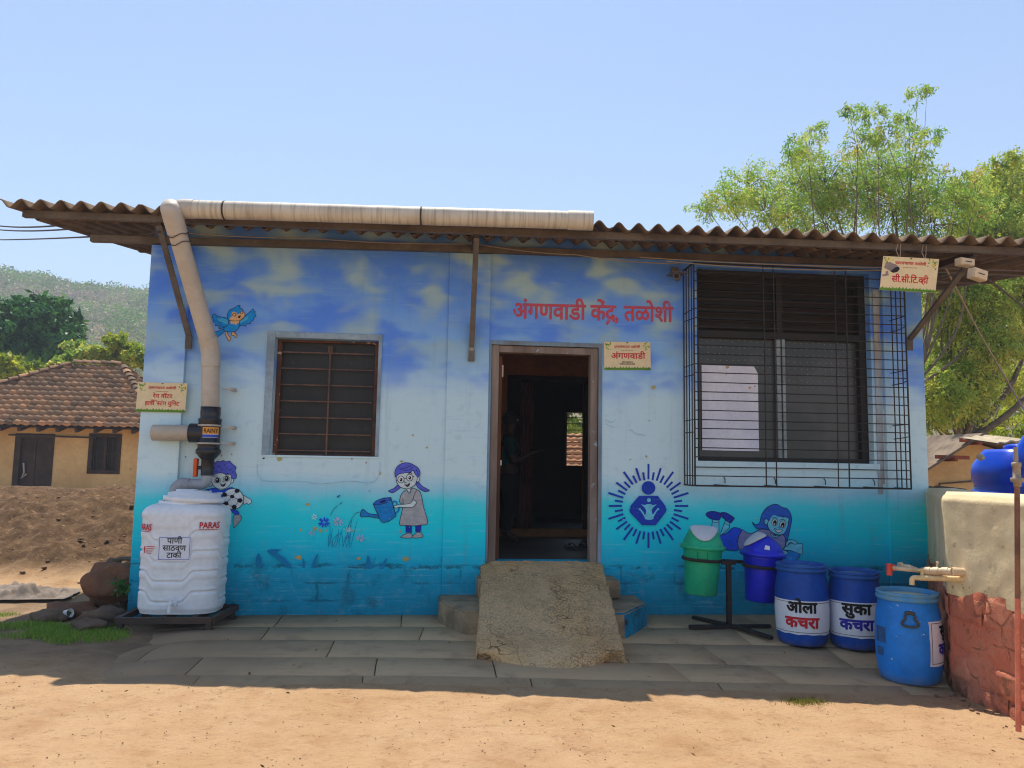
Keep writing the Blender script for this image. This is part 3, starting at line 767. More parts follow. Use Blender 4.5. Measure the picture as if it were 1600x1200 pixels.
q.fill([(680, 540), (930, 530), (900, 610), (870, 590), (830, 665), (800, 600), (770, 640), (740, 600), (700, 630)], P_['tan'], False)
q.line([(680, 535), (800, 545), (930, 525)], 10, ik); q.ell((790, 370), 46, 40, None, ik, 16); q.ell((985, 320), 34, 30, None, ik, 14)
q.fill([(890, 420), (960, 390), (940, 460), (900, 455)], P_['black']); q.done('painted_bird', BLD)
# boy with a football
q = Paint(zpix(300, 700, 9.233)); L = 8
q.both([(600, 980), (650, 960), (700, 975), (712, 1010), (690, 1060), (640, 1120), (600, 1145), (592, 1060)], P_['grey'], ik, L)
q.both([(560, 885), (620, 890), (680, 930), (660, 960), (600, 945)], P_['blue'], ik, L)
q.both([(740, 690), (800, 715), (850, 745), (858, 785), (830, 805), (812, 815), (790, 795), (768, 808), (745, 800)], P_['skin'], ik, L)
q.both([(150, 625), (280, 585), (340, 580), (400, 610), (450, 605), (560, 570), (620, 600), (600, 700), (470, 830), (330, 818), (265, 700), (200, 690)], P_['blue'], ik, L)
for y, xa, xb in ((660, 270, 440), (745, 320, 430), (815, 330, 430)): q.fill([(xa, y - 14), (xb, y - 22), (xb, y + 8), (xa, y + 14)], P_['white'], False)
q.fill([(200, 640), (275, 605), (285, 620), (270, 680), (205, 690)], P_['white'], False)
q.ell((268, 515), 30, 38, P_['skin'], ik, L); q.ell((575, 470), 24, 36, P_['skin'], ik, L)
q.both([(290, 430), (285, 490), (310, 545), (360, 580), (410, 592), (470, 585), (530, 550), (560, 500), (565, 440), (555, 385), (430, 350), (330, 370)], P_['skin'], ik, L)
q.both([(255, 480), (268, 400), (262, 330), (280, 262), (298, 205), (340, 212), (365, 188), (408, 196), (450, 180), (492, 198), (540, 186), (572, 222), (604, 248), (636, 280), (622, 330), (642, 390), (630, 440), (575, 440), (560, 390), (520, 372), (480, 378), (430, 360), (370, 365), (320, 390), (290, 430), (285, 475)], P_['violet'], ik, L)
for a in ((320, 290), (390, 260), (430, 310), (500, 285), (550, 310), (590, 340), (350, 330), (470, 240)): q.line([(a[0] - 14, a[1]), (a[0], a[1] + 12), (a[0] + 14, a[1] - 4)], 7, ik)
for ex, ey in ((365, 465), (497, 440)):
    q.ell((ex, ey), 46, 40, P_['white'], ik, 6); q.ell((ex + 2, ey), 32, 36, P_['black']); q.ell((ex - 4, ey - 8), 9, 9, P_['white'])
q.line([(320, 420), (340, 402), (370, 405)], 9, ik); q.line([(480, 385), (510, 380), (535, 392)], 9, ik); q.line([(440, 470), (448, 488), (462, 480)], 6, ik)
q.both([(408, 512), (440, 532), (482, 510), (470, 545), (445, 556), (425, 545)], P_['mouth'], ik, 6)
q.ell((590, 735), 153, 150, P_['white'], ik, 9, 36)
for c, r, a in (((580, 700), 36, .2), ((650, 618), 42, .6), ((690, 757), 44, .1), ((608, 850), 42, .9), ((490, 800), 42, .4), ((472, 675), 40, .8)): q.fill([(c[0] + r * math.cos(a + k * 1.2566), c[1] + r * .86 * math.sin(a + k * 1.2566)) for k in range(5)], P_['black'], False)
for a, b in (((580, 700), (650, 618)), ((580, 700), (690, 757)), ((580, 700), (490, 800)), ((580, 700), (472, 675)), ((608, 850), (690, 757)), ((608, 850), (490, 800))): q.line([a, b], 6, ik, False)
q.done('painted_boy', BLD)
# girl with a watering can
q = Paint(zpix(550, 710, 8.571)); L = 8
q.both([(640, 410), (652, 440), (590, 490), (540, 515), (488, 490), (560, 455), (600, 420)], P_['violet'], ik, L); q.both([(850, 368), (890, 368), (940, 425), (1035, 480), (1000, 497), (950, 490), (880, 440)], P_['violet'], ik, L)
for xa in ((720, 950, 800, 1045), (850, 945, 926, 1035)): q.both([(xa[0], xa[1]), (xa[2], xa[1]), (xa[2], xa[3]), (xa[0], xa[3])], P_['navy'], ik, 5, False)
q.both([(658, 1115), (680, 1085), (735, 1058), (788, 1058), (802, 1116)], P_['grey'], ik, L); q.both([(805, 1116), (830, 1075), (880, 1042), (930, 1058), (942, 1110)], P_['grey'], ik, L)
q.both([(735, 440), (780, 440), (785, 500), (735, 500)], P_['skin'], ik, 5, False)
q.both([(735, 480), (690, 500), (652, 560), (640, 640), (685, 672), (675, 740), (638, 935), (720, 950), (830, 956), (920, 946), (1012, 915), (960, 710), (922, 530), (872, 470), (800, 460), (785, 510), (755, 518)], P_['grey'], ik, L)
q.both([(115, 830), (140, 735), (220, 790), (340, 812), (365, 855), (220, 832)], P_['can'], ik, L); q.line([(535, 645), (575, 628), (600, 650), (600, 690)], 20, P_['can']); q.line([(632, 715), (615, 765), (575, 790)], 22, P_['can'])
q.both([(285, 665), (330, 620), (420, 585), (520, 575), (590, 830), (480, 902), (400, 916), (360, 840)], P_['can'], ik, 9, False)
q.ell((405, 628), 120, 34, P_['hairblue'], ik, 8, rot=-.30); q.ell((412, 630), 44, 13, P_['black'], rot=-.35)
q.both([(560, 690), (600, 680), (680, 670), (780, 655), (820, 610), (862, 645), (820, 702), (740, 711), (640, 706), (600, 716), (570, 712)], P_['skin'], ik, L)
q.line([(680, 580), (684, 640), (690, 665)], 6, ik); q.line([(870, 475), (835, 540), (815, 610)], 7, ik)
q.ell((880, 332), 22, 36, P_['skin'], ik, 6)
q.both([(595, 295), (600, 370), (640, 430), (700, 456), (760, 456), (830, 420), (860, 370), (872, 300), (815, 205), (700, 230), (620, 260)], P_['skin'], ik, L)
q.both([(582, 305), (574, 230), (610, 160), (680, 118), (760, 114), (830, 145), (890, 190), (912, 250), (895, 302), (880, 300), (850, 270), (815, 215), (780, 240), (700, 250), (640, 260), (605, 285)], P_['violet'], ik, L)
for a in (((640, 200), (720, 180), (790, 150)), ((690, 215), (770, 205), (820, 165)), ((860, 200), (880, 240), (885, 280))): q.line(list(a), 7, ik)
for ex, ey in ((655, 335), (772, 310)):
    q.ell((ex, ey), 42, 46, P_['white'], ik, 8); q.ell((ex + 2, ey + 4), 18, 24, P_['black']); q.ell((ex - 4, ey - 4), 6, 7, P_['white'])
q.line([(697, 322), (730, 318)], 7, ik, False); q.line([(600, 355), (614, 350)], 7, ik, False); q.line([(814, 298), (835, 292)], 7, ik, False); q.line([(755, 262), (780, 245), (805, 258)], 9, ik); q.line([(705, 355), (708, 378), (728, 372)], 6, ik)
q.both([(705, 402), (740, 408), (772, 382), (765, 415), (740, 432), (722, 420)], P_['mouth'], ik, 5)
for i in range(9): q.line([(100 - i * 18, 768 + i * i * 3), (75 - i * 18, 776 + i * i * 3.6 + 8)], 5, ik, False)
q.done('painted_girl', BLD, 'cartoon girl in grey dress tipping a blue watering can')
# girl lying down with a book
q = Paint(zpix(1090, 770, 8.889)); L = 9
q.both([(210, 370), (296, 378), (300, 605), (178, 580)], P_['aface'], ik, L, False); q.both([(385, 385), (446, 415), (440, 490), (310, 605), (330, 530)], P_['aface'], ik, L, False)
q.line([(212, 408), (292, 418)], 6, ik, False); q.line([(380, 425), (440, 455)], 6, ik, False)
q.both([(120, 285), (200, 256), (312, 282), (322, 330), (292, 378), (200, 366), (135, 330)], P_['navy'], ik, L); q.both([(328, 275), (400, 280), (504, 345), (495, 378), (455, 417), (400, 384), (330, 325)], P_['navy'], ik, L)
q.both([(760, 405), (800, 440), (860, 420), (880, 340), (910, 270), (970, 200), (1060, 160), (1120, 168), (1170, 200), (1240, 220), (1290, 290), (1306, 370), (1290, 470), (1270, 560), (1240, 672), (1200, 600), (1100, 560), (1000, 520), (920, 500), (830, 500), (790, 462)], P_['hairblue'], ik, L)
q.both([(600, 520), (700, 560), (780, 552), (860, 510), (960, 510), (1020, 530), (1100, 600), (1190, 585), (1222, 680), (1180, 782), (1000, 800), (700, 790), (550, 760)], P_['mauve'], ik, L)
q.both([(305, 605), (400, 560), (480, 492), (540, 485), (612, 520), (572, 600), (556, 700), (560, 795), (450, 797), (350, 772), (310, 690)], P_['blue'], ik, L)
q.both([(1230, 745), (1290, 700), (1456, 706), (1460, 850), (1400, 850), (1280, 800), (1190, 790)], P_['aface'], ik, L, False); q.both([(1140, 955), (1140, 870), (1250, 800), (1340, 820), (1425, 866), (1330, 955)], P_['sky'], ik, L)
q.both([(1225, 715), (1262, 655), (1345, 658), (1392, 704), (1340, 712), (1290, 690), (1240, 740)], P_['aface'], ik, L); q.both([(1150, 800), (1210, 800), (1258, 828), (1235, 856), (1160, 850)], P_['aface'], ik, L)
q.ell((955, 402), 30, 40, P_['aface'], ik, 8)
q.both([(1000, 370), (1040, 302), (1120, 325), (1255, 345), (1264, 400), (1240, 500), (1190, 572), (1110, 582), (1030, 545), (985, 490), (970, 430)], P_['aface'], ik, L)
q.fill([(1000, 375), (1030, 300), (1110, 260), (1260, 300), (1266, 350), (1225, 320), (1178, 358), (1190, 318), (1130, 335), (1050, 312)], P_['hairblue'])
q.both([(1020, 555), (1060, 600), (1110, 590), (1112, 612), (1060, 620), (1022, 590)], P_['aface'], ik, 6)
for ex, ey in ((1072, 410), (1182, 440)):
    q.ell((ex, ey), 40, 48, P_['white'], ik, 7, rot=.2); q.ell((ex + 2, ey + 6), 26, 36, P_['black'], rot=.2); q.ell((ex - 2, ey + 22), 9, 8, P_['white']); q.line([(ex - 36, ey - 58), (ex, ey - 70), (ex + 36, ey - 54)], 8, ik)
q.both([(1066, 492), (1110, 518), (1178, 512), (1150, 544), (1105, 550)], P_['white'], ik, 7); q.line([(1130, 470), (1138, 492), (1150, 486)], 6, ik)
q.done('painted_girl', BLD, 'cartoon girl lying on her front over an open book')
# ray emblem
q = Paint(zpix(930, 700, 4.444)); c = (370, 402)
for k in range(40):
    a = 2 * math.pi * k / 40; r0, r1 = (184, 292) if k % 2 == 0 else (180, 236)
    if k % 4 == 2: r1 = 276
    q.line([(c[0] + r0 * math.sin(a), c[1] - r0 * math.cos(a)), (c[0] + r1 * math.sin(a), c[1] - r1 * math.cos(a))], 14, P_['emb'], False)
q.ell((370, 277), 47, 47, P_['emb'], None, 0, 32)
q.fill([(305, 332), (435, 332), (490, 405), (488, 412), (496, 425), (490, 445), (420, 536), (325, 536), (242, 448), (237, 432), (246, 412), (243, 405)], P_['emb'], False)
q.ell((373, 362), 14, 14, P_['wash'], None, 0)
q.fill([(320, 392), (345, 396), (360, 390), (385, 390), (400, 396), (426, 392), (404, 412), (392, 440), (404, 492), (346, 492), (354, 440), (342, 412)], P_['wash'], True)
for s in (1, -1): q.line([(373 - s * 70, 422), (373 - s * 52, 436), (373 - s * 22, 486)], 10, P_['wash'])
for s in (1, -1): q.line([(373 - s * 72, 426), (373 - s * 58, 420)], 8, P_['wash'])
q.done('painted_emblem', BLD)
# flowers, reeds, chips and cracks
q = Paint(zpix(450, 660, 4.0), y=-.0245 - .0005)
for p in ([(958, 872), (975, 800), (1027, 722), (1010, 800), (995, 872)], [(1020, 872), (1060, 830), (1128, 800), (1090, 850), (1060, 880)], [(145, 905), (160, 860), (187, 818), (175, 870), (165, 908)], [(488, 910), (490, 870), (500, 828), (518, 880), (526, 915)], [(570, 912), (590, 880), (618, 848), (610, 880), (598, 914)], [(88, 905), (90, 880), (96, 850), (106, 885), (106, 908)]):
    q.fill(p, P_['reed'])
q.fill([(-10, 905), (-60, 860), (-130, 800), (-40, 795), (-70, 815), (-20, 850), (20, 905)], P_['reed']); q.fill([(-190, 905), (-200, 850), (-180, 820), (-165, 905)], P_['reed'])
q.done('painted_reeds', BLD)
q = Paint(zpix(450, 660, 4.0)); rr = random.Random(5)
def flower(c, r, m, n=9):
    for k in range(n):
        a = 2 * math.pi * k / n + rr.random() * .3; q.ell((c[0] + r * .6 * math.cos(a), c[1] + r * .5 * math.sin(a)), r * .38, r * .13, m, n=8, rot=a)
for k in range(13):
    x0 = 340 + rr.uniform(-90, 60); q.line([(x0, 785), (x0 + rr.uniform(-5, 20), 730), (x0 + rr.uniform(-10, 50), rr.uniform(590, 700))], 3.2, P_['reed'], taper=True)
flower((225, 625), 40, P_['blue'], 11); flower((378, 670), 20, P_['white'], 8); flower((312, 620), 36, P_['pink'], 9); flower((452, 722), 30, P_['pink'], 9); flower((150, 690), 24, P_['pink'], 7); flower((165, 590), 22, P_['white'], 6); flower((375, 712), 18, P_['sky'], 7)
q.line([(265, 582), (285, 545), (310, 520)], 3, P_['black']); q.fill([(303, 465), (326, 452), (318, 470)], P_['reed']); q.fill([(315, 515), (340, 495), (332, 508)], P_['reed'])
q.done('painted_flowers', BLD)
q = Paint(lambda p: p); rr = random.Random(9)
def blob(x, y, r, m, el=1.0):
    n = 7; r *= .72; q.fill([(x + r * el * rr.uniform(.5, 1.1) * math.cos(2 * math.pi * k / n), y + r * rr.uniform(.5, 1.1) * math.sin(2 * math.pi * k / n)) for k in range(n)], m, False)
for x, y, r, m, e in ((470, 828, 4, 'ochre', 1), (492, 826, 6, 'ochre', 1), (501, 829, 5, 'ochre', 1.2), (509, 829, 3, 'ochre', 1), (542, 837, 5, 'ochre', .7), (480, 788, 4, 'ochre', 1.6), (577, 767, 3.5, 'ochre', .5), (594, 740, 4.5, 'ochre', .5), (493, 872, 4, 'ochre', .7), (466, 871, 7, 'ochre', 1.7), (560, 872, 5, 'ochre', 1.2), (634, 874, 6, 'ochre', 1.6), (645, 680, 4, 'ochre', .5), (667, 699, 3, 'ochre', 1),
                  (627, 721, 3, 'ochre', 1.4), (626, 830, 4, 'ochre', .5), (436, 717, 6, 'ochre', 1.2), (449, 710, 2, 'black', .5), (346, 712, 3, 'ochre', .8), (362, 710, 3, 'ochre', .8), (551, 829, 2, 'ochre', 1), (563, 829, 2, 'ochre', 1), (572, 723, 2, 'chip', 1), (412, 716, 2.5, 'black', 1), (550, 717, 2, 'black', 1),
                  (699, 665, 3, 'chip', .8), (729, 665, 3.2, 'chip', .7), (730, 688, 3, 'chip', .6), (696, 718, 3, 'chip', .7), (728, 718, 2, 'black', .5), (711, 608, 2, 'white', .8), (742, 602, 1.6, 'black', .6), (1021, 605, 5, 'ochre', 1.2), (1010, 713, 2.5, 'ochre', 1), (985, 718, 2, 'ochre', 1), (1015, 657, 2, 'ochre', 1), (238, 700, 1.5, 'black', 1), (237, 762, 2.2, 'black', 1), (231, 730, 1.4, 'black', 1), (290, 714, 1.6, 'black', 1)):
    blob(x, y, r, P_[m], e)
for p in ([(402, 725), (404, 745), (420, 752), (470, 752), (500, 756), (545, 752), (580, 754), (592, 742), (594, 722)], [(945, 655), (955, 660), (962, 655)], [(946, 662), (960, 668)], [(985, 671), (995, 678), (1008, 680)]):
    q.line(p, .8, paint('plaster_crack_line', sw(136, 156, 174)))  # thin grey-blue crack lines in the plaster
q.fill([(708, 604), (713, 604), (712, 614), (709, 616)], P_['white'], False)
q.done('paint_chip', BLD)
# painted name over the door
a, b2 = Yp(801, 497), Yp(1052, 503); bm = B()
add_text(bm, ['अंगणवाडी', ' ', 'कें', ('rakar', 'द'), ',', ' ', 'तळोशी'], lambda u, v, l: Vector(((a.x + b2.x) / 2 + u, -.0025 - l, a.z + (b2.z - a.z) * (u / (b2.x - a.x) + .5) + v)), .235, b2.x - a.x, .05)
obj('painted_lettering', bm, P_['red'], BLD)

# ================================================================== THINGS AT THE WALL
# ---- concrete ramp and the step it was poured over
def mat_conc():
    t = NT('rough_ramp_concrete')
    n = t.noise(1.7, 6, .65); f = t.noise(34, 6, .75); g = t.noise(95, 3, .6)
    c = t.ramp(n, [(.3, sh(164, 136, 98)), (.5, sh(186, 158, 118)), (.7, sh(144, 118, 86))])
    c = t.mix(t.step(f, .52, .68, 0, .6), c, sh(84, 70, 50)); c = t.mix(t.step(g, .6, .7, 0, .5), c, sh(188, 170, 136))
    c = t.mix(t.step(t.noise(5.5, 4, .6), .60, .70, 0, .5), c, sh(104, 86, 64))
    vo = t.n('ShaderNodeTexVoronoi', {'feature': 'F1'}, Vector=t.co, Scale=58.0).outputs['Distance']; pat = t.step(t.noise(2.2, 4, .6), .4, .6)
    c = t.mix(t.math('MULTIPLY', t.step(vo, .42, .62), t.math('ADD', t.math('MULTIPLY', pat, .45), .15)), c, sh(92, 76, 54))
    cr = t.n('ShaderNodeTexVoronoi', {'feature': 'DISTANCE_TO_EDGE'}, Vector=t.n('ShaderNodeVectorMath', {'operation': 'ADD'}, **{'0': t.co, '1': t.n('ShaderNodeTexNoise', Vector=t.co, Scale=4.0).outputs['Color']}).outputs[0], Scale=1.1).outputs['Distance']
    c = t.mix(t.step(cr, .012, .004, 0, .7), c, sh(58, 48, 36))
    wear = t.step(t.noise(1.1, 3, .5, t.scaled((1.6, .5, 1))), .46, .62); c = t.mix(t.math('MULTIPLY', wear, .4), c, sh(176, 160, 132))
    return t.out(c, .95, t.bump(t.math('ADD', t.math('ADD', f, t.math('MULTIPLY', g, .6)), t.math('MULTIPLY', vo, -.7)), 1.0, .014), 0, .1)
M['concrete'] = mat_conc()
def ramp_half(v, side):   # outline x at distance v (0 top .. 1 foot)
    tl, tr = .452, 1.612; bl, br = Zp(740, 1010, .03).x, Zp(957, 1010, .03).x
    return (tl + (bl - tl) * v) if side < 0 else (tr + (br - tr) * v)
V, F_ = [], []; NI, NJ = 70, 100; YF = -1.87
for j in range(NJ + 1):
    v = j / NJ; y = -.004 + (YF - .004) * v
    for i in range(NI + 1):
        u = i / NI; e = min(u, 1 - u) * 2
        foot = smooth(.86, 1.0, v); yy = y + foot * .26 * (1 - e) ** 2.2
        xa, xb = ramp_half(v, -1), ramp_half(v, 1); ins = .09 * foot * foot; x = xa + ins + (xb - xa - 2 * ins) * u
        z = .492 * (1 - v) + .02 - .05 * foot * foot - .018 * (1 - e) ** 6
        q3 = Vector((x, yy, 0)); z += .006 * mnoise.noise(q3 * 4) + .006 * mnoise.noise(q3 * 13) + (.006 + .008 * smooth(.55, 1, v)) * mnoise.noise(q3 * 37)
        if i in (0, NI): x += .016 * mnoise.noise(Vector((y * 7, i, 0))) + .014 * mnoise.noise(Vector((y * 23, i, 5)))
        if j == NJ: yy += .03 * mnoise.noise(Vector((x * 6, 0, 4)))
        V.append((x, yy, z))
n = len(V); idx = lambda i, j: j * (NI + 1) + i
for j in range(NJ):
    for i in range(NI): F_.append((idx(i, j), idx(i, j + 1), idx(i + 1, j + 1), idx(i + 1, j)))
rim = [idx(0, j) for j in range(NJ + 1)] + [idx(i, NJ) for i in range(1, NI + 1)] + [idx(NI, j) for j in range(NJ - 1, -1, -1)]
for r in rim:
    x, y, z = V[r]; V.append((x + (-.03 if r % (NI + 1) == 0 else .03 if r % (NI + 1) == NI else 0), y - (.02 if r >= NJ * (NI + 1) else 0), -.12))
for k in range(len(rim) - 1): F_.append((rim[k], n + k, n + k + 1, rim[k + 1]))
rp = np_mesh('concrete_ramp', V, F_, M['concrete'], smooth_=True); tag(rp, 'rough concrete ramp rising from the paving to the open doorway', 'ramp')
stp = thing('entrance_step', 'low stone step sticking out on both sides of the concrete ramp', 'step', (1.0, -.4, 0))
M['step'] = pm('grey_step_stone', sh(136, 124, 104), sh(100, 90, 76), 5, .9, .5, .01)
M['bluestep'] = pm('blue_painted_step', sh(6, 118, 160), sh(14, 84, 112), 6, .8, .5, .01, spots=(sh(50, 44, 40), 11, .60))
bm = B(); pg = [(.05, -.024), (.05, -.34), (.25, -.84), (1.62, -.92), (1.93, -.46), (1.93, -.024)]
lo_ = [bm.verts.new((x, y, -.15)) for x, y in pg]; hi_ = [bm.verts.new((x, y, .20)) for x, y in pg]; bm.faces.new(lo_[::-1]); bm.faces.new(hi_)
for k in range(6): bm.faces.new((lo_[k], lo_[(k + 1) % 6], hi_[(k + 1) % 6], hi_[k]))
bmesh.ops.bevel(bm, geom=bm.edges[:], offset=.014, segments=2, affect='EDGES'); bmesh.ops.triangulate(bm, faces=bm.faces[:]); bmesh.ops.subdivide_edges(bm, edges=[e for e in bm.edges if e.calc_length() > .1], cuts=5); jitter(bm, .014, 5)
bmesh.ops.recalc_face_normals(bm, faces=bm.faces[:])
for f in bm.faces:
    f.normal_update(); c = f.calc_center_median()
    f.material_index = 1 if (c.x > 1.35 and abs(f.normal.z) < .6) else 0
obj('tread', bm, [M['step'], M['bluestep']], stp)
for a_, b_ in (((.40, -.30, .206), (.47, -.024, .38)), ((1.5, -.30, .206), (1.72, -.024, .38))):
    bm = B(); box(bm, a_, b_, 0, .012); bmesh.ops.subdivide_edges(bm, edges=bm.edges[:], cuts=4, use_grid_fill=True); jitter(bm, .016, 6, 3)
    obj('upper_tread', bm, [M['step']], stp)

# ---- rainwater pipe with first-flush filter
RW = thing('rainwater_pipe', 'grey rainwater pipe along the eave running down to a black filter and elbow', 'pipe', tuple(Yp(329, 640, -.13)))
r = .08
pa, pb = Yp(300, 327, ye(-2.1) - .062), Yp(921, 345, ye(1.3) - .062)
bm = B(); N = 40; pts = [pa.lerp(pb, k / N) for k in range(N + 1)]
tube(bm, pts, [r * (1 + .008 * math.sin(k * 5.1)) for k in range(N + 1)], 24)
dirp = (pb - pa).normalized(); gp = obj('gutter_pipe', bm, M['pipe'], RW)
M['pvcseam'] = pm('dark_joint', sh(52, 44, 38)); M['wire'] = pm('thin_wire', sh(60, 54, 52))
bm = B()
for px in (351, 657, 889): 
    t_ = (px - 300) / 621; p = pa.lerp(pb, t_); tube(bm, [p - dirp * .007, p + dirp * .007], r + .003, 24)
obj('pipe_joint', bm, M['pvcseam'], gp)
bm = B(); p = pa.lerp(pb, .945); tube(bm, [p, pb + dirp * .03], r + .006, 24); obj('end_socket', bm, M['pipe'], gp)
el = Yp(274, 352, -.66); d1 = Yp(329, 545, -.17); d2 = Yp(329, 640, -.15)
bm = B(); c0 = Yp(268, 329, ye(-2.3) - .06)
path = [pa + dirp * .02, pa - dirp * .08, c0 + Vector((.06, .0, -.004)), c0 + Vector((.012, .02, -.035)), el.lerp(d1, -.12), el.lerp(d1, .06)]
path = catmull([tuple(p) for p in path], False, 5); tube(bm, path, r + .005, 20); obj('elbow', bm, M['plainpipe'], RW)
bm = B(); tube(bm, [el.lerp(d1, .0), el.lerp(d1, .94)], r - .002, 20); tube(bm, catmull([tuple(el.lerp(d1, .9)), tuple(el.lerp(d1, .97)), tuple(d1.lerp(d2, .10)), tuple(d1.lerp(d2, .3))], False, 5), r + .005, 20); tube(bm, [d1.lerp(d2, .2), d2 + Vector((0, 0, -.02))], r - .002, 20)
dp = obj('downpipe', bm, M['plainpipe'], RW)
bm = B()
for t_ in (.07, .13):
    p = el.lerp(d1, t_); dd, u, w_ = frame_axes(d1 - el); tube(bm, [p + (u * math.cos(a) + w_ * math.sin(a)) * (r + .008) + dd * .012 * math.sin(a * 3) for a in [2 * math.pi * k / 18 for k in range(19)]], .004, 5)
obj('tie_wire', bm, M['wire'], dp)
M['hdpe'] = pm('black_filter_plastic', sh(18, 18, 20), sh(30, 30, 33), 6, .38, .05, .002, spec=.5); M['clampgrey'] = pm('pale_clamp_band', sh(150, 150, 148))
FC = Yp(329, 640, -.15)
def fz(py): return Yp(326, py, -.15).z
cx = Yp(327, 680, -.15).x; prof = [(r, fz(636)), (r, fz(648)), (.086, fz(652)), (.108, fz(656)), (.102, fz(658)), (.102, fz(664)), (.098, fz(666)), (.098, fz(690)), (.104, fz(691)), (.104, fz(695)), (.098, fz(696)), (.098, fz(701)), (.112, fz(703)), (.112, fz(708)), (.07, fz(716)), (.056, fz(718)), (.056, fz(741)), (.06, fz(742)), (.05, fz(743))]
prof = [(a * .98 if z < fz(650) else .088, z) for a, z in prof]
bm = B(); lathe(bm, prof[::-1], (cx, -.15, 0), 28); 
bmesh.ops.recalc_face_normals(bm, faces=bm.faces[:])
tz_ = fz(677); tube(bm, [(cx - .02, -.15, tz_), (Yp(297, 677, -.15).x, -.15, tz_)], .088, 20)
fl = obj('filter_body', bm, M['hdpe'], RW)
bm = B()
for py in (665.0, 693): lathe(bm, [(.100, fz(py) - .008), (.106, fz(py) - .008), (.106, fz(py) + .008), (.100, fz(py) + .008)], (cx, -.15, 0), 28, cap_bottom=False, cap_top=False)
for py, l in ((607, .088), (667, .104), (692, .104)):
    z = fz(py); box(bm, (cx + l, -.16, z - .006), (cx + l + .11, -.14, z + .006)); box(bm, (cx + l + .075, -.155, z - .014), (cx + l + .10, -.004, z + .014))
obj('clamp', bm, M['clampgrey'], fl)
def cyl_place(cx_, cy_, r_, ang0, z0):      # u along the circumference; ang0 measured from -y toward +x
    return lambda u, v, l: Vector((cx_ + (r_ + l) * math.sin(ang0 + u / r_), cy_ - (r_ + l) * math.cos(ang0 + u / r_), z0 + v))
def curved(bm, place, w, h, lift, mi, n=10, nv=1):
    g = [[bm.verts.new(place(-w / 2 + w * i / n, -h / 2 + h * j / nv, lift)) for i in range(n + 1)] for j in range(nv + 1)]
    for j in range(nv):
        for i in range(n):
            f = bm.faces.new((g[j][i], g[j][i + 1], g[j + 1][i + 1], g[j + 1][i])); f.material_index = mi; f.smooth = True
pl = cyl_place(cx, -.15, .098, .42, fz(676))
LB = dict(y=pm('orange_sticker', sh(226, 158, 58), None, 5, .5, .02), b=pm('blue_sticker_band', sh(44, 70, 160), None, 5, .5, .02), w=pm('white_sticker', S(232, 232, 238), None, 8, .55, .03, var=.05), k=pm('black_print', sh(20, 18, 20), None, 9, .6, .03), r=pm('red_print', sh(168, 30, 44), None, 9, .6, .03), v=pm('blue_print', sh(40, 36, 150), None, 9, .6, .03))
bm = B(); curved(bm, pl, .15, .095, .001, 2); curved(bm, lambda u, v, l: pl(u, v + .016, l), .15, .062, .0016, 0); curved(bm, lambda u, v, l: pl(u, v - .032, l), .15, .026, .0016, 1)
add_text(bm, ['RAINY'], lambda u, v, l: pl(u, v - .004, .0022 + l), .056, .125, .03, 3, .02)
obj('maker_sticker', bm, [LB['y'], LB['b'], LB['w'], LB['k']], fl, recalc=False)
bm = B(); xl = Yp(239, 676, -.15); tube(bm, [(Yp(298, 677, -.15).x + .01, -.15, tz_), (xl.x, -.15, xl.z)], .073, 20, caps=False); tube(bm, [(xl.x + .2, -.15, xl.z), (xl.x, -.15, xl.z)], .066, 20, caps=False); bmesh.ops.remove_doubles(bm, verts=bm.verts[:], dist=1e-6); obj('overflow_pipe', bm, M['plainpipe'], fl, recalc=False)
hz = fz(731); hx = Yp(306, 731, -.15).x
bm = B(); tube(bm, [(cx - .05, -.15, hz), (hx, -.15, hz)], .018, 10); obj('valve_stem', bm, M['hdpe'], RW)
bm = B(); box(bm, (hx - .018, -.185, hz - .085), (hx + .018, -.115, hz + .085), 0, .015); obj('valve_handle', bm, pm('orange_plastic', sh(232, 96, 28), None, 6, .45, .03), RW)
M['greypvc'] = pm('blue_grey_pvc', sh(128, 136, 148), sh(112, 118, 130), 4, .5, .04, spec=.4)
ez = fz(757); bm = B()
tube(bm, catmull([(cx - .0, -.15, fz(742)), (cx - .0, -.15, fz(750)), (cx - .03, -.15, ez + .005), (cx - .09, -.15, ez), (cx - .18, -.15, ez)], False, 5), .048, 16)
tube(bm, catmull([(cx - .15, -.15, ez), (cx - .22, -.15, ez), (cx - .265, -.155, ez - .04), (cx - .268, -.16, ez - .10)], False, 5), .053, 16); obj('outlet_elbow', bm, M['greypvc'], RW)

# ---- water tank on an iron stand
TC = Vector((-2.185, -.345)); THX, THY, TR_ = .352, .262, .21
def tank_pt(ang, rad=1.0):     # rounded rectangle outline, ang from -y toward +x
    dx, dy = math.sin(ang), -math.cos(ang); n = 3.4
    k = (abs(dx / THX) ** n + abs(dy / THY) ** n) ** (-1 / n); return dx * k * rad, dy * k * rad
def arc_of(ang):               # signed distance along the outline from the front
    x, y = 0, -THY; s = 0; m = 60
    px, py = tank_pt(0)
    for k in range(1, m + 1):
        x, y = tank_pt(ang * k / m); s += math.hypot(x - px, y - py); px, py = x, y
    return s if ang > 0 else -s
TZ0 = .125; NA, NZ = 180, 190; V, F_ = [], []
angs = [2 * math.pi * i / NA for i in range(NA)]; arcs = []
for a in angs: arcs.append(arc_of(a if a <= math.pi else a - 2 * math.pi))
def wave(s): # trapezoid ridge line, period .64
    s = (s + .06 + 3.2) % .64 - .32; t_ = abs(s); return .085 * (1 - smooth(.10, .20, t_))
HB = .82
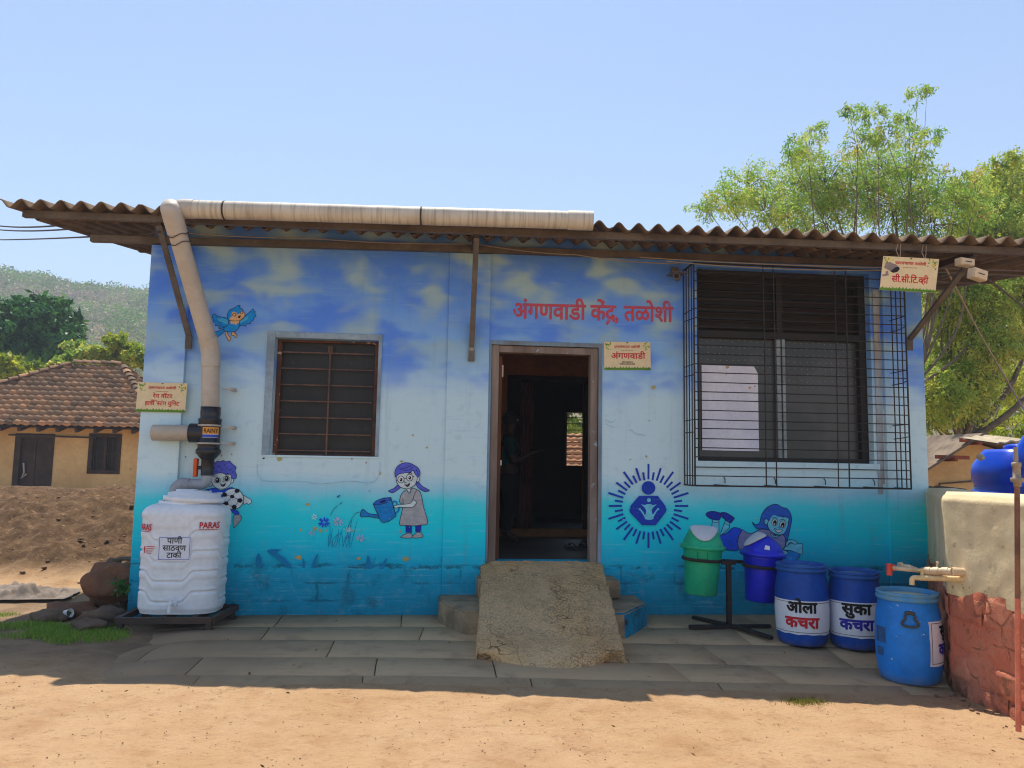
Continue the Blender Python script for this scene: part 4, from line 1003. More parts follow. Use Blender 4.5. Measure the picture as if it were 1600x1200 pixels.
for j in range(NZ + 1):
    t_ = j / NZ
    if t_ < .86:
        h = HB * t_ / .86; sc = 1.0 - .05 * (1 - smooth(0, .05, h)); taper = 1 - .035 * (1 - h / HB)
    else:
        q_ = (t_ - .86) / .14; h = HB + .10 * math.sin(q_ * math.pi / 2); sc = 1 - .42 * (1 - math.cos(q_ * math.pi / 2)); taper = 1
    for i, a in enumerate(angs):
        gsum = 0
        if h < HB:
            hh = h - wave(arcs[i])
            for gz0 in (.10, .27, .44, .61): 
                d_ = hh - gz0; gsum += .050 * math.exp(-(d_ / .010) ** 2) + .020 * smooth(.060, .022, abs(d_ - .07)) 
        x, y = tank_pt(a, sc * taper * (1 - gsum)); V.append((TC.x + x, TC.y + y, TZ0 + h))
for j in range(NZ):
    for i in range(NA): F_.append((j * NA + i, j * NA + (i + 1) % NA, (j + 1) * NA + (i + 1) % NA, (j + 1) * NA + i))
M['tank'] = pm('white_tank_plastic', S(236, 236, 236), S(226, 227, 229), 2.5, .42, .04, .003, spots=(S(60, 60, 62), 34, .755), spec=.45, var=.1, dust=(S(150, 140, 124), .03, .35))
TK = thing('water_tank', 'white ribbed plastic water tank with red lettering standing on iron frame', 'water tank', (TC.x, TC.y, TZ0))
np_mesh('tank_body', V, F_, M['tank'], TK, smooth_=True)
bm = B(); face(bm, [(TC.x + x, TC.y + y, TZ0) for x, y in [tank_pt(-a, .91) for a in angs]]); lathe(bm, [(.21, TZ0 + .89), (.235, TZ0 + .91), (.235, TZ0 + .94)], (TC.x, TC.y, 0), 40, sx=1.05, sy=.8); obj('tank_rim', bm, M['tank'], TK)
bm = B(); tl = Matrix.Translation((TC.x + .0, TC.y, 0)) @ Matrix.Rotation(math.radians(2.5), 4, 'Y') @ Matrix.Translation((-TC.x, -TC.y, 0))
lathe(bm, [(.245, TZ0 + .935), (.248, TZ0 + .975), (.215, TZ0 + .978), (.212, TZ0 + 1.005), (.12, TZ0 + 1.022), (.118, TZ0 + 1.03)], (TC.x, TC.y, 0), 40, sx=1.05, sy=.82, M=tl)
box(bm, (TC.x - .10, TC.y - .05, TZ0 + 1.02), (TC.x + .06, TC.y + .05, TZ0 + 1.04), 0, .01)
obj('tank_lid', bm, M['tank'], TK)
def tank_place(u0, z0, lift0):
    def f(u, v, l):
        a = 0
        s = u + u0; lo, hi = -math.pi, math.pi
        for _ in range(22):
            a = (lo + hi) / 2
            if arc_of(a) < s: lo = a
            else: hi = a
        x, y = tank_pt(a, 1 - .035 * (1 - (z0 + v - TZ0) / HB)); n_ = Vector((x / THX ** 2, y / THY ** 2)).normalized(); return Vector((TC.x + x + n_.x * (lift0 + l), TC.y + y + n_.y * (lift0 + l), z0 + v))
    return f
def tarc(px, py): p = Yp(px, py, TC.y - THY + .01); return p.x - TC.x, p.z
u0, z0 = tarc(273, 857); pl = tank_place(u0, z0, 0)
bm = B(); curved(bm, pl, .27, .205, .004, 0, 8)
fr = [(-.125, -.094, .25, .004), (-.125, .090, .25, .004), (-.127, -.094, .004, .188), (.123, -.094, .004, .188)]
for x, y, w_, h_ in fr:
    pts = [(x, y), (x + w_, y), (x + w_, y + h_), (x, y + h_)]
    nn = 8 if w_ > h_ else 1
    for k in range(nn): face(bm, [pl(x + w_ * k / nn, y, .0048), pl(x + w_ * (k + 1) / nn, y, .0048), pl(x + w_ * (k + 1) / nn, y + h_, .0048), pl(x + w_ * k / nn, y + h_, .0048)], 1)
for i, tx in enumerate((['पाणी'], ['साठवण'], ['टाकी'])): add_text(bm, tx, lambda u, v, l, i=i: pl(u, v + .043 - .06 * i, .0052 + l), .068, None, .03, 2, .03)
obj('tank_notice', bm, [LB['w'], LB['v'], LB['k']], TK, recalc=False)
bm = B()
for (px, py, w_) in ((328, 822, .17), (222, 825, .15)):
    uu, zz = tarc(px, py); pl2 = tank_place(uu, zz, .0)
    add_text(bm, ['PARAS'], lambda u, v, l: pl2(u, v - .02, .003 + l), .075, w_, .05, 0, .03)
    for k in range(7): face(bm, [pl2(-w_ / 2 + w_ * k / 7.6, -.034, .003), pl2(-w_ / 2 + w_ * (k + .8) / 7.6, -.034, .003), pl2(-w_ / 2 + w_ * (k + .8) / 7.6, -.028, .003), pl2(-w_ / 2 + w_ * k / 7.6, -.028, .003)], 0)
uu, zz = tarc(232, 859); pl2 = tank_place(uu, zz, 0)
add_text(bm, ['1'], lambda u, v, l: pl2(u - .05, v - .03, .003 + l), .08, None, .04, 0)
for k in range(4): face(bm, [pl2(-.03, .022 - .018 * k, .003), pl2(.05 - .01 * k, .022 - .018 * k, .003), pl2(.05 - .01 * k, .028 - .018 * k, .003), pl2(-.03, .028 - .018 * k, .003)], 0)
obj('maker_lettering', bm, LB['r'], TK, recalc=False)
uu, zz = tarc(270, 943); fy = TC.y - THY
bm = B(); p = Vector((TC.x + uu + .01, fy + .03, zz)); tube(bm, [p, p + Vector((0, -.045, 0))], .03, 14); tube(bm, [p + Vector((0, -.02, 0)), p + Vector((-.01, -.10, 0))], .014, 12); tube(bm, [p + Vector((-.01, -.095, .01)), p + Vector((-.012, -.10, -.06))], .015, 12); tube(bm, [p + Vector((-.008, -.08, .0)), p + Vector((-.012, -.08, .04))], .011, 10); box(bm, p + Vector((-.05, -.088, .04)), p + Vector((.02, -.072, .052)), 0, .004)
obj('tank_tap', bm, M['tank'], TK)
SD = thing('tank_stand', 'low black iron angle frame carrying the white water tank', 'stand', (-2.2, -.35, 0))
bm = B(); z = .092
for a_, b_ in (((-2.60, -.66), (-1.84, -.66)), ((-1.84, -.66), (-1.79, -.075)), ((-2.60, -.075), (-1.79, -.075)), ((-2.60, -.66), (-2.60, -.075)), ((-2.25, -.66), (-2.25, -.075)), ((-2.0, -.66), (-1.98, -.075))):
    bar(bm, (*a_, z), (*b_, z), .042, .05)
obj('top_frame', bm, M['darksteel'], SD)
for x, y in ((-2.58, -.64), (-1.87, -.64), (-1.82, -.10), (-2.58, -.10)):
    bm = B(); box(bm, (x - .024, y - .024, gz(x, y) + .01), (x + .024, y + .024, .066), 0, .003); box(bm, (x - .045, y - .045, gz(x, y) - .005), (x + .045, y + .045, gz(x, y) + .012)); obj('leg', bm, M['darksteel'], SD)

# ---- printed sign boards
SB = dict(bg=pm('cream_board', S(226, 204, 160, 1.08), None, 2, .5, .02, var=.08), green=pm('green_band', sh(76, 122, 30), sh(54, 96, 24), 7, .55, .02), leaf=pm('leaf_print', sh(96, 140, 40), sh(60, 104, 40), 30, .55, .02), yel=pm('yellow_leaf_print', sh(206, 190, 70), None, 20, .55, .02), red=LB['r'], grey=pm('small_brown_print', sh(150, 122, 90), None, 9, .6, .02), dk=LB['k'], edge=pm('board_edge', sh(96, 96, 60)), wh=LB['w'], cam=pm('grey_print', sh(120, 112, 116), None, 12, .5, .02))
def sign(tl, tr_, bl, label, lines, extras=None):
    """tl,tr,bl: corners in space (top left, top right, bottom left)"""
    U, Vv = (tr_ - tl), (tl - bl); w_, h_ = U.length, Vv.length; U, Vv = U.normalized(), Vv.normalized(); Nn = U.cross(Vv).normalized(); Nn = Nn if Nn.y < 0 else -Nn
    ctr = tl + U * w_ / 2 - Vv * h_ / 2; root = thing('sign_board', label, 'sign', tuple(ctr - Vv * h_ / 2))
    P = lambda u, v, l=0: ctr + U * u + Vv * v + Nn * (.004 + l)
    bm = B(); q8 = [ctr + U * (sx * w_ / 2) + Vv * (sy * h_ / 2) + Nn * k for k in (0, .004) for sx, sy in ((-1, -1), (1, -1), (1, 1), (-1, 1))]
    vs = [bm.verts.new(p) for p in q8]
    for f in ((0, 3, 2, 1), (4, 5, 6, 7), (0, 1, 5, 4), (1, 2, 6, 5), (2, 3, 7, 6), (3, 0, 4, 7)): bm.faces.new([vs[i] for i in f])
    pn = obj('panel', bm, SB['bg'], root)
    bm = B(); rr = random.Random(len(label)); lay = [0]
    def patch(pts, mi):
        lay[0] += 1; face(bm, [P(u * w_, v * h_, .0004 + .00003 * (lay[0] % 9)) for u, v in pts], mi)
    patch([(-.498, -.497), (.498, -.497), (.498, -.43), (-.498, -.43)], 0)
    lay[0] = 8
    for k in range(16): patch([(-.49 + k / 16.4, -.44), (-.43 + k / 16.4, -.44), (-.45 + k / 16.4, -.40 + rr.uniform(-.01, .03))], 1)
    for s in (-1, 1):
        for k in range(26):
            a_ = rr.uniform(0, 1); u = .48 - abs(rr.gauss(0, .045)) - (.11 * a_ * rr.random()); v = .48 - abs(rr.gauss(0, .10)) - .16 * (1 - a_) * rr.random(); sz = rr.uniform(.012, .03); t_ = rr.uniform(0, 6.28)
            if u < .30 or v < .08: continue
            patch([(s * (u + sz * math.cos(t_ + b_) * w), v + 1.6 * sz * math.sin(t_ + b_) * w) for b_, w in ((0, 1), (1.3, .5), (3.14, 1), (4.4, .5))], 1 if rr.random() < .7 else 2)
    lay[0] = 2; patch([(-.015, .45), (.015, .45), (.018, .475), (0, .492), (-.018, .475)], 5)
    for k in range(11): lay[0] = 3; patch([(-.13 + k * .0235, .185), (-.112 + k * .0235, .185), (-.112 + k * .0235, .21), (-.13 + k * .0235, .21)], 3)
    obj('border_print', bm, [SB['green'], SB['leaf'], SB['yel'], SB['grey'], SB['red'], SB['dk']], pn, recalc=False)
    bm = B()
    add_text(bm, [('rakar', 'ग'), 'ामपंचायत', ' ', 'तळोशी'], lambda u, v, l: P(u + .0 * w_, v + .285 * h_, .001 + l), .12 * h_, .56 * w_, .05, 0)
    for pieces, v0, size, wd in lines: add_text(bm, pieces, lambda u, v, l: P(u + .02 * w_, v + v0 * h_, .001 + l), size * h_, wd * w_, .045, 0)
    obj('lettering', bm, SB['red'], pn, recalc=False)
    if extras: extras(root, pn, P, w_, h_)
    return root
sign(Yp(216, 597, -.062), Yp(293, 599, -.062), Yp(212, 643, -.062), 'cream sign board on the wall corner above the grey overflow pipe', [(['रे', 'न', ' ', 'वॉटर'], -.02, .2, .40), (['हा', ('reph', 'वे'), 'ि', ('half', 'स'), 'टं', 'ग', ' ', 'यु', 'िन', 'ट'], -.27, .2, .70)])
def extra_an(root, pn, P, w_, h_):
    bm = B()
    for r_, n in ((-.24, 9), (-.31, 13)):
        for k in range(n): 
            u = (-n / 2 + k) * .026; face(bm, [P(u * w_, r_ * h_, .001), P((u + .019) * w_, r_ * h_, .001), P((u + .019) * w_, (r_ + .04) * h_, .001), P(u * w_, (r_ + .04) * h_, .001)])
    obj('small_print', bm, SB['dk'], pn, recalc=False)
sign(Yp(943.5, 534, -.006), Yp(1016, 534.5, -.006), Yp(944, 578, -.006), 'cream sign board fixed to the wall beside the top of the doorway', [(['अंगणवाडी'], -.10, .30, .74)], extra_an)
def extra_cc(root, pn, P, w_, h_):
    bm = B()
    def pt(pts, mi, l): face(bm, [P(u * w_, v * h_, l) for u, v in pts], mi)
    pt([(-.47, .16), (-.44, .30), (-.37, .33), (-.23, .24), (-.19, .17), (-.21, .08), (-.26, .03), (-.32, .05)], 0, .0012); pt([(-.35, .06), (-.26, .20), (-.20, .20), (-.185, .14), (-.22, .06), (-.29, .02)], 1, .0016)
    pt([(-.43, .05), (-.39, .08), (-.37, -.06), (-.47, -.10), (-.49, -.05), (-.43, -.02)], 0, .0012); obj('camera_print', bm, [SB['cam'], SB['dk']], pn, recalc=False)
    for u in (-.22, .24):
        bm = B(); a_ = P(u * w_, .49 * h_, -.002); b_ = a_ + Vector((.005, .02, .13)); tube(bm, [a_, a_ + Vector((-.025, .0, .06)), b_], .003, 5); tube(bm, [a_ + Vector((.01, 0, 0)), b_ + Vector((.03, 0, 0))], .003, 5); obj('hanging_wire', bm, pm('pale_wire', sh(150, 146, 140)), root)
sign(Yp(1380, 400, -1.0), Yp(1467, 405, -1.0), Yp(1374, 453, -.96), 'cream sign board with a security camera picture hanging from the eave', [(['सी.', 'सी.', 'िट.', ('half', 'व'), 'ही'], -.24, .27, .66)], extra_cc)

# ---- litter bins on a stand
BS = thing('bin_stand', 'black iron post stand with cross foot holding two litter bins', 'stand', (2.665, -.55, gz(2.665, -.55)))
zt = .575; tilt = -.055
bm = B(); box(bm, (2.645, -.57, gz(2.66, -.55) + .02), (2.685, -.53, zt)); obj('post', bm, M['blackiron'], BS)
bm = B(); g0 = gz(2.66, -.55) + .035; bar(bm, (2.28, -.60, g0), (3.06, -.52, g0 - .012), .045, .03); bar(bm, (2.45, -.20, g0 + .004), (2.64, -.53, g0 + .004), .045, .03); bar(bm, (2.69, -.57, g0 + .004), (2.86, -1.0, g0 - .012), .045, .03); obj('cross_foot', bm, M['blackiron'], BS)
bm = B(); bar(bm, (2.40, -.42, zt + .016), (2.95, -.42, zt + .016 + .55 * tilt), .03, .03); bar(bm, (2.60, -.55, zt), (2.73, -.55, zt), .03, .035); bar(bm, (2.665, -.55, zt + .003), (2.665, -.42, zt + .003), .03, .03); obj('cross_bar', bm, M['blackiron'], BS)
def bin_(x, zb, cols, label, rotz, name_ext):
    y = -.58; H = .405; rb, rt = .142, .173
    T = Matrix.Translation((x, y, zb)) @ Matrix.Rotation(math.radians(3.0), 4, 'Y') @ Matrix.Rotation(rotz, 4, 'Z') 
    root = thing('litter_bin', label, 'bin', (x, y, zb), 'litter bins on the stand')
    bm = B(); lathe(bm, [(rb * .94, 0), (rb, .012), (rb + .017, H * .70), (rb + .019, H * .73), (rt - .007, H * .77), (rt, H * .95), (rt + .008, H)], (0, 0, 0), 40, M=T); obj('bin_body', bm, cols[0], root)
    bm = B(); lathe(bm, [(rt + .006, H - .004), (rt + .030, H - .002), (rt + .032, H + .026), (rt + .012, H + .034), (rt + .004, H + .05)], (0, 0, 0), 40, cap_bottom=False, cap_top=False, M=T)
    tmp = bmesh.new(); n, lv, hh, rw = 48, 12, .150, .118      # gable-shaped swing lid: a round rim drawn up to a straight ridge
    def hp(a_, t_):
        ca, sa = math.cos(a_), math.sin(a_); rx, ry = (rt + .006) * ca, (rt + .006) * sa; qx = max(-rw, min(rw, rx * .95)); k_ = t_
        bul = .030 * math.sin(math.pi * t_) ; x_ = rx + (qx - rx) * (k_ ** 1.6); y_ = ry * (1 - k_) ** .82 + 0.0 * bul
        return Vector((x_, y_ + (bul * .5 * sa), H + .045 + hh * (k_ ** .9) - .018 * (abs(x_) / rw) ** 4 * k_))
    rings = [[tmp.verts.new(hp(2 * math.pi * k / n, j / lv * .985)) for k in range(n)] for j in range(lv + 1)]
    for ra, rb_ in zip(rings, rings[1:]):
        for k in range(n):
            f = tmp.faces.new((ra[k], ra[(k + 1) % n], rb_[(k + 1) % n], rb_[k])); f.smooth = True
    tmp.faces.new(rings[-1]); merge(bm, tmp, 0, T); obj('bin_hood', bm, cols[0], root)
    bm = B(); tmp = bmesh.new(); m, mu = 14, 18; g = []         # white flap: a U-shaped panel on the front slope, standing a little proud of it
    for j in range(m + 1):
        t_ = .13 + .845 * j / m; row = []; fw = (max(0.0, 1 - (1 - (t_ - .13) / .845) ** 2.4)) ** .5
        for i in range(mu + 1):
            u = (i / mu * 2 - 1) * fw; a_ = -math.pi / 2 + u * (.52 + .30 * t_); q_ = hp(a_, t_); dep = .012 * (1 - abs(i / mu * 2 - 1) ** 6) * (1 - t_ * .4)
            row.append(tmp.verts.new(q_ + Vector((0, -.010 - .012 * t_, .008 + .010 * t_)) + Vector((0, -dep * math.exp(-((u * 2.2) ** 2 + ((t_ - .45) * 3) ** 2) * 1.5), 0))))
        g.append(row)
    for j in range(m):
        for i in range(mu):
            f = tmp.faces.new((g[j][i], g[j][i + 1], g[j + 1][i + 1], g[j + 1][i])); f.smooth = True
    ret = bmesh.ops.extrude_face_region(tmp, geom=tmp.faces[:]); bmesh.ops.translate(tmp, vec=(0, .012, -.004), verts=[e for e in ret['geom'] if isinstance(e, bmesh.types.BMVert)])
    bmesh.ops.recalc_face_normals(tmp, faces=tmp.faces[:]); merge(bm, tmp, 0, T); obj('swing_flap', bm, pm('grey_white_plastic', S(205, 208, 212), None, 6, .45, .04, var=.06), root)
    bm = B(); lathe(bm, [(rt - .004, H * .735), (rt + .010, H * .735), (rt + .010, H * .80), (rt - .004, H * .80)], (0, 0, 0), 36, cap_bottom=False, cap_top=False, M=T); obj('holding_ring', bm, M['blackiron'], BS)
    return root, T, rt, H, hp
gm = pm('green_bin_plastic', sh(14, 148, 112), sh(8, 128, 98), 3, .42, .03, .002, spec=.45, var=.14, dust=(sh(120, 120, 100), .02, .3)); bmt = pm('deep_blue_bin_plastic', sh(14, 30, 190), sh(8, 20, 150), 3, .38, .03, .002, spec=.5, var=.1)
g_, T, rt, H, hp = bin_(2.392, .300, (gm,), 'green litter bin with its white flap facing the front, on the post stand', -.28, '')
bm = B(); pl = cyl_place(0, 0, rt + .002, -.05, H * .89)
for a_, b_, c_, d_ in ((-.045, -.035, .006, .06), (.039, -.035, .006, .06), (-.045, -.037, .09, .006)): curved(bm, lambda u, v, l: pl(u + a_ + c_ / 2, v + b_ + d_ / 2, l), c_, d_, .004, 0, 4)
bmesh.ops.transform(bm, matrix=T, verts=bm.verts[:]); obj('grip_moulding', bm, pm('dark_green_edge', sh(6, 104, 80)), g_, recalc=False)
g_, T, rt, H, hp = bin_(2.957, .240, (bmt,), 'deep blue litter bin with flap turned sideways, between green bin and barrels', math.radians(-92), '')
bm = B(); aa = math.radians(-12 + 0); tag_p = [T @ (hp(aa + da, t_) + Vector((.010 * math.cos(aa), .010 * math.sin(aa), .006))) for da, t_ in ((-.15, .18), (.15, .18), (.16, .50), (-.16, .50))]; face(bm, tag_p); face(bm, [p - Vector((0, -.002, 0)) for p in tag_p][::-1]); obj('paper_tag', bm, LB['w'], g_)

# ---- blue barrels
def barrel(x, y, R_, Hh, mat_, label, rot, lines, lab, tilt=0.0, dirty=False):
    zb = gz(x, y) + .018; root = thing('storage_barrel', label, 'barrel', (x, y, zb), 'blue barrels for sorted waste')
    T = Matrix.Translation((x, y, zb)) @ Matrix.Rotation(tilt, 4, 'Y')
    pr = [(R_ * .80, 0), (R_ * .87, .012), (R_ * .93, .06), (R_ * .985, .16), (R_, .28), (R_ * .992, .40), (R_ * .95, .50), (R_ * .90, .555), (R_ * .885, .585), (R_ * .885, .60)]
    pr = [(a, b * Hh / .65) for a, b in pr]
    bm = B(); lathe(bm, pr, (0, 0, 0), 48, M=T); obj('barrel_body', bm, mat_[0], root)
    s = Hh / .65; bm = B(); lathe(bm, [(R_ * .89, .592 * s), (R_ * .935, .594 * s), (R_ * .945, .606 * s), (R_ * .945, .618 * s), (R_ * .90, .624 * s), (R_ * .925, .630 * s), (R_ * .945, .640 * s), (R_ * .93, .652 * s), (R_ * .90, .655 * s), (R_ * .875, .648 * s), (R_ * .86, .615 * s)], (0, 0, 0), 48, cap_top=False, M=T); lo = obj('barrel_lid', bm, mat_[1], root)
    bm = B(); lathe(bm, [(R_ * .859, .612 * s), (R_ * .858, .618 * s), (R_ * .5, .622 * s), (R_ * .45, .628 * s), (R_ * .1, .629 * s)], (0, 0, 0), 40, M=T); obj('lid_disc', bm, mat_[2], lo)  # recess floor of the lid; its pale colour imitates reflected light
    def rad(z):
        z = z
        for (ra, za), (rb, zb2) in zip(pr, pr[1:]):
            if za <= z <= zb2: return ra + (rb - ra) * (z - za) / (zb2 - za)
        return R_
    def P(u, v, l): 
        a = rot + u / R_; r_ = rad(v) + .0025 + l; return T @ Vector((r_ * math.sin(a), -r_ * math.cos(a), v))
    w_, h_, zc = lab
    bm = B(); n, nv = 16, 8; g = []
    for j in range(nv + 1):
        row = []
        for i in range(n + 1):
            u, v = -w_ / 2 + w_ * i / n, zc - h_ / 2 + h_ * j / nv; k = .0 + .0022 * abs(mnoise.noise(Vector((u * 9, v * 9, x))))
            if (i in (0, n)) : u += .006 * mnoise.noise(Vector((v * 14, i, x * 3)))
            if j == 0: v += .008 * mnoise.noise(Vector((u * 16, 3, x * 3)))
            row.append(bm.verts.new(P(u, v, k)))
        g.append(row)
    for j in range(nv):
        for i in range(n): f = bm.faces.new((g[j][i], g[j][i + 1], g[j + 1][i + 1], g[j + 1][i])); f.smooth = True
    lb = obj('paper_label', bm, LB['w'], root, recalc=False)
    bm = B(); e = .016
    for a, b, c, d in ((-w_ / 2 + e, -h_ / 2 + e, w_ - 2 * e, .0035), (-w_ / 2 + e, h_ / 2 - e, w_ - 2 * e, .0035), (-w_ / 2 + e, -h_ / 2 + e, .0035, h_ - 2 * e), (w_ / 2 - e, -h_ / 2 + e, .0035, h_ - 2 * e)):
        curved(bm, lambda u, v, l: P(u + a + c / 2, zc + v + b + d / 2, l), c, d, .0032, 0, 14 if c > d else 1, 1 if c > d else 8)
    obj('label_border', bm, LB['k'], lb, recalc=False)
    for pieces, v0, size, wd, m in lines:
        bm = B(); add_text(bm, pieces, lambda u, v, l: P(u, zc + v0 + v, .0036 + l), size, wd, .085, 0, .025); obj('lettering', bm, m, lb, recalc=False)
    return root, P, T, rad
bb = (pm('dark_blue_barrel', sh(10, 66, 158), sh(8, 54, 132), 4, .5, .06, .003, var=.16, dust=(sh(120, 108, 92), .06, .55)), pm('dark_blue_lid', sh(30, 82, 158), sh(22, 64, 132), 6, .5, .05), pm('grey_blue_lid_glare', sh(96, 128, 150), sh(70, 100, 130), 4, .35, .03))
KK = LB['k']
b1 = barrel(3.145, -.98, .222, .66, bb, 'dark blue barrel whose label has a black word above a red word', -.45, [(['ओला'], .045, .125, .25, KK), (['कचरा'], -.078, .125, .285, LB['r'])], (.60, .275, .24))
b2_ = barrel(3.575, -1.06, .218, .63, bb, 'dark blue barrel with torn label, black word above a blue word, middle barrel', -.44, [(['सुका'], .05, .125, .24, KK), (['कचरा'], -.078, .125, .28, LB['v'])], (.54, .285, .25))
lightb = (pm('light_blue_barrel', sh(22, 114, 206), sh(20, 98, 180), 3, .5, .08, .003, spots=(sh(196, 196, 190), 26, .69), var=.16, dust=(sh(110, 112, 92), .10, .6)), pm('scuffed_lid', sh(48, 120, 184), sh(84, 130, 160), 5, .6, .08), pm('pale_lid_glare', sh(150, 168, 158), sh(168, 176, 160), 4, .45, .04))  # disc colour holds a painted reflection, as on the dark blue barrels
R3 = 1.0; R3B = .226
b3 = barrel(3.50, -1.93, .226, .635, lightb, 'lighter blue barrel spattered with paint beside the red stone wall', R3, [(['सुका'], .045, .115, .23, KK), (['कचरा'], -.08, .115, .27, LB['v'])], (.42, .31, .30))
root, P, T, rad = b3
bm = B(); hp = [(-.035, .53), (-.03, .505), (-.05, .48), (-.045, .46), (0, .452), (.045, .46), (.05, .48), (.03, .505), (.035, .53)]
tube(bm, catmull([tuple(P(u + (-.50 - R3) * R3B, v - .035, .018)) for u, v in hp], False, 4), .009, 8)
tube(bm, [P((-.50 - R3) * R3B - .03, .505, .004), P((-.50 - R3) * R3B, .515, .02), P((-.50 - R3) * R3B + .03, .505, .004)], .014, 8)
obj('carry_handle', bm, pm('dark_grey_handle', sh(58, 64, 66)), root)
bm = B()
for a_, z_, w_, h_ in (((-1.50 - R3) * R3B, .33, .10, .11), ((-1.54 - R3) * R3B, .21, .07, .06)): curved(bm, lambda u, v, l: P(u + a_, v + z_, l), w_, h_, .0004, 0, 4, 3)
obj('worn_sticker', bm, pm('worn_dark_sticker', sh(34, 66, 112), sh(40, 84, 140), 30), root, recalc=False)
root, P, T, rad = b2_
bm = B(); tube(bm, catmull([tuple(P(.36, v, l)) for v, l in ((.44, .0), (.43, .03), (.38, .035), (.34, .02), (.33, .0))], False, 4), .009, 8); obj('carry_handle', bm, M['hdpe'], root)

# ================================================================== RIGHT SIDE
# boundary wall: plaster over a red stone base, running from the building corner toward the viewer
WP = [Vector((4.966, .02, 0)), Vector((3.67, -2.15, 0)), Vector((3.655, -2.96, 0)), Vector((3.66, -4.6, 0))]
A0 = WP[1]
SEG = [(WP[k + 1] - WP[k]).length for k in range(3)]; WL = sum(SEG)
WLD = [(WP[k + 1] - WP[k]).normalized() for k in range(3)]; WNR = [Vector((d.y, -d.x, 0)) for d in WLD]; WNR = [n if n.x < 0 else -n for n in WNR]
def mat_plaster():
    t = NT('mouldy_yellow_plaster'); n = t.noise(1.6, 6, .65); f = t.noise(14, 6, .7); X, Y, Z = t.xyz()
    c = t.ramp(n, [(.3, S(238, 218, 176)), (.5, S(222, 202, 160)), (.72, S(244, 230, 196))])
    c = t.mix(t.step(t.math('ADD', Z, t.math('MULTIPLY', n, .7)), 1.02, .78, 0, .75), c, S(216, 196, 130))
    blot = t.math('MULTIPLY', t.step(t.noise(5.2, 6, .75), .56, .66), t.step(Z, .95, .6)); c = t.mix(t.math('MULTIPLY', blot, .8), c, sh(64, 58, 34))
    c = t.mix(t.step(t.noise(7, 5, .7), .58, .68, 0, .6), c, sh(128, 112, 88))
    c = t.mix(t.math('MULTIPLY', t.step(f, .5, .62), t.step(Z, 1.14, 1.22)), c, sh(214, 200, 168))
    return t.out(c, .92, t.bump(t.math('ADD', f, n), .5, .012), 0, .1)
def mat_redstone():
    t = NT('red_washed_stone'); n = t.noise(3, 6, .7); f = t.noise(22, 6, .7)
    a = t.n('ShaderNodeAttribute', {'attribute_name': 'tone'}).outputs['Fac']
    c = t.mix(a, sh(164, 100, 82), sh(146, 94, 78)); c = t.mix(t.step(n, .46, .66, 0, .8), c, sh(180, 132, 112)); c = t.mix(t.step(f, .56, .7, 0, .6), c, sh(92, 52, 40)); c = t.mix(t.step(t.noise(6, 5, .7), .56, .66, 0, .6), c, sh(86, 66, 42)); c = t.mix(t.step(t.noise(1.9, 4, .6), .45, .62, 0, .55), c, sh(168, 116, 98))
    P2 = t.n('ShaderNodeVectorMath', {'operation': 'ADD'}, **{'0': t.scaled((1.0, 1.0, 1.7)), '1': t.n('ShaderNodeTexNoise', Vector=t.co, Scale=2.2).outputs['Color']}).outputs[0]
    cr = t.n('ShaderNodeTexVoronoi', {'feature': 'DISTANCE_TO_EDGE'}, Vector=P2, Scale=2.3).outputs['Distance']; ln = t.math('MULTIPLY', t.step(cr, .045, .01), t.step(t.noise(3.5, 5, .7), .46, .60))
    c = t.mix(t.math('MULTIPLY', ln, .42), c, t.mix(t.step(t.noise(8, 3), .45, .6), sh(58, 50, 24), sh(70, 46, 34)))
    c = t.mix(t.math('MULTIPLY', t.step(t.xyz()[2], .10, -.12), t.step(t.noise(4, 5, .7), .38, .6)), c, sh(46, 40, 28))
    return t.out(c, .92, t.bump(t.math('ADD', f, t.math('MULTIPLY', ln, -.7)), .8, .02), 0, .1)
M['plaster'] = mat_plaster(); M['redstone'] = mat_redstone(); M['mossmortar'] = pm('mossy_mortar', sh(150, 98, 78), sh(110, 78, 56), 6, .95, .8, .02)
BW = thing('boundary_wall', 'short boundary wall of mouldy yellow plaster over red painted stones', 'wall', tuple(A0))
def wp(s, n_, z):
    k = 0; q_ = s
    while k < 2 and q_ > SEG[k]: q_ -= SEG[k]; k += 1
    n0 = WNR[k]
    for kk, sb in ((0, SEG[0]), (1, SEG[0] + SEG[1])):
        if abs(s - sb) < .10: t_ = smooth(-.10, .10, s - sb); n0 = (WNR[kk] * (1 - t_) + WNR[kk + 1] * t_).normalized()
    p = WP[k] + WLD[k] * q_ + n0 * n_; return Vector((p.x, p.y, z))
V, F_ = [], []; ns, nz = 150, 44
zlow = lambda s: .60 - .012 * s + .03 * mnoise.noise(Vector((s * 2.3, 0, 0))); ztop = lambda s: 1.262 + .008 * s
for j in range(nz + 1):
    for i in range(ns + 1):
        s = WL * i / ns; t_ = j / nz; z = zlow(s) + (ztop(s) - zlow(s)) * t_; q3 = Vector((s, 0, z))
        rnd = .035 * (smooth(.93, 1.0, t_)) ; n_ = -rnd + .010 * mnoise.noise(q3 * 2.2) + .005 * mnoise.noise(q3 * 8); V.append(tuple(wp(s, n_, z + (.012 * mnoise.noise(Vector((s * 4, 5, 0))) if j > nz - 3 else 0))))
for j in range(nz):
    for i in range(ns): k = j * (ns + 1) + i; F_.append((k, k + 1, k + ns + 2, k + ns + 1))
k0 = len(V)
for i in range(ns + 1):
    s = WL * i / ns; V.append(tuple(wp(s, -.25, ztop(s) + .01)))
for i in range(ns): k = nz * (ns + 1) + i; F_.append((k, k + 1, k0 + i + 1, k0 + i))
k1 = len(V)
for i in range(ns + 1): V.append(tuple(wp(WL * i / ns, -.25, -.3)))
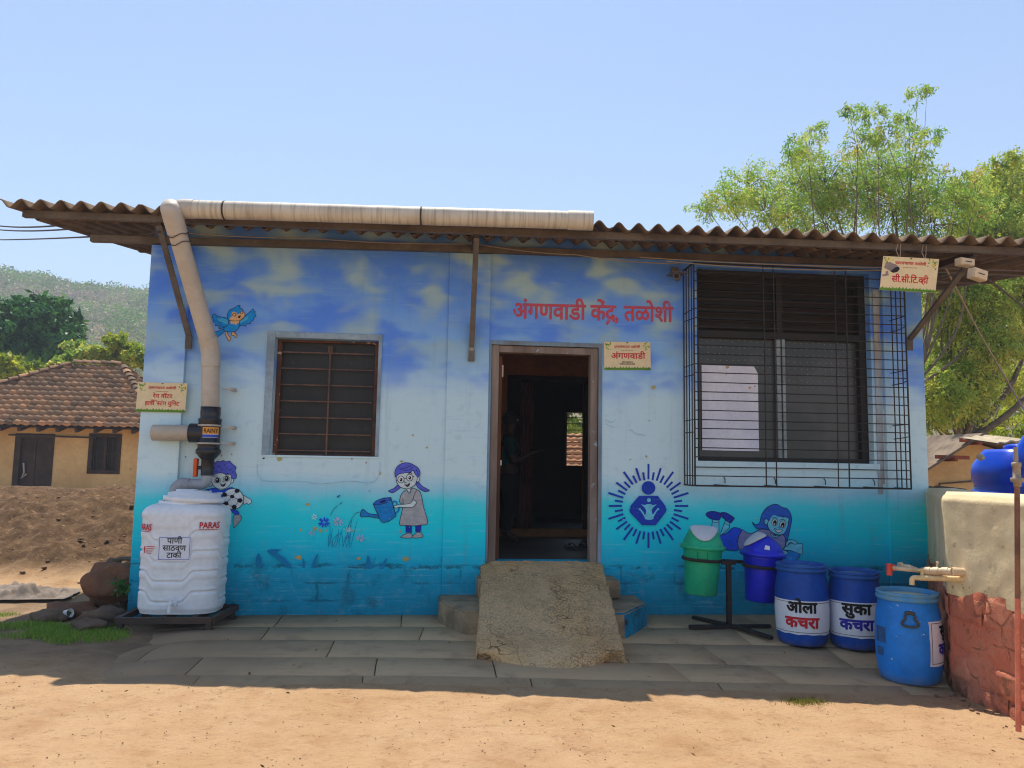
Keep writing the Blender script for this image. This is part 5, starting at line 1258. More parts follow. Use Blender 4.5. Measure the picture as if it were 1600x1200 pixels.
for i in range(ns): F_.append((k0 + i, k0 + i + 1, k1 + i + 1, k1 + i))
F_.append((ns, k0 + ns, k1 + ns, k1 + ns)) if False else None
np_mesh('plaster_face', V, F_, M['plaster'], BW, smooth_=True)
V, F_ = [], []; nsm, nzm = 150, 22
for j in range(nzm + 1):
    for i in range(nsm + 1):
        s, z = WL * i / nsm, -.3 + .93 * j / nzm; V.append(tuple(wp(s, -.004 + .016 * mnoise.noise(Vector((s * 6, 0, z * 6))) + .01 * mnoise.noise(Vector((s * 17, 3, z * 17))), z)))
for j in range(nzm):
    for i in range(nsm): k = j * (nsm + 1) + i; F_.append((k, k + 1, k + nsm + 2, k + nsm + 1))
np_mesh('mortar_core', V, F_, M['redstone'], BW, smooth_=True)
V, F_, T_ = [], [], []; rr = random.Random(3); rows_ = [(-.27, -.01), (.005, .20), (.215, .40), (.415, .60)]
for r_, (za, zb) in enumerate(rows_):
    s = -.05 - rr.uniform(0, .3)
    while s < WL:
        w_ = rr.uniform(.22, .66); a_, b_ = max(0.0, s + .014), min(WL, s + w_ - .014); tone = rr.random()
        if b_ - a_ > .08:
            nsx, nsz = 16, 9; k0 = len(V); dz = 0; k4_ = [rr.uniform(-.035, .035) for _ in range(4)]; top4 = [rr.uniform(-.06, .03) for _ in range(2)]
            for j in range(nsz + 1):
                for i in range(nsx + 1):
                    u, v = i / nsx, j / nsz; ed = min(min(u, 1 - u) * (b_ - a_), min(v, 1 - v) * (zb - za)); rr_ = smooth(0, .022, ed)
                    q3 = Vector((a_ + (b_ - a_) * u, r_, za + (zb - za) * v)); n_ = .0 + .010 * rr_ + .014 * mnoise.noise(q3 * 5) + .02 * (tone - .5)
                    sx = a_ + (b_ - a_) * u + .02 * mnoise.noise(q3 * 3.3) + (k4_[0] * (1 - u) + k4_[1] * u) * (v - .5); zz = za + (zb - za) * v + .02 * mnoise.noise(q3 * 2.7 + Vector((7, 0, 0))) + (top4[0] * (1 - u) + top4[1] * u) * v
                    V.append(tuple(wp(min(max(sx, 0), WL), n_, zz))); T_.append(tone)
            F_ += [(k0 + j * (nsx + 1) + i, k0 + j * (nsx + 1) + i + 1, k0 + (j + 1) * (nsx + 1) + i + 1, k0 + (j + 1) * (nsx + 1) + i) for j in range(nsz) for i in range(nsx)]
        s += w_
np_mesh('red_stones', V, F_, M['redstone'], BW, smooth_=True, attr=T_)['kind'] = 'stuff'
# moss and litter strip at the wall foot
M['rubble'] = pm('dark_rubble', sh(52, 44, 36), sh(74, 62, 50), 9, .95, .8, .02)
def rock(bm, c, r_, sc=(1, 1, 1), seed=0, sub=2, amp=.35, freq=1.4):
    tmp = bmesh.new(); bmesh.ops.create_icosphere(tmp, subdivisions=sub, radius=1)
    for v in tmp.verts:
        d = 1 + amp * mnoise.noise(v.co * freq + Vector((seed * 3.1, seed, -seed))) + amp * .4 * mnoise.noise(v.co * freq * 3 + Vector((seed, 0, 0))); v.co = Vector((v.co.x * sc[0] * d * r_ + c[0], v.co.y * sc[1] * d * r_ + c[1], v.co.z * sc[2] * d * r_ + c[2]))
    for f in tmp.faces: f.smooth = sub > 2
    merge(bm, tmp)
bm = B(); rr = random.Random(21)
for k in range(70):
    s = rr.uniform(1.6, WL); n_ = .03 + abs(rr.gauss(0, .07)); p = wp(s, n_, 0); r_ = rr.uniform(.004, .018); rock(bm, (p.x, p.y, gz(p.x, p.y) + r_ * .3), r_, (1, 1, .6), k, 1)
for k in range(70):
    x = rr.uniform(-6, 4.4); y = rr.uniform(-4.7, -1.0) if x > -2.7 else rr.uniform(-3.5, 1.4); r_ = rr.uniform(.003, .009) * (1.5 if rr.random() < .06 else 1); rock(bm, (x, y, gz(x, y) + .004), r_, (1, 1, .6), k, 1)
for k in range(1500):
    y = rr.uniform(-5.2, -1.7); x = rr.uniform(-.85, .95) * (y + 7.9) * .9 + .4; r_ = rr.uniform(.0016, .0045); rock(bm, (x, y, gz(x, y) + .003), r_, (1.2, 1, .7), k, 1)
o = obj('gravel', bm, pm('soil_coloured_pebbles', lt(176, 140, 106), lt(130, 102, 80), 1.5, .95, .4, .01)); tag(o, 'scattered pebbles and rubble on the dirt yard', 'gravel', kind='stuff')
# tap pipes
M['cream_pvc'] = pm('dirty_cream_pvc', sh(182, 172, 152), sh(150, 136, 112), 9, .5, .06)
TP = thing('tap_pipework', 'dirty cream water pipes with a red valve and small tap out of the yellow wall', 'tap', tuple(Yp(1470, 890, -2.2)))
yq = -.55; w0 = Yp(1487, 893, -2.32); w1 = Yp(1392, 887, -1.98); wm = Yp(1440, 892, -2.15)
bm = B(); rv = .022
tube(bm, [w0 + Vector((.12, -.02, -.005)), w0], .03, 12); tube(bm, [w0, wm], .024, 12); tube(bm, [wm, w1], .016, 12)
for t_ in (.2, .5, .78): p = w0.lerp(wm, t_); d_ = (wm - w0).normalized(); tube(bm, [p - d_ * .02, p + d_ * .02], .029, 12)
pa2, pb2 = Yp(1407, 884, -1.98), Yp(1438, 892, -2.13); tube(bm, [pa2, Yp(1420, 885, -2.06), pb2], .014, 10); tube(bm, [pa2 - Vector((.012, 0, 0)), pa2 + Vector((.012, 0, 0))], .026, 12)
p = w0.lerp(wm, .5); tube(bm, [p, p + Vector((.01, 0, .055))], .006, 6); rock(bm, p + Vector((.01, 0, .06)), .009)
obj('supply_pipe', bm, M['cream_pvc'], TP)
bm = B(); tube(bm, [w1 + Vector((.03, 0, 0)), w1 - Vector((.02, 0, 0))], .024, 12); tube(bm, [w1 + Vector((-.012, 0, .03)), w1 + Vector((-.02, -.01, -.055))], .02, 12); obj('red_valve', bm, pm('red_pvc', sh(196, 72, 52), None, 8, .5, .05), TP)
bm = B(); c0 = Yp(1476, 904, -2.30); c1 = Yp(1437, 903, -2.18); tube(bm, [c0 + Vector((.14, -.02, 0)), c1], .02, 12); tube(bm, catmull([tuple(c1), tuple(c1 + Vector((-.035, .01, .0))), tuple(c1 + Vector((-.05, .012, -.015))), tuple(c1 + Vector((-.052, .012, -.05)))], False, 4), .018, 12); pv_ = c1 + Vector((.02, 0, 0)); tube(bm, [pv_, pv_ + Vector((0, 0, .05))], .013, 8); bar(bm, pv_ + Vector((-.035, 0, .055)), pv_ + Vector((.035, 0, .055)), .02, .012); obj('small_tap', bm, pm('ivory_tap', sh(206, 192, 150), None, 9, .45, .04), TP)
# upright standpipe in front of the wall
PB = Yp(1590, 1115, -3.08); PT = Vector((PB.x - .012, PB.y, 0)); zt_ = Yp(1588, 727, PB.y).z; xt = Yp(1588, 727, PB.y).x; zc = Yp(1588, 750, PB.y).z; zsp = Yp(1590, 935, PB.y)
SP = thing('standpipe', 'thin upright water pipe, rusty brown above and pink painted below, at the wall', 'pipe', tuple(PB))
bm = B(); tube(bm, [PB - Vector((0, 0, .1)), zsp], .0155, 12); obj('painted_length', bm, pm('pink_red_paint', sh(184, 116, 96), sh(160, 92, 76), 7, .7, .1), SP)
bm = B(); tube(bm, [zsp, Vector((xt, PB.y, zc))], .015, 12); obj('bare_length', bm, pm('rusty_pipe', sh(120, 84, 68), sh(88, 62, 54), 9, .75, .2, spots=(sh(190, 180, 170), 30, .7)), SP)
bm = B(); lathe(bm, [(.021, -.04), (.021, -.015), (.034, -.012), (.036, .012), (.022, .016), (.021, .08), (.026, .082), (.026, .105), (.015, .108)], (xt, PB.y, zc), 16); tube(bm, [(xt, PB.y, zc + .1), (xt, PB.y, zc + .2)], .012, 10); obj('pipe_coupling', bm, pm('grey_coupling', sh(128, 120, 106), None, 9, .6, .1), SP)

# blue water tanks behind the wall
def mat_bluetank(): return pm('blue_water_tank_plastic', S(14, 84, 226), S(10, 72, 206), 3, .32, .03, .003, spec=.5, var=.1)
M['btank'] = mat_bluetank()
def blue_tank(cx_, cy_, R_, z0_, z1_, label, horiz=False):
    root = thing('blue_water_tank', label, 'water tank', (cx_, cy_, z0_), 'blue water tanks behind the boundary wall'); H = z1_ - z0_
    bm = B(); n = 14 if not horiz else 14; tmp = bmesh.new(); pr = [(.95, 0), (1.0, .04)]
    for k in range(4): b_ = .08 + .18 * k; pr += [(1.0, b_), (.955, b_ + .025), (.955, b_ + .06), (1.0, b_ + .085)]
    pr += [(1.0, .80), (.97, .86), (.80, .97), (.74, 1.0)]
    rings = []
    for r_, t_ in pr:
        ring = []
        for k in range(40):
            a_ = 2 * math.pi * k / 40; nn = 4.0; kk = (abs(math.cos(a_)) ** nn + abs(math.sin(a_)) ** nn) ** (-1 / nn); ring.append(tmp.verts.new((cx_ + R_ * r_ * math.cos(a_) * kk, cy_ + R_ * .8 * r_ * math.sin(a_) * kk, z0_ + H * t_)))
        rings.append(ring)
    for a_, b_ in zip(rings, rings[1:]):
        for k in range(40): f = tmp.faces.new((a_[k], a_[(k + 1) % 40], b_[(k + 1) % 40], b_[k])); f.smooth = True
    tmp.faces.new(rings[-1]); tmp.faces.new(rings[0][::-1]); merge(bm, tmp); obj('tank_body', bm, M['btank'], root)
    bm = B(); lathe(bm, [(R_ * .42, z1_ - .01), (R_ * .44, z1_ + .05), (R_ * .36, z1_ + .07), (R_ * .1, z1_ + .09)], (cx_, cy_, 0), 28); obj('tank_lid', bm, M['btank'], root); return root
yt_ = 1.9
l0 = Yp(1514, 740, yt_); top = Yp(1560, 700, yt_).z
bt = blue_tank(l0.x + .62 + .60, yt_ + .5, .62, .25, top, 'blue water tank behind the boundary wall with a white outlet nozzle')
bm = B(); p = Yp(1533, 714, yt_ + .03); lathe(bm, [(.045, 0), (.045, .03), (.028, .035), (.026, .075), (.018, .085)], (0, 0, 0), 14, M=Matrix.Translation(p + Vector((0, .03, 0))) @ Matrix.Rotation(math.radians(100), 4, 'X')); obj('outlet_nozzle', bm, M['cream_pvc'], bt)
l1 = Yp(1586, 720, 1.2); blue_tank(l1.x + .52 + .40, 1.2 + .30, .52, .35, Yp(1600, 674, 1.2).z, 'lighter blue water tank cut off by the right photo edge')
# cream gabled house behind
HY = 6.2
CH = thing('cream_house', 'cream gabled house with a sheet roof behind the blue tanks', 'house', (Yp(1530, 740, HY).x, HY, 0))
gl, gp, gr = Yp(1436, 737, HY), Yp(1530, 677, HY), Yp(1680, 722, HY)
def ext(a, b, f): return a + (b - a) * f
gl2 = ext(gp, gl, 1.25)
bm = B(); prism(bm, [(gl.x - .2, -.2), (gr.x + .6, -.2), (gr.x + .6, gr.z - .25), (gp.x + .1, gp.z - .12), (gl.x - .2, gl.z - .22)], HY + .5, HY + 5); obj('wall', bm, pm('cream_render', sh(176, 154, 112), sh(158, 136, 100), 1.5, .9, .15), CH)
bm = B()
for a_, b_ in ((gp, gl2), (gp, gr)):
    d_ = (b_ - a_); n = 26
    for k in range(n):
        p, q3 = a_ + d_ * (k / n), a_ + d_ * ((k + 1) / n); face(bm, [(p.x, HY - .1, p.z), (q3.x, HY - .1, q3.z), (q3.x, HY + 5.3, q3.z), (p.x, HY + 5.3, p.z)]); face(bm, [(p.x, HY - .1, p.z - .05), (p.x, HY + 5.3, p.z - .05), (q3.x, HY + 5.3, q3.z - .05), (q3.x, HY - .1, q3.z - .05)]); face(bm, [(p.x, HY - .1, p.z), (p.x, HY - .1, p.z - .05), (q3.x, HY - .1, q3.z - .05), (q3.x, HY - .1, q3.z)])
obj('roof', bm, pm('weathered_roof_sheet', lt(170, 150, 126), lt(120, 104, 90), 3, .9, .3, .01), CH)
bm = B()
for px, py in ((1508, 682), (1470, 708)): p = Yp(px, py, HY - .05); bar(bm, (p.x - .10, HY - .05, p.z - .07), (p.x + .55, HY - .05, p.z - .075), .06, .07)
for px, py in ((1508, 682), (1470, 708)): p = Yp(px, py, HY - .05); bar(bm, (p.x + .2, HY - .2, p.z - .12), (p.x + .2, HY + .5, p.z - .12), .06, .06)
obj('roof_purlin', bm, pm('red_oxide_timber', sh(120, 62, 42), sh(90, 52, 40), 5), CH)
bm = B(); p = Yp(1468, 768, HY + .49); a_ = Yp(1468, 756, HY + .46); b_ = Yp(1518, 752, HY + .46); tube(bm, [(a_.x, HY + .46, .5), a_, b_, b_ + Vector((1.2, 0, .03))], .018, 8); obj('wall_conduit', bm, M['steel'], CH)
a_ = Yp(1536, 690, 3.6); b_ = Yp(1600, 692, 3.6)
bm = B(); n = 30; g = [[bm.verts.new((a_.x + (b_.x + .6 - a_.x) * i / n, 3.3 + .75 * j, a_.z - .03 + .05 * math.sin(i * .16) + .012 * math.sin(i * 1.5) + .10 * j + dz)) for i in range(n + 1)] for dz in (0, -.02) for j in (0, 1)]
for q_, fl_ in ((0, 0), (2, 1)):
    for i in range(n): bm.faces.new((g[q_][i], g[q_][i + 1], g[q_ + 1][i + 1], g[q_ + 1][i]))
for i in range(n): bm.faces.new((g[0][i], g[0][i + 1], g[2][i + 1], g[2][i]))
ss = obj('roof_sheet_scrap', bm, pm('sunlit_tin', lt(226, 206, 170), lt(180, 160, 130), 3, .6, .1)); tag(ss, 'bent pale roofing sheet lying on top of the tank beside the cream house', 'roofing sheet')
bm = B(); a_ = Yp(1447, 767, .9); n = 40
g = [[bm.verts.new((a_.x + 1.0 * i / n - .1, .9 + .5 * j, 1.225 + .02 * math.sin(i * .9) + .02 * j + dz)) for i in range(n // 2 + 8)] for dz in (0, -.012) for j in (0, 1)]
for q_ in (0, 2):
    for i in range(len(g[0]) - 1): bm.faces.new((g[q_][i], g[q_][i + 1], g[q_ + 1][i + 1], g[q_ + 1][i]))
for i in range(len(g[0]) - 1): bm.faces.new((g[0][i], g[0][i + 1], g[2][i + 1], g[2][i]))
ss = obj('corrugated_cover', bm, M['roof']); tag(ss, 'small piece of corrugated sheet peeping over the boundary wall at the building corner', 'roofing sheet')

# ================================================================== EAVE FITTINGS AND WIRES
bm = B()
CC = thing('security_camera', 'small grey security camera at the top left corner of the window cage', 'camera', tuple(Yp(1062, 425, -.10)))
c0 = Yp(1057, 431, -.26); tube(bm, [c0 + Vector((.06, .16, .02)), c0], .035, 14); box(bm, c0 + Vector((-.05, -.01, .035)), c0 + Vector((.10, .18, .045)), 0, .003); obj('camera_body', bm, pm('grey_camera_shell', sh(84, 80, 78), None, 8, .5, .04), CC)
bm = B(); tube(bm, [c0 + Vector((0, -.002, 0)), c0 + Vector((-.004, -.012, -.002))], .024, 14); obj('lens', bm, LB['k'], CC)
bm = B(); tube(bm, [c0 + Vector((.05, .15, .03)), c0 + Vector((.06, .235, .10)), (c0.x + .06, -.003, c0.z + .10)], .012, 8); box(bm, (c0.x + .02, -.02, c0.z + .05), (c0.x + .10, -.002, c0.z + .15), 0, .003); obj('mount', bm, M['steel'], CC)
for (px, py, py2, w_, h_, lab, rot) in ((1508, 410, 0, .155, .07, 'pale upper junction box bolted under the eave beside the hanging sign', .03), (1528, 429, 0, .155, .095, 'pale lower junction box hanging tilted from cables under the eave', .18)):
    p = Yp(px, py, -1.02 if px < 1520 else -1.12); root = thing('junction_box', lab, 'junction box', tuple(p), 'junction boxes under the right eave'); T = Matrix.Translation(p) @ Matrix.Rotation(rot, 4, 'Y') @ Matrix.Rotation(.2, 4, 'Z')
    bm = B(); box(bm, (-w_ / 2, -.03, -h_ / 2), (w_ / 2, .045, h_ / 2), 0, .008, T); obj('box_body', bm, pm('cream_box_plastic', sh(178, 168, 148), None, 7, .5, .05), root)
    bm = B(); box(bm, (-w_ / 2 + .006, -.038, -h_ / 2 + .006), (w_ / 2 - .006, -.0305, h_ / 2 - .006), 0, .003, T); obj('box_lid', bm, pm('cream_box_lid', sh(190, 178, 156), None, 7, .5, .05), root)
    bm = B(); box(bm, (-.035, -.0415, -.004), (.035, -.0385, .003), 0, 0, T); obj('seam_mark', bm, LB['k'], root)
def wire(pts, r_, label, m=None, sag=0.0, n=16):
    bm = B(); P3 = []
    for a_, b_ in zip(pts, pts[1:]):
        a_, b_ = Vector(a_), Vector(b_)
        for k in range(n): t_ = k / n; p = a_.lerp(b_, t_); p.z -= sag * 4 * t_ * (1 - t_); P3.append(p)
    P3.append(Vector(pts[-1])); tube(bm, P3, r_, 6); o = obj('cable', bm, m or M['wire']); return tag(o, label, 'cable', 'cables strung around the building')
palew = pm('pale_cable', sh(132, 124, 114))
e0 = Yp(95, 352, 2.2)
wire([Yp(-60, 337, 12), Yp(95, 352, 2.2)], .012, 'upper black cable crossing the sky to the left eave', None, .12)
wire([Yp(-60, 348, 12), Yp(120, 357, 2.6)], .012, 'middle black cable crossing the sky to the left eave', None, .10)
wire([Yp(-60, 374, 9), Yp(140, 370, .7), Yp(250, 362, -.4)], .009, 'lowest black cable at left reaching under the left eave', None, .02)
wire([Yp(250, 360, -.12), Yp(480, 372, -.12), Yp(740, 381, -.12)], .005, 'pale cable along the wall top left of the middle strut', palew, .02)
wire([Yp(745, 381, -.14), Yp(900, 398, -.14), Yp(1060, 412, -.2)], .005, 'pale cable from the middle strut to the security camera', palew, .02)
wire([Yp(1000, 402, -.36), Yp(1380, 418, -.5)], .005, 'upper pale cable in front of the window cage top', palew, .015)
wire([Yp(1040, 408, -.36), Yp(1380, 422, -.5)], .005, 'lower pale cable in front of the window cage top', palew, .03)
wire([Yp(1478, 420, -.6), Yp(1530, 520, .8), Yp(1600, 640, 2.2)], .010, 'grey stay wire slanting down behind the right eave', palew, .0)
wire([Yp(1545, 437, -1.05), Yp(1600, 480, 1.0), Yp(1700, 560, 4.0)], .011, 'black cable leaving the lower junction box to the right', None, .0)
wire([Yp(1470, 430, -.95), Yp(1508, 422, -1.0)], .007, 'short black cable between the hanging sign and the upper junction box', None, .02)

# ================================================================== INSIDE THE DOORWAY
M['curtain'] = pm('maroon_curtain', sh(70, 36, 34), sh(48, 24, 26), 3, .9, .2)
bm = B(); a_, b_ = Yp(812, 700, 2.45), Yp(833, 700, 2.45); n = 24; prv = None
for i in range(n + 1):
    x = a_.x + (b_.x - a_.x) * i / n; y = 2.45 + .03 * math.sin(i * 1.3); cur = [bm.verts.new((x, y + .004 * k, z)) for k, z in ((0, .62), (1, 1.4), (0, tz - .05))]
    if prv:
        for k in range(2): f = bm.faces.new((prv[k], cur[k], cur[k + 1], prv[k + 1])); f.smooth = True
    prv = cur
o = obj('curtain', bm, M['curtain']); tag(o, 'dark maroon curtain hanging in the inner doorway behind the person', 'curtain')
# person standing in the dark, one forearm raised
PX, PY, FZ = .86, 2.0, .5
PR = thing('person', 'person in a teal top standing inside the dark doorway with one forearm raised', 'person', (PX, PY, FZ))
def skin(name, verts, edges, radii, mat_, parent, sub=2, root=0):
    me = bpy.data.meshes.new(name); off = rootloc(parent); me.from_pydata([tuple(Vector(v) - off) for v in verts], edges, []); me.materials.append(mat_)
    o = bpy.data.objects.new(name, me); COL.objects.link(o); o.parent = parent
    sk = o.modifiers.new('skin', 'SKIN'); sk.use_smooth_shade = True
    for i, r_ in enumerate(radii): me.skin_vertices[0].data[i].radius = (r_, r_) if not isinstance(r_, tuple) else r_; me.skin_vertices[0].data[i].use_root = i == root
    if sub: sd = o.modifiers.new('subdiv', 'SUBSURF'); sd.levels = sd.render_levels = sub
    return o
SKN = pm('brown_skin', sh(50, 32, 24), None, 9, .55, .03, var=.08); SHT = pm('teal_cotton', sh(10, 46, 50), None, 8, .9, .15); TRS = pm('dark_trousers', sh(14, 14, 18), None, 8, .9, .15)
def pw(x, y, z): return (PX + x, PY + y, FZ + z)
bv = [pw(0, 0, .80), pw(0, 0, .95), pw(.01, 0, 1.10), pw(.01, 0, 1.24), pw(.015, 0, 1.30), pw(.03, 0, 1.38), pw(.035, 0, 1.46), pw(.03, 0, 1.53)]; br = [(.13, .10), (.11, .085), (.13, .095), (.10, .075), (.05, .05), (.062, .068), (.078, .082), (.05, .055)]; be = [(i, i + 1) for i in range(7)]
def chain(start, pts, rs):
    k = start
    for p, r_ in zip(pts, rs): bv.append(pw(*p)); br.append(r_); be.append((k, len(bv) - 1)); k = len(bv) - 1
    return k
chain(0, [(-.02, .09, .72), (.0, .10, .42), (-.03, .10, .09), (.10, .10, .03)], [.085, .06, .042, .03]); chain(0, [(.02, -.09, .72), (.03, -.10, .42), (.0, -.10, .09), (.14, -.11, .03)], [.085, .06, .042, .03])
h1 = chain(3, [(.0, -.17, 1.21), (.05, -.20, .96), (.26, -.18, 1.06), (.33, -.17, 1.09)], [.052, .042, .028, .03]); h2 = chain(3, [(.0, .17, 1.21), (-.03, .20, .95), (.02, .20, .74), (.03, .20, .66)], [.052, .042, .028, .03])
for hh, base, dx in ((h1, (.33, -.17, 1.09), (1, 0, .25)), (h2, (.03, .20, .66), (.1, 0, -1))):
    for k in range(4):
        s = (k - 1.5) * .016; l_ = (.055, .066, .062, .048)[k]; off_ = (0, s, 0) if hh == h1 else (s, 0, 0)
        p1_ = tuple(base[i] + dx[i] * .04 + off_[i] for i in range(3)); p2_ = tuple(p1_[i] + dx[i] * l_ * .55 for i in range(3)); p3_ = tuple(p2_[i] + dx[i] * l_ * .4 + (0, 0, -.015)[i] for i in range(3)); chain(hh, [p1_, p2_, p3_], [.010, .0085, .007])
    chain(hh, [tuple(base[i] + (.01, -.03, .0)[i] for i in range(3)), tuple(base[i] + dx[i] * .04 + (.0, -.045, 0)[i] for i in range(3))], [.011, .009])
chain(6, [(.115, 0, 1.445)], [.012])
skin('body', bv, be, br, SKN, PR)
skin('shirt', [pw(0, 0, .74), pw(0, 0, .95), pw(.01, 0, 1.10), pw(.01, 0, 1.235), pw(.015, 0, 1.27), pw(0, -.17, 1.21), pw(.04, -.195, 1.02), pw(0, .17, 1.21), pw(-.025, .195, 1.0)], [(0, 1), (1, 2), (2, 3), (3, 4), (3, 5), (5, 6), (3, 7), (7, 8)], [(.155, .12), (.13, .10), (.148, .112), (.115, .09), .062, .066, .06, .066, .06], SHT, PR, 2)
skin('trousers', [pw(0, 0, .86), pw(0, 0, .78), pw(-.02, .09, .70), pw(.0, .10, .42), pw(-.03, .10, .12), pw(.02, -.09, .70), pw(.03, -.10, .42), pw(0, -.10, .12)], [(0, 1), (1, 2), (2, 3), (3, 4), (1, 5), (5, 6), (6, 7)], [.125, .13, .10, .078, .062, .10, .078, .062], TRS, PR, 2)
bm = B(); rock(bm, pw(.018, 0, 1.49), .095, (1.0, .92, 1.0), 3, 3, .05); obj('hair', bm, pm('black_hair', sh(16, 14, 14), None, 20, .6, .3), PR)
bm = B()
for s in (-1, 1): rock(bm, pw(.108, s * .032, 1.475), .011, (1, 1, 1), 1, 2, 0)
obj('eyes', bm, LB['w'], PR)
# slippers on the inner floor
M['slip'] = pm('dark_slipper_rubber', sh(40, 36, 38), sh(60, 60, 66), 9, .7, .1)
for k, (px, py, a_) in enumerate(((895, 856, .5), (912, 853, -.3))):
    p = Zp(px, py, .512); T = Matrix.Translation(p) @ Matrix.Rotation(a_, 4, 'Z')
    root = thing('slipper', ('left' if k == 0 else 'right') + ' slipper of the pair lying on the floor inside the doorway', 'slipper', tuple(p), 'slippers inside the doorway')
    bm = B(); pts = [(-.045, -.12), (.03, -.125), (.045, -.06), (.034, .0), (.05, .08), (.03, .13), (-.02, .135), (-.05, .09), (-.036, .0), (-.05, -.06)]; o2 = catmull(pts, True, 4); a__ = [bm.verts.new((q_.x, q_.y, -.010)) for q_ in o2]; b__ = [bm.verts.new((q_.x, q_.y, .012)) for q_ in o2]; bm.faces.new(a__[::-1]); bm.faces.new(b__)
    for i in range(len(a__)): bm.faces.new((a__[i], a__[(i + 1) % len(a__)], b__[(i + 1) % len(a__)], b__[i]))
    bmesh.ops.transform(bm, matrix=T, verts=bm.verts[:]); obj('sole', bm, M['slip'], root)
    bm = B(); tube(bm, [T @ Vector(q_) for q_ in ((-.045, -.02, .01), (-.02, .03, .05), (0, .08, .03), (.02, .03, .05), (.042, -.02, .01))], .008, 8); obj('strap', bm, M['slip'], root)

# ================================================================== LEFT SIDE
HL = 18.0                                                         # tiled farmhouse, some 25 m off
eaL, eaR = Yp(-40, 660, HL), Yp(246, 672, HL); rdL, rdR = Yp(116, 570, HL + 3.2), Yp(191, 572, HL + 3.2); ez_ = (eaL.z + eaR.z) / 2; rz_ = (rdL.z + rdR.z) / 2
XL = eaL.x - 3.0
FH = thing('tiled_farmhouse', 'ochre farmhouse with hipped clay tile roof, dark door and barred window', 'house', ((eaL.x + eaR.x) / 2, HL, 0))
M['ochre'] = pm('ochre_limewash', S(226, 186, 126), S(204, 162, 106), 1.0, .9, .2, spots=(sh(120, 96, 70), 5, .68)); M['tile'] = mat_tone('clay_tile', [(0, S(108, 86, 68)), (.45, S(156, 122, 94)), (.75, S(184, 136, 98)), (1, S(206, 146, 102))], .9)
M['dtimber'] = pm('dark_timber', sh(58, 46, 40), sh(40, 32, 30), 3, .8, .3)
dr = (Yp(31, 682, HL + .7), Yp(74, 756, HL + .7)); wn = (Yp(145, 682, HL + .7), Yp(182, 736, HL + .7))
WYF = HL + .7; WXa, WXb = XL + .7, eaR.x - .7
bm = B(); wall_open(bm, WXa, WXb, -.3, ez_ + .15, WYF, WYF + .3, [(dr[0].x, dr[1].x, .1, dr[0].z), (wn[0].x, wn[1].x, wn[1].z, wn[0].z)]); box(bm, (WXa, WYF + .301, -.3), (WXb, WYF + 5.5, ez_ + .15)); obj('wall', bm, M['ochre'], FH)
bm = B(); box(bm, (dr[0].x - .12, WYF - .03, .1), (dr[0].x + .05, WYF + .1, dr[0].z + .1)); box(bm, (dr[1].x - .05, WYF - .03, .1), (dr[1].x + .12, WYF + .1, dr[0].z + .1)); box(bm, (dr[0].x + .05, WYF - .028, dr[0].z - .05), (dr[1].x - .05, WYF + .1, dr[0].z + .1)); box(bm, (dr[0].x + .05, WYF + .12, .1), ((dr[0].x + dr[1].x) / 2 - .01, WYF + .17, dr[0].z - .05)); box(bm, ((dr[0].x + dr[1].x) / 2 + .01, WYF + .12, .1), (dr[1].x - .05, WYF + .17, dr[0].z - .05))
dd_ = obj('door', bm, M['dtimber'], FH); bm = B(); p = Yp(34, 738, WYF); tube(bm, [(p.x, WYF + .06, p.z + .3), (p.x + .05, WYF + .04, p.z), (p.x - .03, WYF + .05, p.z - .2), (p.x + .12, WYF + .05, p.z - .05)], .03, 6); obj('door_chain', bm, M['clampgrey'], dd_)
bm = B(); a_, b_ = wn; fr_ = .10
box(bm, (a_.x - fr_, WYF - .03, b_.z - fr_), (a_.x + .02, WYF + .12, a_.z + fr_)); box(bm, (b_.x - .02, WYF - .03, b_.z - fr_), (b_.x + fr_, WYF + .12, a_.z + fr_)); box(bm, (a_.x + .02, WYF - .028, a_.z - .02), (b_.x - .02, WYF + .12, a_.z + fr_)); box(bm, (a_.x + .02, WYF - .028, b_.z - fr_), (b_.x - .02, WYF + .12, b_.z + .02)); fw = obj('window', bm, M['dtimber'], FH)
bm = B(); box(bm, (a_.x + .02, WYF + .16, b_.z), (b_.x - .02, WYF + .2, a_.z)); obj('window_pane', bm, M['bronze'], fw)
bm = B(); xm = (a_.x + b_.x) / 2; bar(bm, (xm, WYF + .06, b_.z), (xm, WYF + .06, a_.z), .07, .05); bar(bm, (a_.x, WYF + .07, (a_.z + b_.z) / 2), (b_.x, WYF + .07, (a_.z + b_.z) / 2), .05, .05)
for k in range(1, 5): x = a_.x + (b_.x - a_.x) * k / 5; tube(bm, [(x, WYF + .05, b_.z), (x, WYF + .05, a_.z)], .012, 6)
obj('window_bars', bm, M['dtimber'], fw)
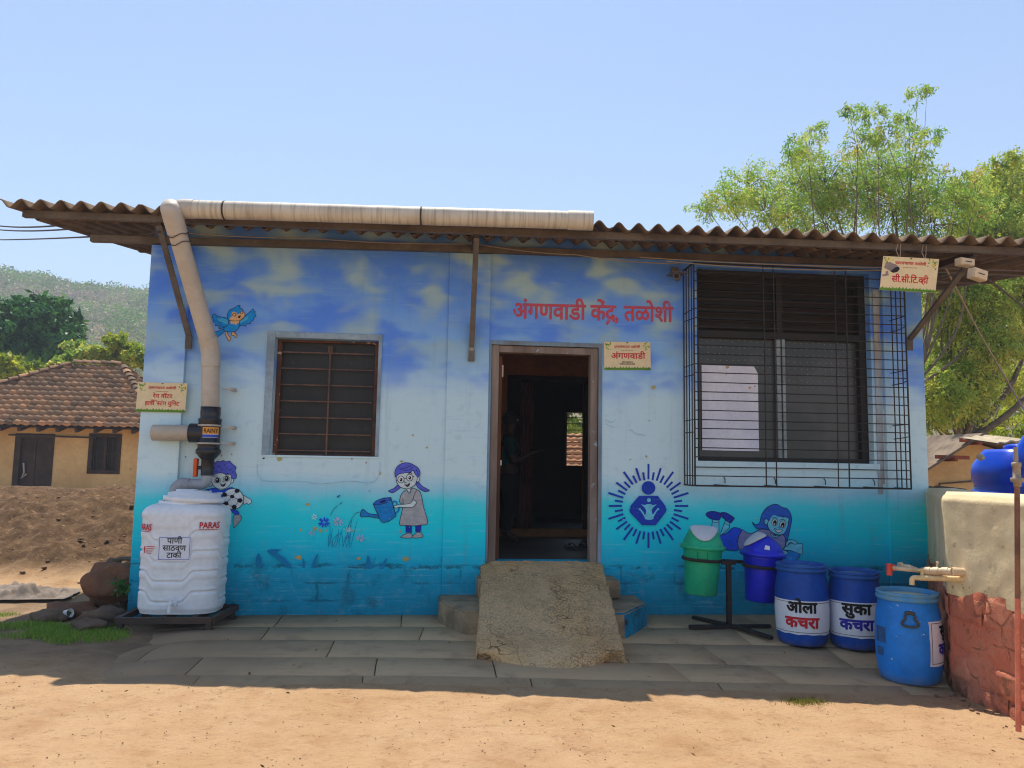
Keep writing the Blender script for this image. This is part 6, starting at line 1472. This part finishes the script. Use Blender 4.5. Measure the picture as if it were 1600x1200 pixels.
# tile courses on three slopes
V, F_, T_ = [], [], []; rr = random.Random(17); RB = HL + 6.4
def tile_slope(p00, p10, p11, p01, rows_, mod=.245):
    """eave left, eave right, ridge right, ridge left"""
    p00, p10, p11, p01 = map(Vector, (p00, p10, p11, p01)); nrm = (p10 - p00).cross(p01 - p00).normalized(); nrm = nrm if nrm.z > 0 else -nrm
    L0 = (p10 - p00).length; ux = (p10 - p00).normalized(); hv = (p01 - p00) - ux * (p01 - p00).dot(ux); H_ = hv.length; vy = hv.normalized(); oL = (p01 - p00).dot(ux); oR = (p11 - p00).dot(ux)
    for r_ in range(rows_):
        v0, v1 = r_ / rows_, (r_ + 1.18) / rows_; s0, s1 = oL * v0, L0 + (oR - L0) * v0; k = int(s0 / mod)
        while k * mod < s1:
            x0, x1 = max(s0, k * mod), min(s1, (k + 1) * mod)
            if x1 - x0 > .05:
                tone = min(1, max(0, rr.gauss(.40 + .22 * (1 - v0) , .17))); jit = rr.uniform(-.012, .012); k0 = len(V); m = 4
                for (vv, li) in ((v0, .11), (v1, .012)):
                    for i in range(m + 1):
                        u = i / m; x = x0 + (x1 - x0) * u + (oL * (vv - v0) if False else 0); p = p00 + ux * x + vy * (H_ * min(vv, 1.0)) + nrm * (li + .026 * math.cos(2 * math.pi * u) + jit); V.append(tuple(p)); T_.append(tone)
                for i in range(m + 1): p = Vector(V[k0 + i]) - nrm * .085; V.append(tuple(p)); T_.append(tone)
                for i in range(m): F_.append((k0 + i, k0 + i + 1, k0 + m + 2 + i, k0 + m + 1 + i)); F_.append((k0 + 2 * m + 2 + i, k0 + 2 * m + 3 + i, k0 + i + 1, k0 + i))
            k += 1
eF0, eF1 = (XL, HL, ez_), (eaR.x, HL, ez_); r0, r1 = (rdL.x, HL + 3.2, rz_), (rdR.x, HL + 3.2, rz_)
tile_slope(eF0, eF1, r1, r0, 13); tile_slope(eF1, (eaR.x, RB, ez_), r1, r1, 13); tile_slope((XL, RB, ez_), eF0, r0, r0, 13); tile_slope((eaR.x, RB, ez_), (XL, RB, ez_), r0, r1, 13)
for a_, b_ in ((eF0, r0), (eF1, r1), (r0, r1)):
    a_, b_ = Vector(a_), Vector(b_); n = int((b_ - a_).length / .32); d_ = (b_ - a_).normalized(); side = d_.cross(Vector((0, 0, 1))).normalized(); up = side.cross(d_)
    for k in range(n):
        p, q3 = a_ + d_ * (k * .32), a_ + d_ * (k * .32 + .36); tone = max(0, rr.gauss(.2, .18)); k0 = len(V)
        for c_, li, rad_ in ((p, .10, .15), (q3, .06, .13)):
            for i in range(6): an = math.pi * i / 5; V.append(tuple(c_ + side * (rad_ * math.cos(an)) + up * (li + rad_ * .7 * math.sin(an)))); T_.append(tone)
        for i in range(5): F_.append((k0 + i, k0 + i + 1, k0 + 7 + i, k0 + 6 + i))
np_mesh('roof', V, F_, M['tile'], FH, attr=T_)
bm = B(); vs = [bm.verts.new(Vector(p) + Vector((0, 0, -.06))) for p in (eF0, eF1, (eaR.x, RB, ez_), (XL, RB, ez_), r0, r1)]
for f in ((0, 1, 5, 4), (1, 2, 5), (2, 3, 4, 5), (3, 0, 4)): bm.faces.new([vs[i] for i in f])
obj('roof_deck', bm, M['dtimber'], FH)
for k in range(12):
    x = eaL.x - 1 + (eaR.x - eaL.x + .8) * k / 11; bm = B(); bar(bm, (x, HL + .06, ez_ - .13), (x, HL + 1.0, ez_ + .12), .10, .12); obj('rafter_end', bm, M['dtimber'], FH)
bm = B(); tube(bm, [(WXa + 3, WYF - .05, Yp(0, 679, WYF).z), Yp(150, 684, WYF - .05)], .03, 6); obj('wall_cable', bm, M['wire'], FH)

# a second tiled roof far behind, seen through the rear window of the building
BH = thing('red_tiled_house', 'red tiled house seen through the rear window beyond the doorway', 'house', (5.3, 17, 0))
bm = B(); box(bm, (2.6, 17.0, -.2), (9.4, 20, 1.25)); obj('wall', bm, M['ochre'], BH)
V, F_, T_ = [], [], []; tile_slope((2.2, 16.5, 1.15), (9.8, 16.5, 1.15), (9.2, 19, 2.5), (2.8, 19, 2.5), 9); T_ = [min(1, t_ + .35) for t_ in T_]; np_mesh('roof', V, F_, M['tile'], BH, attr=T_)

# rocks, slab, cloth and rubbish beside the building corner
M['boulder'] = pm('brown_boulder', sh(104, 72, 54), sh(78, 58, 46), 4, .9, .5, .015); M['greyrock'] = pm('grey_brown_rock', sh(90, 76, 64), sh(64, 56, 50), 5, .95, .6, .02)
bc = Yp(172, 915, .12); bm = B(); rock(bm, (bc.x, .22, bc.z), .215, (1.15, .8, .95), 4.2, 4, .42, 1.1); o = obj('boulder', bm, M['boulder']); tag(o, 'large rounded brown boulder leaning against the building corner', 'boulder')
for k, (px, py, r_, sc, lab) in enumerate(((112, 945, .16, (1.6, 1, .55), 'long reddish stone below the boulder, leftmost of the rubble'), (165, 955, .15, (1.4, 1, .6), 'grey stone under the boulder beside the tank stand'), (82, 952, .11, (1.5, 1, .6), 'dark flat stone at the edge of the grass'), (190, 938, .12, (1, 1, .7), 'small dark stone squeezed between boulder and wall corner'), (140, 966, .10, (1.5, 1, .6), 'low dark stone in front of the rubble by the grass'))):
    p = Zp(px, py, .10); bm = B(); rock(bm, (p.x, p.y, gz(p.x, p.y) + r_ * sc[2] * .45), r_, sc, k * 2.7 + 1, 3, .5, 1.6)
    o = obj('rubble_stone', bm, M['boulder'] if k == 0 else M['greyrock']); tag(o, lab, 'stone', 'rubble stones by the corner')
bm = B(); a_, b_, c_, d_ = Yp(140, 902, .02), Yp(158, 882, .10), Yp(206, 881, .10), Yp(206, 890, .05)
for p, q3 in ((a_, b_), (b_, c_)): bar(bm, p + Vector((0, .34, .01)), q3 + Vector((0, .34, .01)), .20, .018, up=(0, 0, 1))
o = obj('stone_slab', bm, M['greyrock']); tag(o, 'thin grey stone slab propped over the boulder', 'slab')
# grey cloth heap
V, F_ = [], []; n, m = 46, 22; ca, cb = Zp(-40, 912, .18), Zp(108, 914, .16)
for j in range(m + 1):
    for i in range(n + 1):
        u, v = i / n, j / m; x = ca.x + (cb.x - ca.x) * u; y = (ca.y + (cb.y - ca.y) * u) - .05 + .55 * v * (1 - .3 * u); base = gz(x, y) + .03
        lump = .10 * math.exp(-((u - .48) / .10) ** 2 - ((v - .4) / .25) ** 2) + .07 * math.exp(-((u - .2) / .2) ** 2 - ((v - .5) / .35) ** 2); fold = .06 * mnoise.noise(Vector((u * 9, v * 4, 2))) + .06 * abs(mnoise.noise(Vector((u * 20, v * 7, 5)))); e = min(min(u, 1 - u) * 6, min(v, 1 - v) * 5, 1)
        V.append((x + .04 * mnoise.noise(Vector((u * 5, v * 5, 7))), y, base + (lump + fold) * e))
F_ = [(j * (n + 1) + i, j * (n + 1) + i + 1, (j + 1) * (n + 1) + i + 1, (j + 1) * (n + 1) + i) for j in range(m) for i in range(n)]
o = np_mesh('grey_cloth', V, F_, pm('dusty_grey_cloth', lt(168, 152, 138), lt(140, 124, 110), 4, .9, .3, .006), smooth_=True); tag(o, 'crumpled dusty grey cloth lying at the foot of the soil heap', 'cloth')
p = Zp(103, 965, .03); bm = B(); T = Matrix.Translation(p + Vector((0, 0, .035))) @ Matrix.Rotation(1.35, 4, 'Y') @ Matrix.Rotation(.4, 4, 'X'); lathe(bm, [(.026, -.045), (.036, .045), (.039, .047)], (0, 0, 0), 20, cap_top=False, M=T); o = obj('plastic_cup', bm, pm('white_cup_plastic', sh(190, 200, 206), None, 8, .4, .03)); tag(o, 'crushed white plastic cup lying in the grass edge', 'cup')

# ================================================================== FOLIAGE
def leaf_cards(centers, dirs, size, asp=.45, rng=RNG, fold=True):
    """many small leaves: each a folded pair of quads -> verts, faces"""
    n = len(centers); a = dirs / (np.linalg.norm(dirs, axis=1, keepdims=True) + 1e-9); b = rng.normal(size=(n, 3)); b = np.cross(a, b); b /= (np.linalg.norm(b, axis=1, keepdims=True) + 1e-9)
    s = (size * rng.uniform(.6, 1.3, n))[:, None]; w = s * asp
    v = np.stack([centers - a * s * .5, centers + b * w * .5, centers + a * s * .5, centers - b * w * .5], 1).reshape(-1, 3); f = np.arange(4 * n).reshape(n, 4); return v, f
LEAF_R = mat_tone('sunlit_tree_leaf', [(0, S(92, 132, 52)), (.35, S(138, 168, 66)), (.7, S(182, 194, 84)), (.9, S(206, 210, 92)), (1, S(208, 196, 92))], .5, .5)
LEAF_F = mat_tone('feathery_leaf', [(0, S(92, 140, 56)), (.35, S(132, 172, 68)), (.7, S(172, 194, 84)), (.9, S(202, 204, 92)), (1, S(196, 168, 88))], .5, .5)
LEAF_D = mat_tone('dark_mango_leaf', [(0, S(28, 76, 38)), (.5, S(58, 112, 52)), (1, S(104, 152, 70))], .45, .25)
LEAF_Y = mat_tone('yellow_green_leaf', [(0, S(96, 124, 32)), (.5, S(150, 168, 44)), (1, S(196, 196, 74))], .5, .45)
BARK = pm('grey_brown_bark', S(132, 116, 98), S(98, 86, 74), 6, .95, .6, .02)
def tree(name, label, base, blobs, leaf_mat, nleaf, lsize, trunk_r=.2, group=None, hang=.5, twig=True, tone=(.5, .22), fork_h=None, asp=.42, seed=1, twr=.012):
    """blobs: (centre, radius) foliage masses; limbs run from the trunk to every mass, leaves fill them in sprays"""
    rng = np.random.default_rng(seed); base = Vector(base); root = thing(name, label, 'tree', tuple(base), group)
    fork = fork_h if fork_h is not None else min(b[0][2] - b[1] for b in blobs) * .5 + base.z * .5; cen = sum((Vector(b[0]) for b in blobs), Vector()) / len(blobs); top = Vector((base.x + (cen.x - base.x) * .3, base.y + (cen.y - base.y) * .3, fork))
    bm = B(); tube(bm, catmull([tuple(base - Vector((0, 0, .2))), tuple(base.lerp(top, .5) + Vector((.1, .05, 0))), tuple(top)], False, 5), [trunk_r * (1.1 - .35 * k / 10) for k in range(11)], 10)
    C_, D_, Tn = [], [], []; per = sum(b[1] ** 2 for b in blobs)
    for bc_, r_ in blobs:
        bc_ = Vector(bc_); mid = top.lerp(bc_, .5) + Vector((rng.normal() * .3, rng.normal() * .3, -.12 * (bc_ - top).length)); pth = catmull([tuple(top), tuple(mid), tuple(bc_)], False, 6); rr_ = max(.02, trunk_r * .42 * min(1.2, r_ / 1.2)); tube(bm, pth, [rr_ * (1 - .8 * k / (len(pth) - 1)) for k in range(len(pth))], 6)
        k = max(30, int(nleaf * r_ ** 2 / per)); nspray = max(8, k // 34); ph = rng.uniform(0, 6.28)
        for s in range(nspray):
            d = rng.normal(size=3); d /= np.linalg.norm(d); d[2] = d[2] * .85 + .1; rad = r_ * rng.uniform(.25, 1.12) ** .6; tip = np.array(bc_) + d * rad; st = np.array(bc_) + d * rad * rng.uniform(.1, .45); ln = rng.uniform(.5, 1.1) * .45 * r_ ** .5
            if twig and rng.random() < .55: q3 = Vector(tip) ; tube(bm, [Vector(st), (Vector(st) + q3) / 2 + Vector((0, 0, .05)), q3], [twr, twr * .7, twr * .4], 4, caps=False)
            m = max(4, k // nspray); t = rng.uniform(0, 1, (m, 1)); ax = d * .75 + np.array([0, 0, -hang]) + rng.normal(size=3) * .35; ax /= np.linalg.norm(ax); pts = tip + ax * ln * (t - .35) + rng.normal(size=(m, 3)) * (.10 * r_ ** .5); C_.append(pts); D_.append(rng.normal(size=(m, 3)) * .6 + np.array([0, 0, -hang]) + ax * .6)
            tn = np.clip(rng.normal(tone[0], tone[1]) + rng.normal(size=m) * .10, 0, 1); Tn.append(np.repeat(tn, 4))
    obj('trunk', bm, BARK, root)
    C_, D_ = np.concatenate(C_), np.concatenate(D_); v, f = leaf_cards(C_, D_, lsize, asp, rng); np_mesh('crown', v, f, leaf_mat, root, attr=np.concatenate(Tn)); return root
def blobs_at(items, depth, rng):
    out = []
    for px, py, rp in items:
        y = depth + rng.uniform(-1.6, 1.6); p = Yp(px, py, y); out.append((tuple(p), rp * ((p - CAM).dot(ROT @ Vector((0, 0, -1)))) / FPX))
    return out
rg = random.Random(4)
big = [(1105, 328, 26), (1135, 318, 34), (1165, 295, 38), (1195, 330, 42), (1235, 250, 26), (1262, 238, 30), (1275, 205, 16), (1240, 300, 50), (1290, 290, 48), (1325, 170, 14), (1345, 185, 20), (1340, 225, 28), (1372, 178, 14), (1385, 215, 26), (1412, 185, 16), (1435, 150, 17), (1448, 145, 10), (1420, 215, 22), (1380, 265, 46), (1425, 262, 34), (1455, 215, 18), (1340, 300, 60), (1400, 320, 62), (1290, 345, 50), (1465, 300, 36), (1490, 320, 30), (1455, 350, 50), (1230, 345, 44), (1515, 340, 36), (1500, 275, 12), (1500, 300, 26), (1525, 310, 30), (1545, 335, 36)]
tree('feathery_tree', 'tall feathery pale green tree rising above the right half of the roof', (Yp(1440, 690, 11).x, 11.0, 0), blobs_at(big, 11, rg), LEAF_F, 44000, .11, .22, 'trees behind the building', .40, True, (.55, .2), 3.4, .30, 1)
rt2 = [(1540, 285, 24), (1570, 260, 24), (1585, 245, 12), (1600, 290, 40), (1560, 320, 46), (1610, 350, 60), (1640, 300, 60), (1520, 370, 40), (1580, 390, 60), (1690, 360, 80), (1480, 500, 40), (1530, 470, 50), (1590, 460, 60), (1500, 560, 50), (1470, 620, 44), (1560, 540, 44), (1660, 480, 70), (1470, 450, 36), (1450, 560, 36), (1450, 650, 40), (1510, 625, 40), (1570, 600, 36), (1480, 420, 40), (1530, 410, 40), (1490, 470, 44), (1545, 500, 44), (1500, 600, 46), (1460, 600, 40)]
tree('broad_tree', 'broad yellow green tree filling the gap right of the building', (Yp(1500, 690, 13).x, 13.5, 0), blobs_at(rt2, 13, rg), LEAF_R, 125000, .13, .26, 'trees behind the building', .40, True, (.62, .2), 2.2, .36, 2)
rt3 = [(1590, 620, 44), (1640, 600, 60), (1540, 660, 40), (1700, 640, 60), (1580, 670, 34)]
tree('low_green_tree', 'low bright green tree behind the cream house roof', (Yp(1620, 700, 18).x, 18, 0), blobs_at(rt3, 18, rg), LEAF_Y, 9000, .17, .2, 'trees behind the building', .4, True, (.5, .2), 1.5, .5, 3)
dk = [(20, 520, 44), (45, 505, 36), (75, 505, 40), (95, 530, 34), (110, 545, 20), (60, 545, 46), (20, 560, 40), (85, 560, 30), (-30, 530, 50), (-60, 560, 60), (5, 490, 22), (70, 482, 18), (118, 525, 10), (40, 575, 30)]
tree('mango_tree', 'dense dark green tree behind the tiled farmhouse', (Yp(50, 690, 36).x, 36, 0), blobs_at(dk, 36, rg), LEAF_D, 26000, .42, .5, 'trees behind the farmhouse', .35, False, (.45, .24), 4.0, .5, 4)
for k, (items, lab, mt, d_) in enumerate((([(15, 575, 18), (40, 580, 20), (-10, 590, 30), (60, 590, 18), (10, 600, 22)], 'yellow green bush at the left photo edge behind the farmhouse roof', LEAF_Y, 27), ([(120, 545, 13), (140, 555, 15), (110, 565, 15), (90, 580, 14)], 'olive bush between the dark tree and the ridge of the farmhouse', LEAF_R, 28), ([(180, 535, 13), (195, 550, 18), (215, 560, 18), (165, 560, 14), (183, 560, 22), (235, 565, 16)], 'bright green bush just above the farmhouse ridge', LEAF_Y, 29))):
    tree('bush', lab, (Yp(items[1][0], 690, d_).x, d_, 0), blobs_at(items, d_, rg), mt, 7000, .26, .12, 'trees behind the farmhouse', .2, False, (.5, .25), 2.4, .5, 10 + k)
tree('leafy_tree', 'sunlit leafy tree seen through the rear window inside the doorway', (3.6, 22, 0), [((3.2, 22, 4.2), 1.6), ((4.8, 22.5, 4.6), 1.7), ((6.0, 22, 3.6), 1.5), ((4.2, 21.6, 3.0), 1.4), ((5.2, 21.5, 2.6), 1.2)], LEAF_R, 6000, .26, .2, 'trees behind the building', .2, False, (.5, .25), 1.6, .5, 30)

# small plant on the boulder
SPR = thing('leafy_plant', 'small green plant growing over the boulder beside the tank', 'plant', tuple(Yp(190, 930, -.02)))
bm = B(); C_, D_, Tn = [], [], []
for k in range(9):
    a_ = Yp(196, 925, -.02) ; b_ = Yp(174 + 3.4 * k, 902 + 11 * ((k * 37) % 5) / 2, -.04); tube(bm, [a_, (a_ + b_) / 2 + Vector((0, -.02, .03)), b_], .003, 5)
    for q_ in range(7): t_ = q_ / 7; p = a_.lerp(b_, .3 + t_ * .75); C_.append([p.x + rg.uniform(-.03, .03), p.y - .02, p.z + rg.uniform(-.03, .03)]); D_.append([rg.uniform(-1, .2), rg.uniform(-.5, .1), rg.uniform(-.9, .2)]); Tn += [rg.uniform(.2, .8)] * 4
obj('stem', bm, BARK, SPR); v, f = leaf_cards(np.array(C_), np.array(D_), .06, .42); np_mesh('leaves', v, f, LEAF_D, SPR, attr=Tn)

# grass patch
n = 9000; rng = np.random.default_rng(5); pts = []
while len(pts) < n:
    px, py = rng.uniform(-60, 215), rng.uniform(960, 1036); p = Zp(px, py, .0); dn = mnoise.noise(Vector((p.x * 2.2, p.y * 2.6, 0))) + .35 - .7 * abs((py - 994) / 34) - max(0, (px - 150) / 90) - smooth(1000, 1012, py) * smooth(110, 50, px) * .5
    if dn > rng.uniform(-.15, .45): pts.append((p.x, p.y, gz(p.x, p.y) + .004))
pts = np.array(pts); h = rng.uniform(.012, .045, n)[:, None]; le = rng.normal(size=(n, 3)) * [.5, .5, 0]; sd = rng.normal(size=(n, 3)) * [1, 1, 0]; sd /= np.linalg.norm(sd, axis=1, keepdims=True); w_ = .0028
tipv = pts + np.array([0, 0, 1]) * h + le * h * .8; v = np.stack([pts - sd * w_, pts + sd * w_, tipv], 1).reshape(-1, 3)
o = np_mesh('grass', v, np.arange(3 * n).reshape(n, 3), mat_tone('short_grass', [(0, S(96, 136, 44)), (.5, S(132, 168, 56)), (1, S(186, 176, 104))], .7, .3), attr=np.repeat(np.clip(rng.normal(.4, .3, n), 0, 1), 3)); tag(o, 'short green grass growing on the dirt by the building corner', 'grass', kind='stuff')
n = 500; c_ = Zp(1258, 1097, -.07); pts = np.stack([c_.x + rng.normal(size=n) * .07, c_.y + rng.normal(size=n) * .035, np.full(n, c_.z)], 1); h = rng.uniform(.01, .03, n)[:, None]; le = rng.normal(size=(n, 3)) * [.6, .6, 0]; sd = rng.normal(size=(n, 3)) * [1, 1, 0]; sd /= np.linalg.norm(sd, axis=1, keepdims=True)
v = np.stack([pts - sd * w_, pts + sd * w_, pts + np.array([0, 0, 1]) * h + le * h], 1).reshape(-1, 3); o = np_mesh('grass_tuft', v, np.arange(3 * n).reshape(n, 3), mat_tone('sunlit_grass', [(0, S(96, 104, 34)), (1, S(150, 140, 60))], .7, .3), attr=np.repeat(rng.uniform(0, 1, n), 3)); tag(o, 'tiny grass tuft on the sunlit dirt in front of the dark blue barrels', 'grass tuft')

# ================================================================== WOODED HILLS
def ridge_elev(px):       # skyline of the hills in photo rows (level-horizon frame), by photo column
    pts = [(-500, 395), (-150, 410), (0, 428), (60, 436), (120, 450), (180, 456), (235, 462), (420, 500), (800, 560), (1200, 560), (1440, 520), (1600, 540), (1900, 500), (2300, 480)]
    for (a, b), (c, d) in zip(pts, pts[1:]):
        if a <= px <= c: t_ = (px - a) / (c - a); return b + (d - b) * t_
    return 480
V, F_ = [], []; cols = list(range(-460, 2260, 14)); nr = 26; HD0, HD1 = 70.0, 330.0
def hill_pt(px, t_):
    top = Yp(px, ridge_elev(px), 100.0); d = (top - CAM); dh = Vector((d.x, d.y, 0)); el = d.z / dh.length; dh.normalize(); dist = HD0 + (HD1 - HD0) * t_; hz_ = CAM.z + el * HD1 - 5.5; s = smooth(-.05, 1.0, t_) * .55 + .45 * t_
    z = -1 + (hz_ + 1) * s; p = CAM + dh * dist; z += (6 * mnoise.noise(Vector((p.x * .02, p.y * .02, 0))) + 3 * mnoise.noise(Vector((p.x * .06, p.y * .06, 2)))) * t_ * (1 - t_) * 3; return Vector((p.x, p.y, z))
for j in range(nr + 1):
    for px in cols: V.append(tuple(hill_pt(px, j / nr)))
for px in cols: p = hill_pt(px, 1.0); d = Vector((p.x, p.y, 0)).normalized(); V.append((p.x + d.x * 200, p.y + d.y * 200, -5))
nc = len(cols); F_ = [(j * nc + i, j * nc + i + 1, (j + 1) * nc + i + 1, (j + 1) * nc + i) for j in range(nr + 1) for i in range(nc - 1)]
hm = pm('dry_hillside', S(138, 118, 92), S(104, 96, 66), .03, .95, 0); o = np_mesh('hills', V, F_, hm, smooth_=True); tag(o, kind='structure')
rng = np.random.default_rng(8); CC_, DD_, TT_, SS_ = [], [], [], []
def wood(pxa, pxb, n):
    for k in range(n):
        px = rng.uniform(pxa, pxb); t_ = rng.uniform(.12, 1.0) ** .8 if rng.random() > .12 else rng.uniform(.96, 1.0); p = np.array(hill_pt(px, t_)); r_ = rng.uniform(1.5, 4.0) * (.6 + .6 * t_)
        pat = mnoise.noise(Vector((p[0] * .018, p[1] * .018, 4)))
        if t_ < .9 and pat + rng.normal() * .25 < -.12: tone = rng.uniform(.75, 1.0); m = 80
        else: tone = np.clip(rng.normal(.38, .17) , 0, .72); m = 190
        d = rng.normal(size=(m, 3)); d /= np.linalg.norm(d, axis=1, keepdims=True); c = p + d * [r_, r_, r_ * .75] * rng.uniform(.6, 1.0, (m, 1)) + [0, 0, r_ * .8]
        c += .25 * r_ * np.sin(d[:, [1, 2, 0]] * 5 + k); CC_.append(c); DD_.append(rng.normal(size=(m, 3))); TT_.append(np.repeat(np.clip(tone + rng.normal(size=m) * .06, 0, 1), 4)); SS_.append(np.full(m, r_ * .17))
wood(-120, 300, 1500); wood(1380, 1760, 650); wood(300, 1380, 150)
v, f = leaf_cards(np.concatenate(CC_), np.concatenate(DD_), np.concatenate(SS_), .8, rng)
o = np_mesh('hillside_wood', v, f, mat_tone('hill_tree_leaf', [(0, S(74, 112, 62)), (.4, S(122, 156, 80)), (.72, S(164, 180, 104)), (.8, S(160, 144, 128)), (1, S(178, 160, 146))], .7, .2), attr=np.concatenate(TT_)); tag(o, 'far wooded hillside of green and bare grey trees behind the houses', 'wood', kind='stuff')

# ================================================================== AIR
bm = B(); box(bm, (-1150, -70, -7), (1150, 1150, 135)); hz_o = obj('haze', bm, bpy.data.materials.new('pale_air')); tag(hz_o, kind='stuff'); hm_ = hz_o.data.materials[0]; hm_.use_nodes = True
nt = hm_.node_tree; nt.nodes.clear(); ho = nt.nodes.new('ShaderNodeOutputMaterial'); hv = nt.nodes.new('ShaderNodeVolumePrincipled'); hv.inputs['Color'].default_value = (.80, .88, 1.0, 1); hv.inputs['Density'].default_value = .0014; hv.inputs['Anisotropy'].default_value = 0.0; nt.links.new(hv.outputs[0], ho.inputs['Volume'])

# dry leaves blown over the yard
C_, D_ = [], []; rr = random.Random(44)
for k in range(70):
    y = rr.uniform(-5.0, -.3); x = rr.uniform(-.7, .85) * (y + 8.2) + .3; x = min(x, 3.4); C_.append([x, y, gz(x, y) + .022]); D_.append([rr.uniform(-1, 1), rr.uniform(-1, 1), rr.uniform(-.15, .15)])
v, f = leaf_cards(np.array(C_), np.array(D_), .034, .42); v[:, 2] = np.clip(v[:, 2], np.repeat(np.array(C_)[:, 2], 4) - .004, np.repeat(np.array(C_)[:, 2], 4) + .006)
o = np_mesh('leaf_litter', v, f, mat_tone('dry_leaf', [(0, S(96, 66, 40)), (1, S(164, 124, 76))], .8), attr=np.repeat(RNG.uniform(0, 1, 70), 4)); tag(o, 'few dry brown leaves scattered over the yard', 'leaf litter', kind='stuff')
# clods of dug earth on the heap
bm = B(); rr = random.Random(33)
for k in range(150):
    y = rr.uniform(.9, 6.0); x = -.385 * (y + 7.47) - abs(rr.gauss(0, 1.3)) + .25; r_ = rr.uniform(.010, .028) * (1.6 if rr.random() < .06 else 1); rock(bm, (x, y, gz(x, y) + .02), r_, (1.2, 1.2, .7), k, 1, .6)
o = obj('earth_clods', bm, pm('dug_earth', lt(168, 132, 98), lt(126, 96, 72), 5, .95, .7, .02)); tag(o, 'clods of dug brown earth lying over the soil heap', 'soil', kind='stuff')
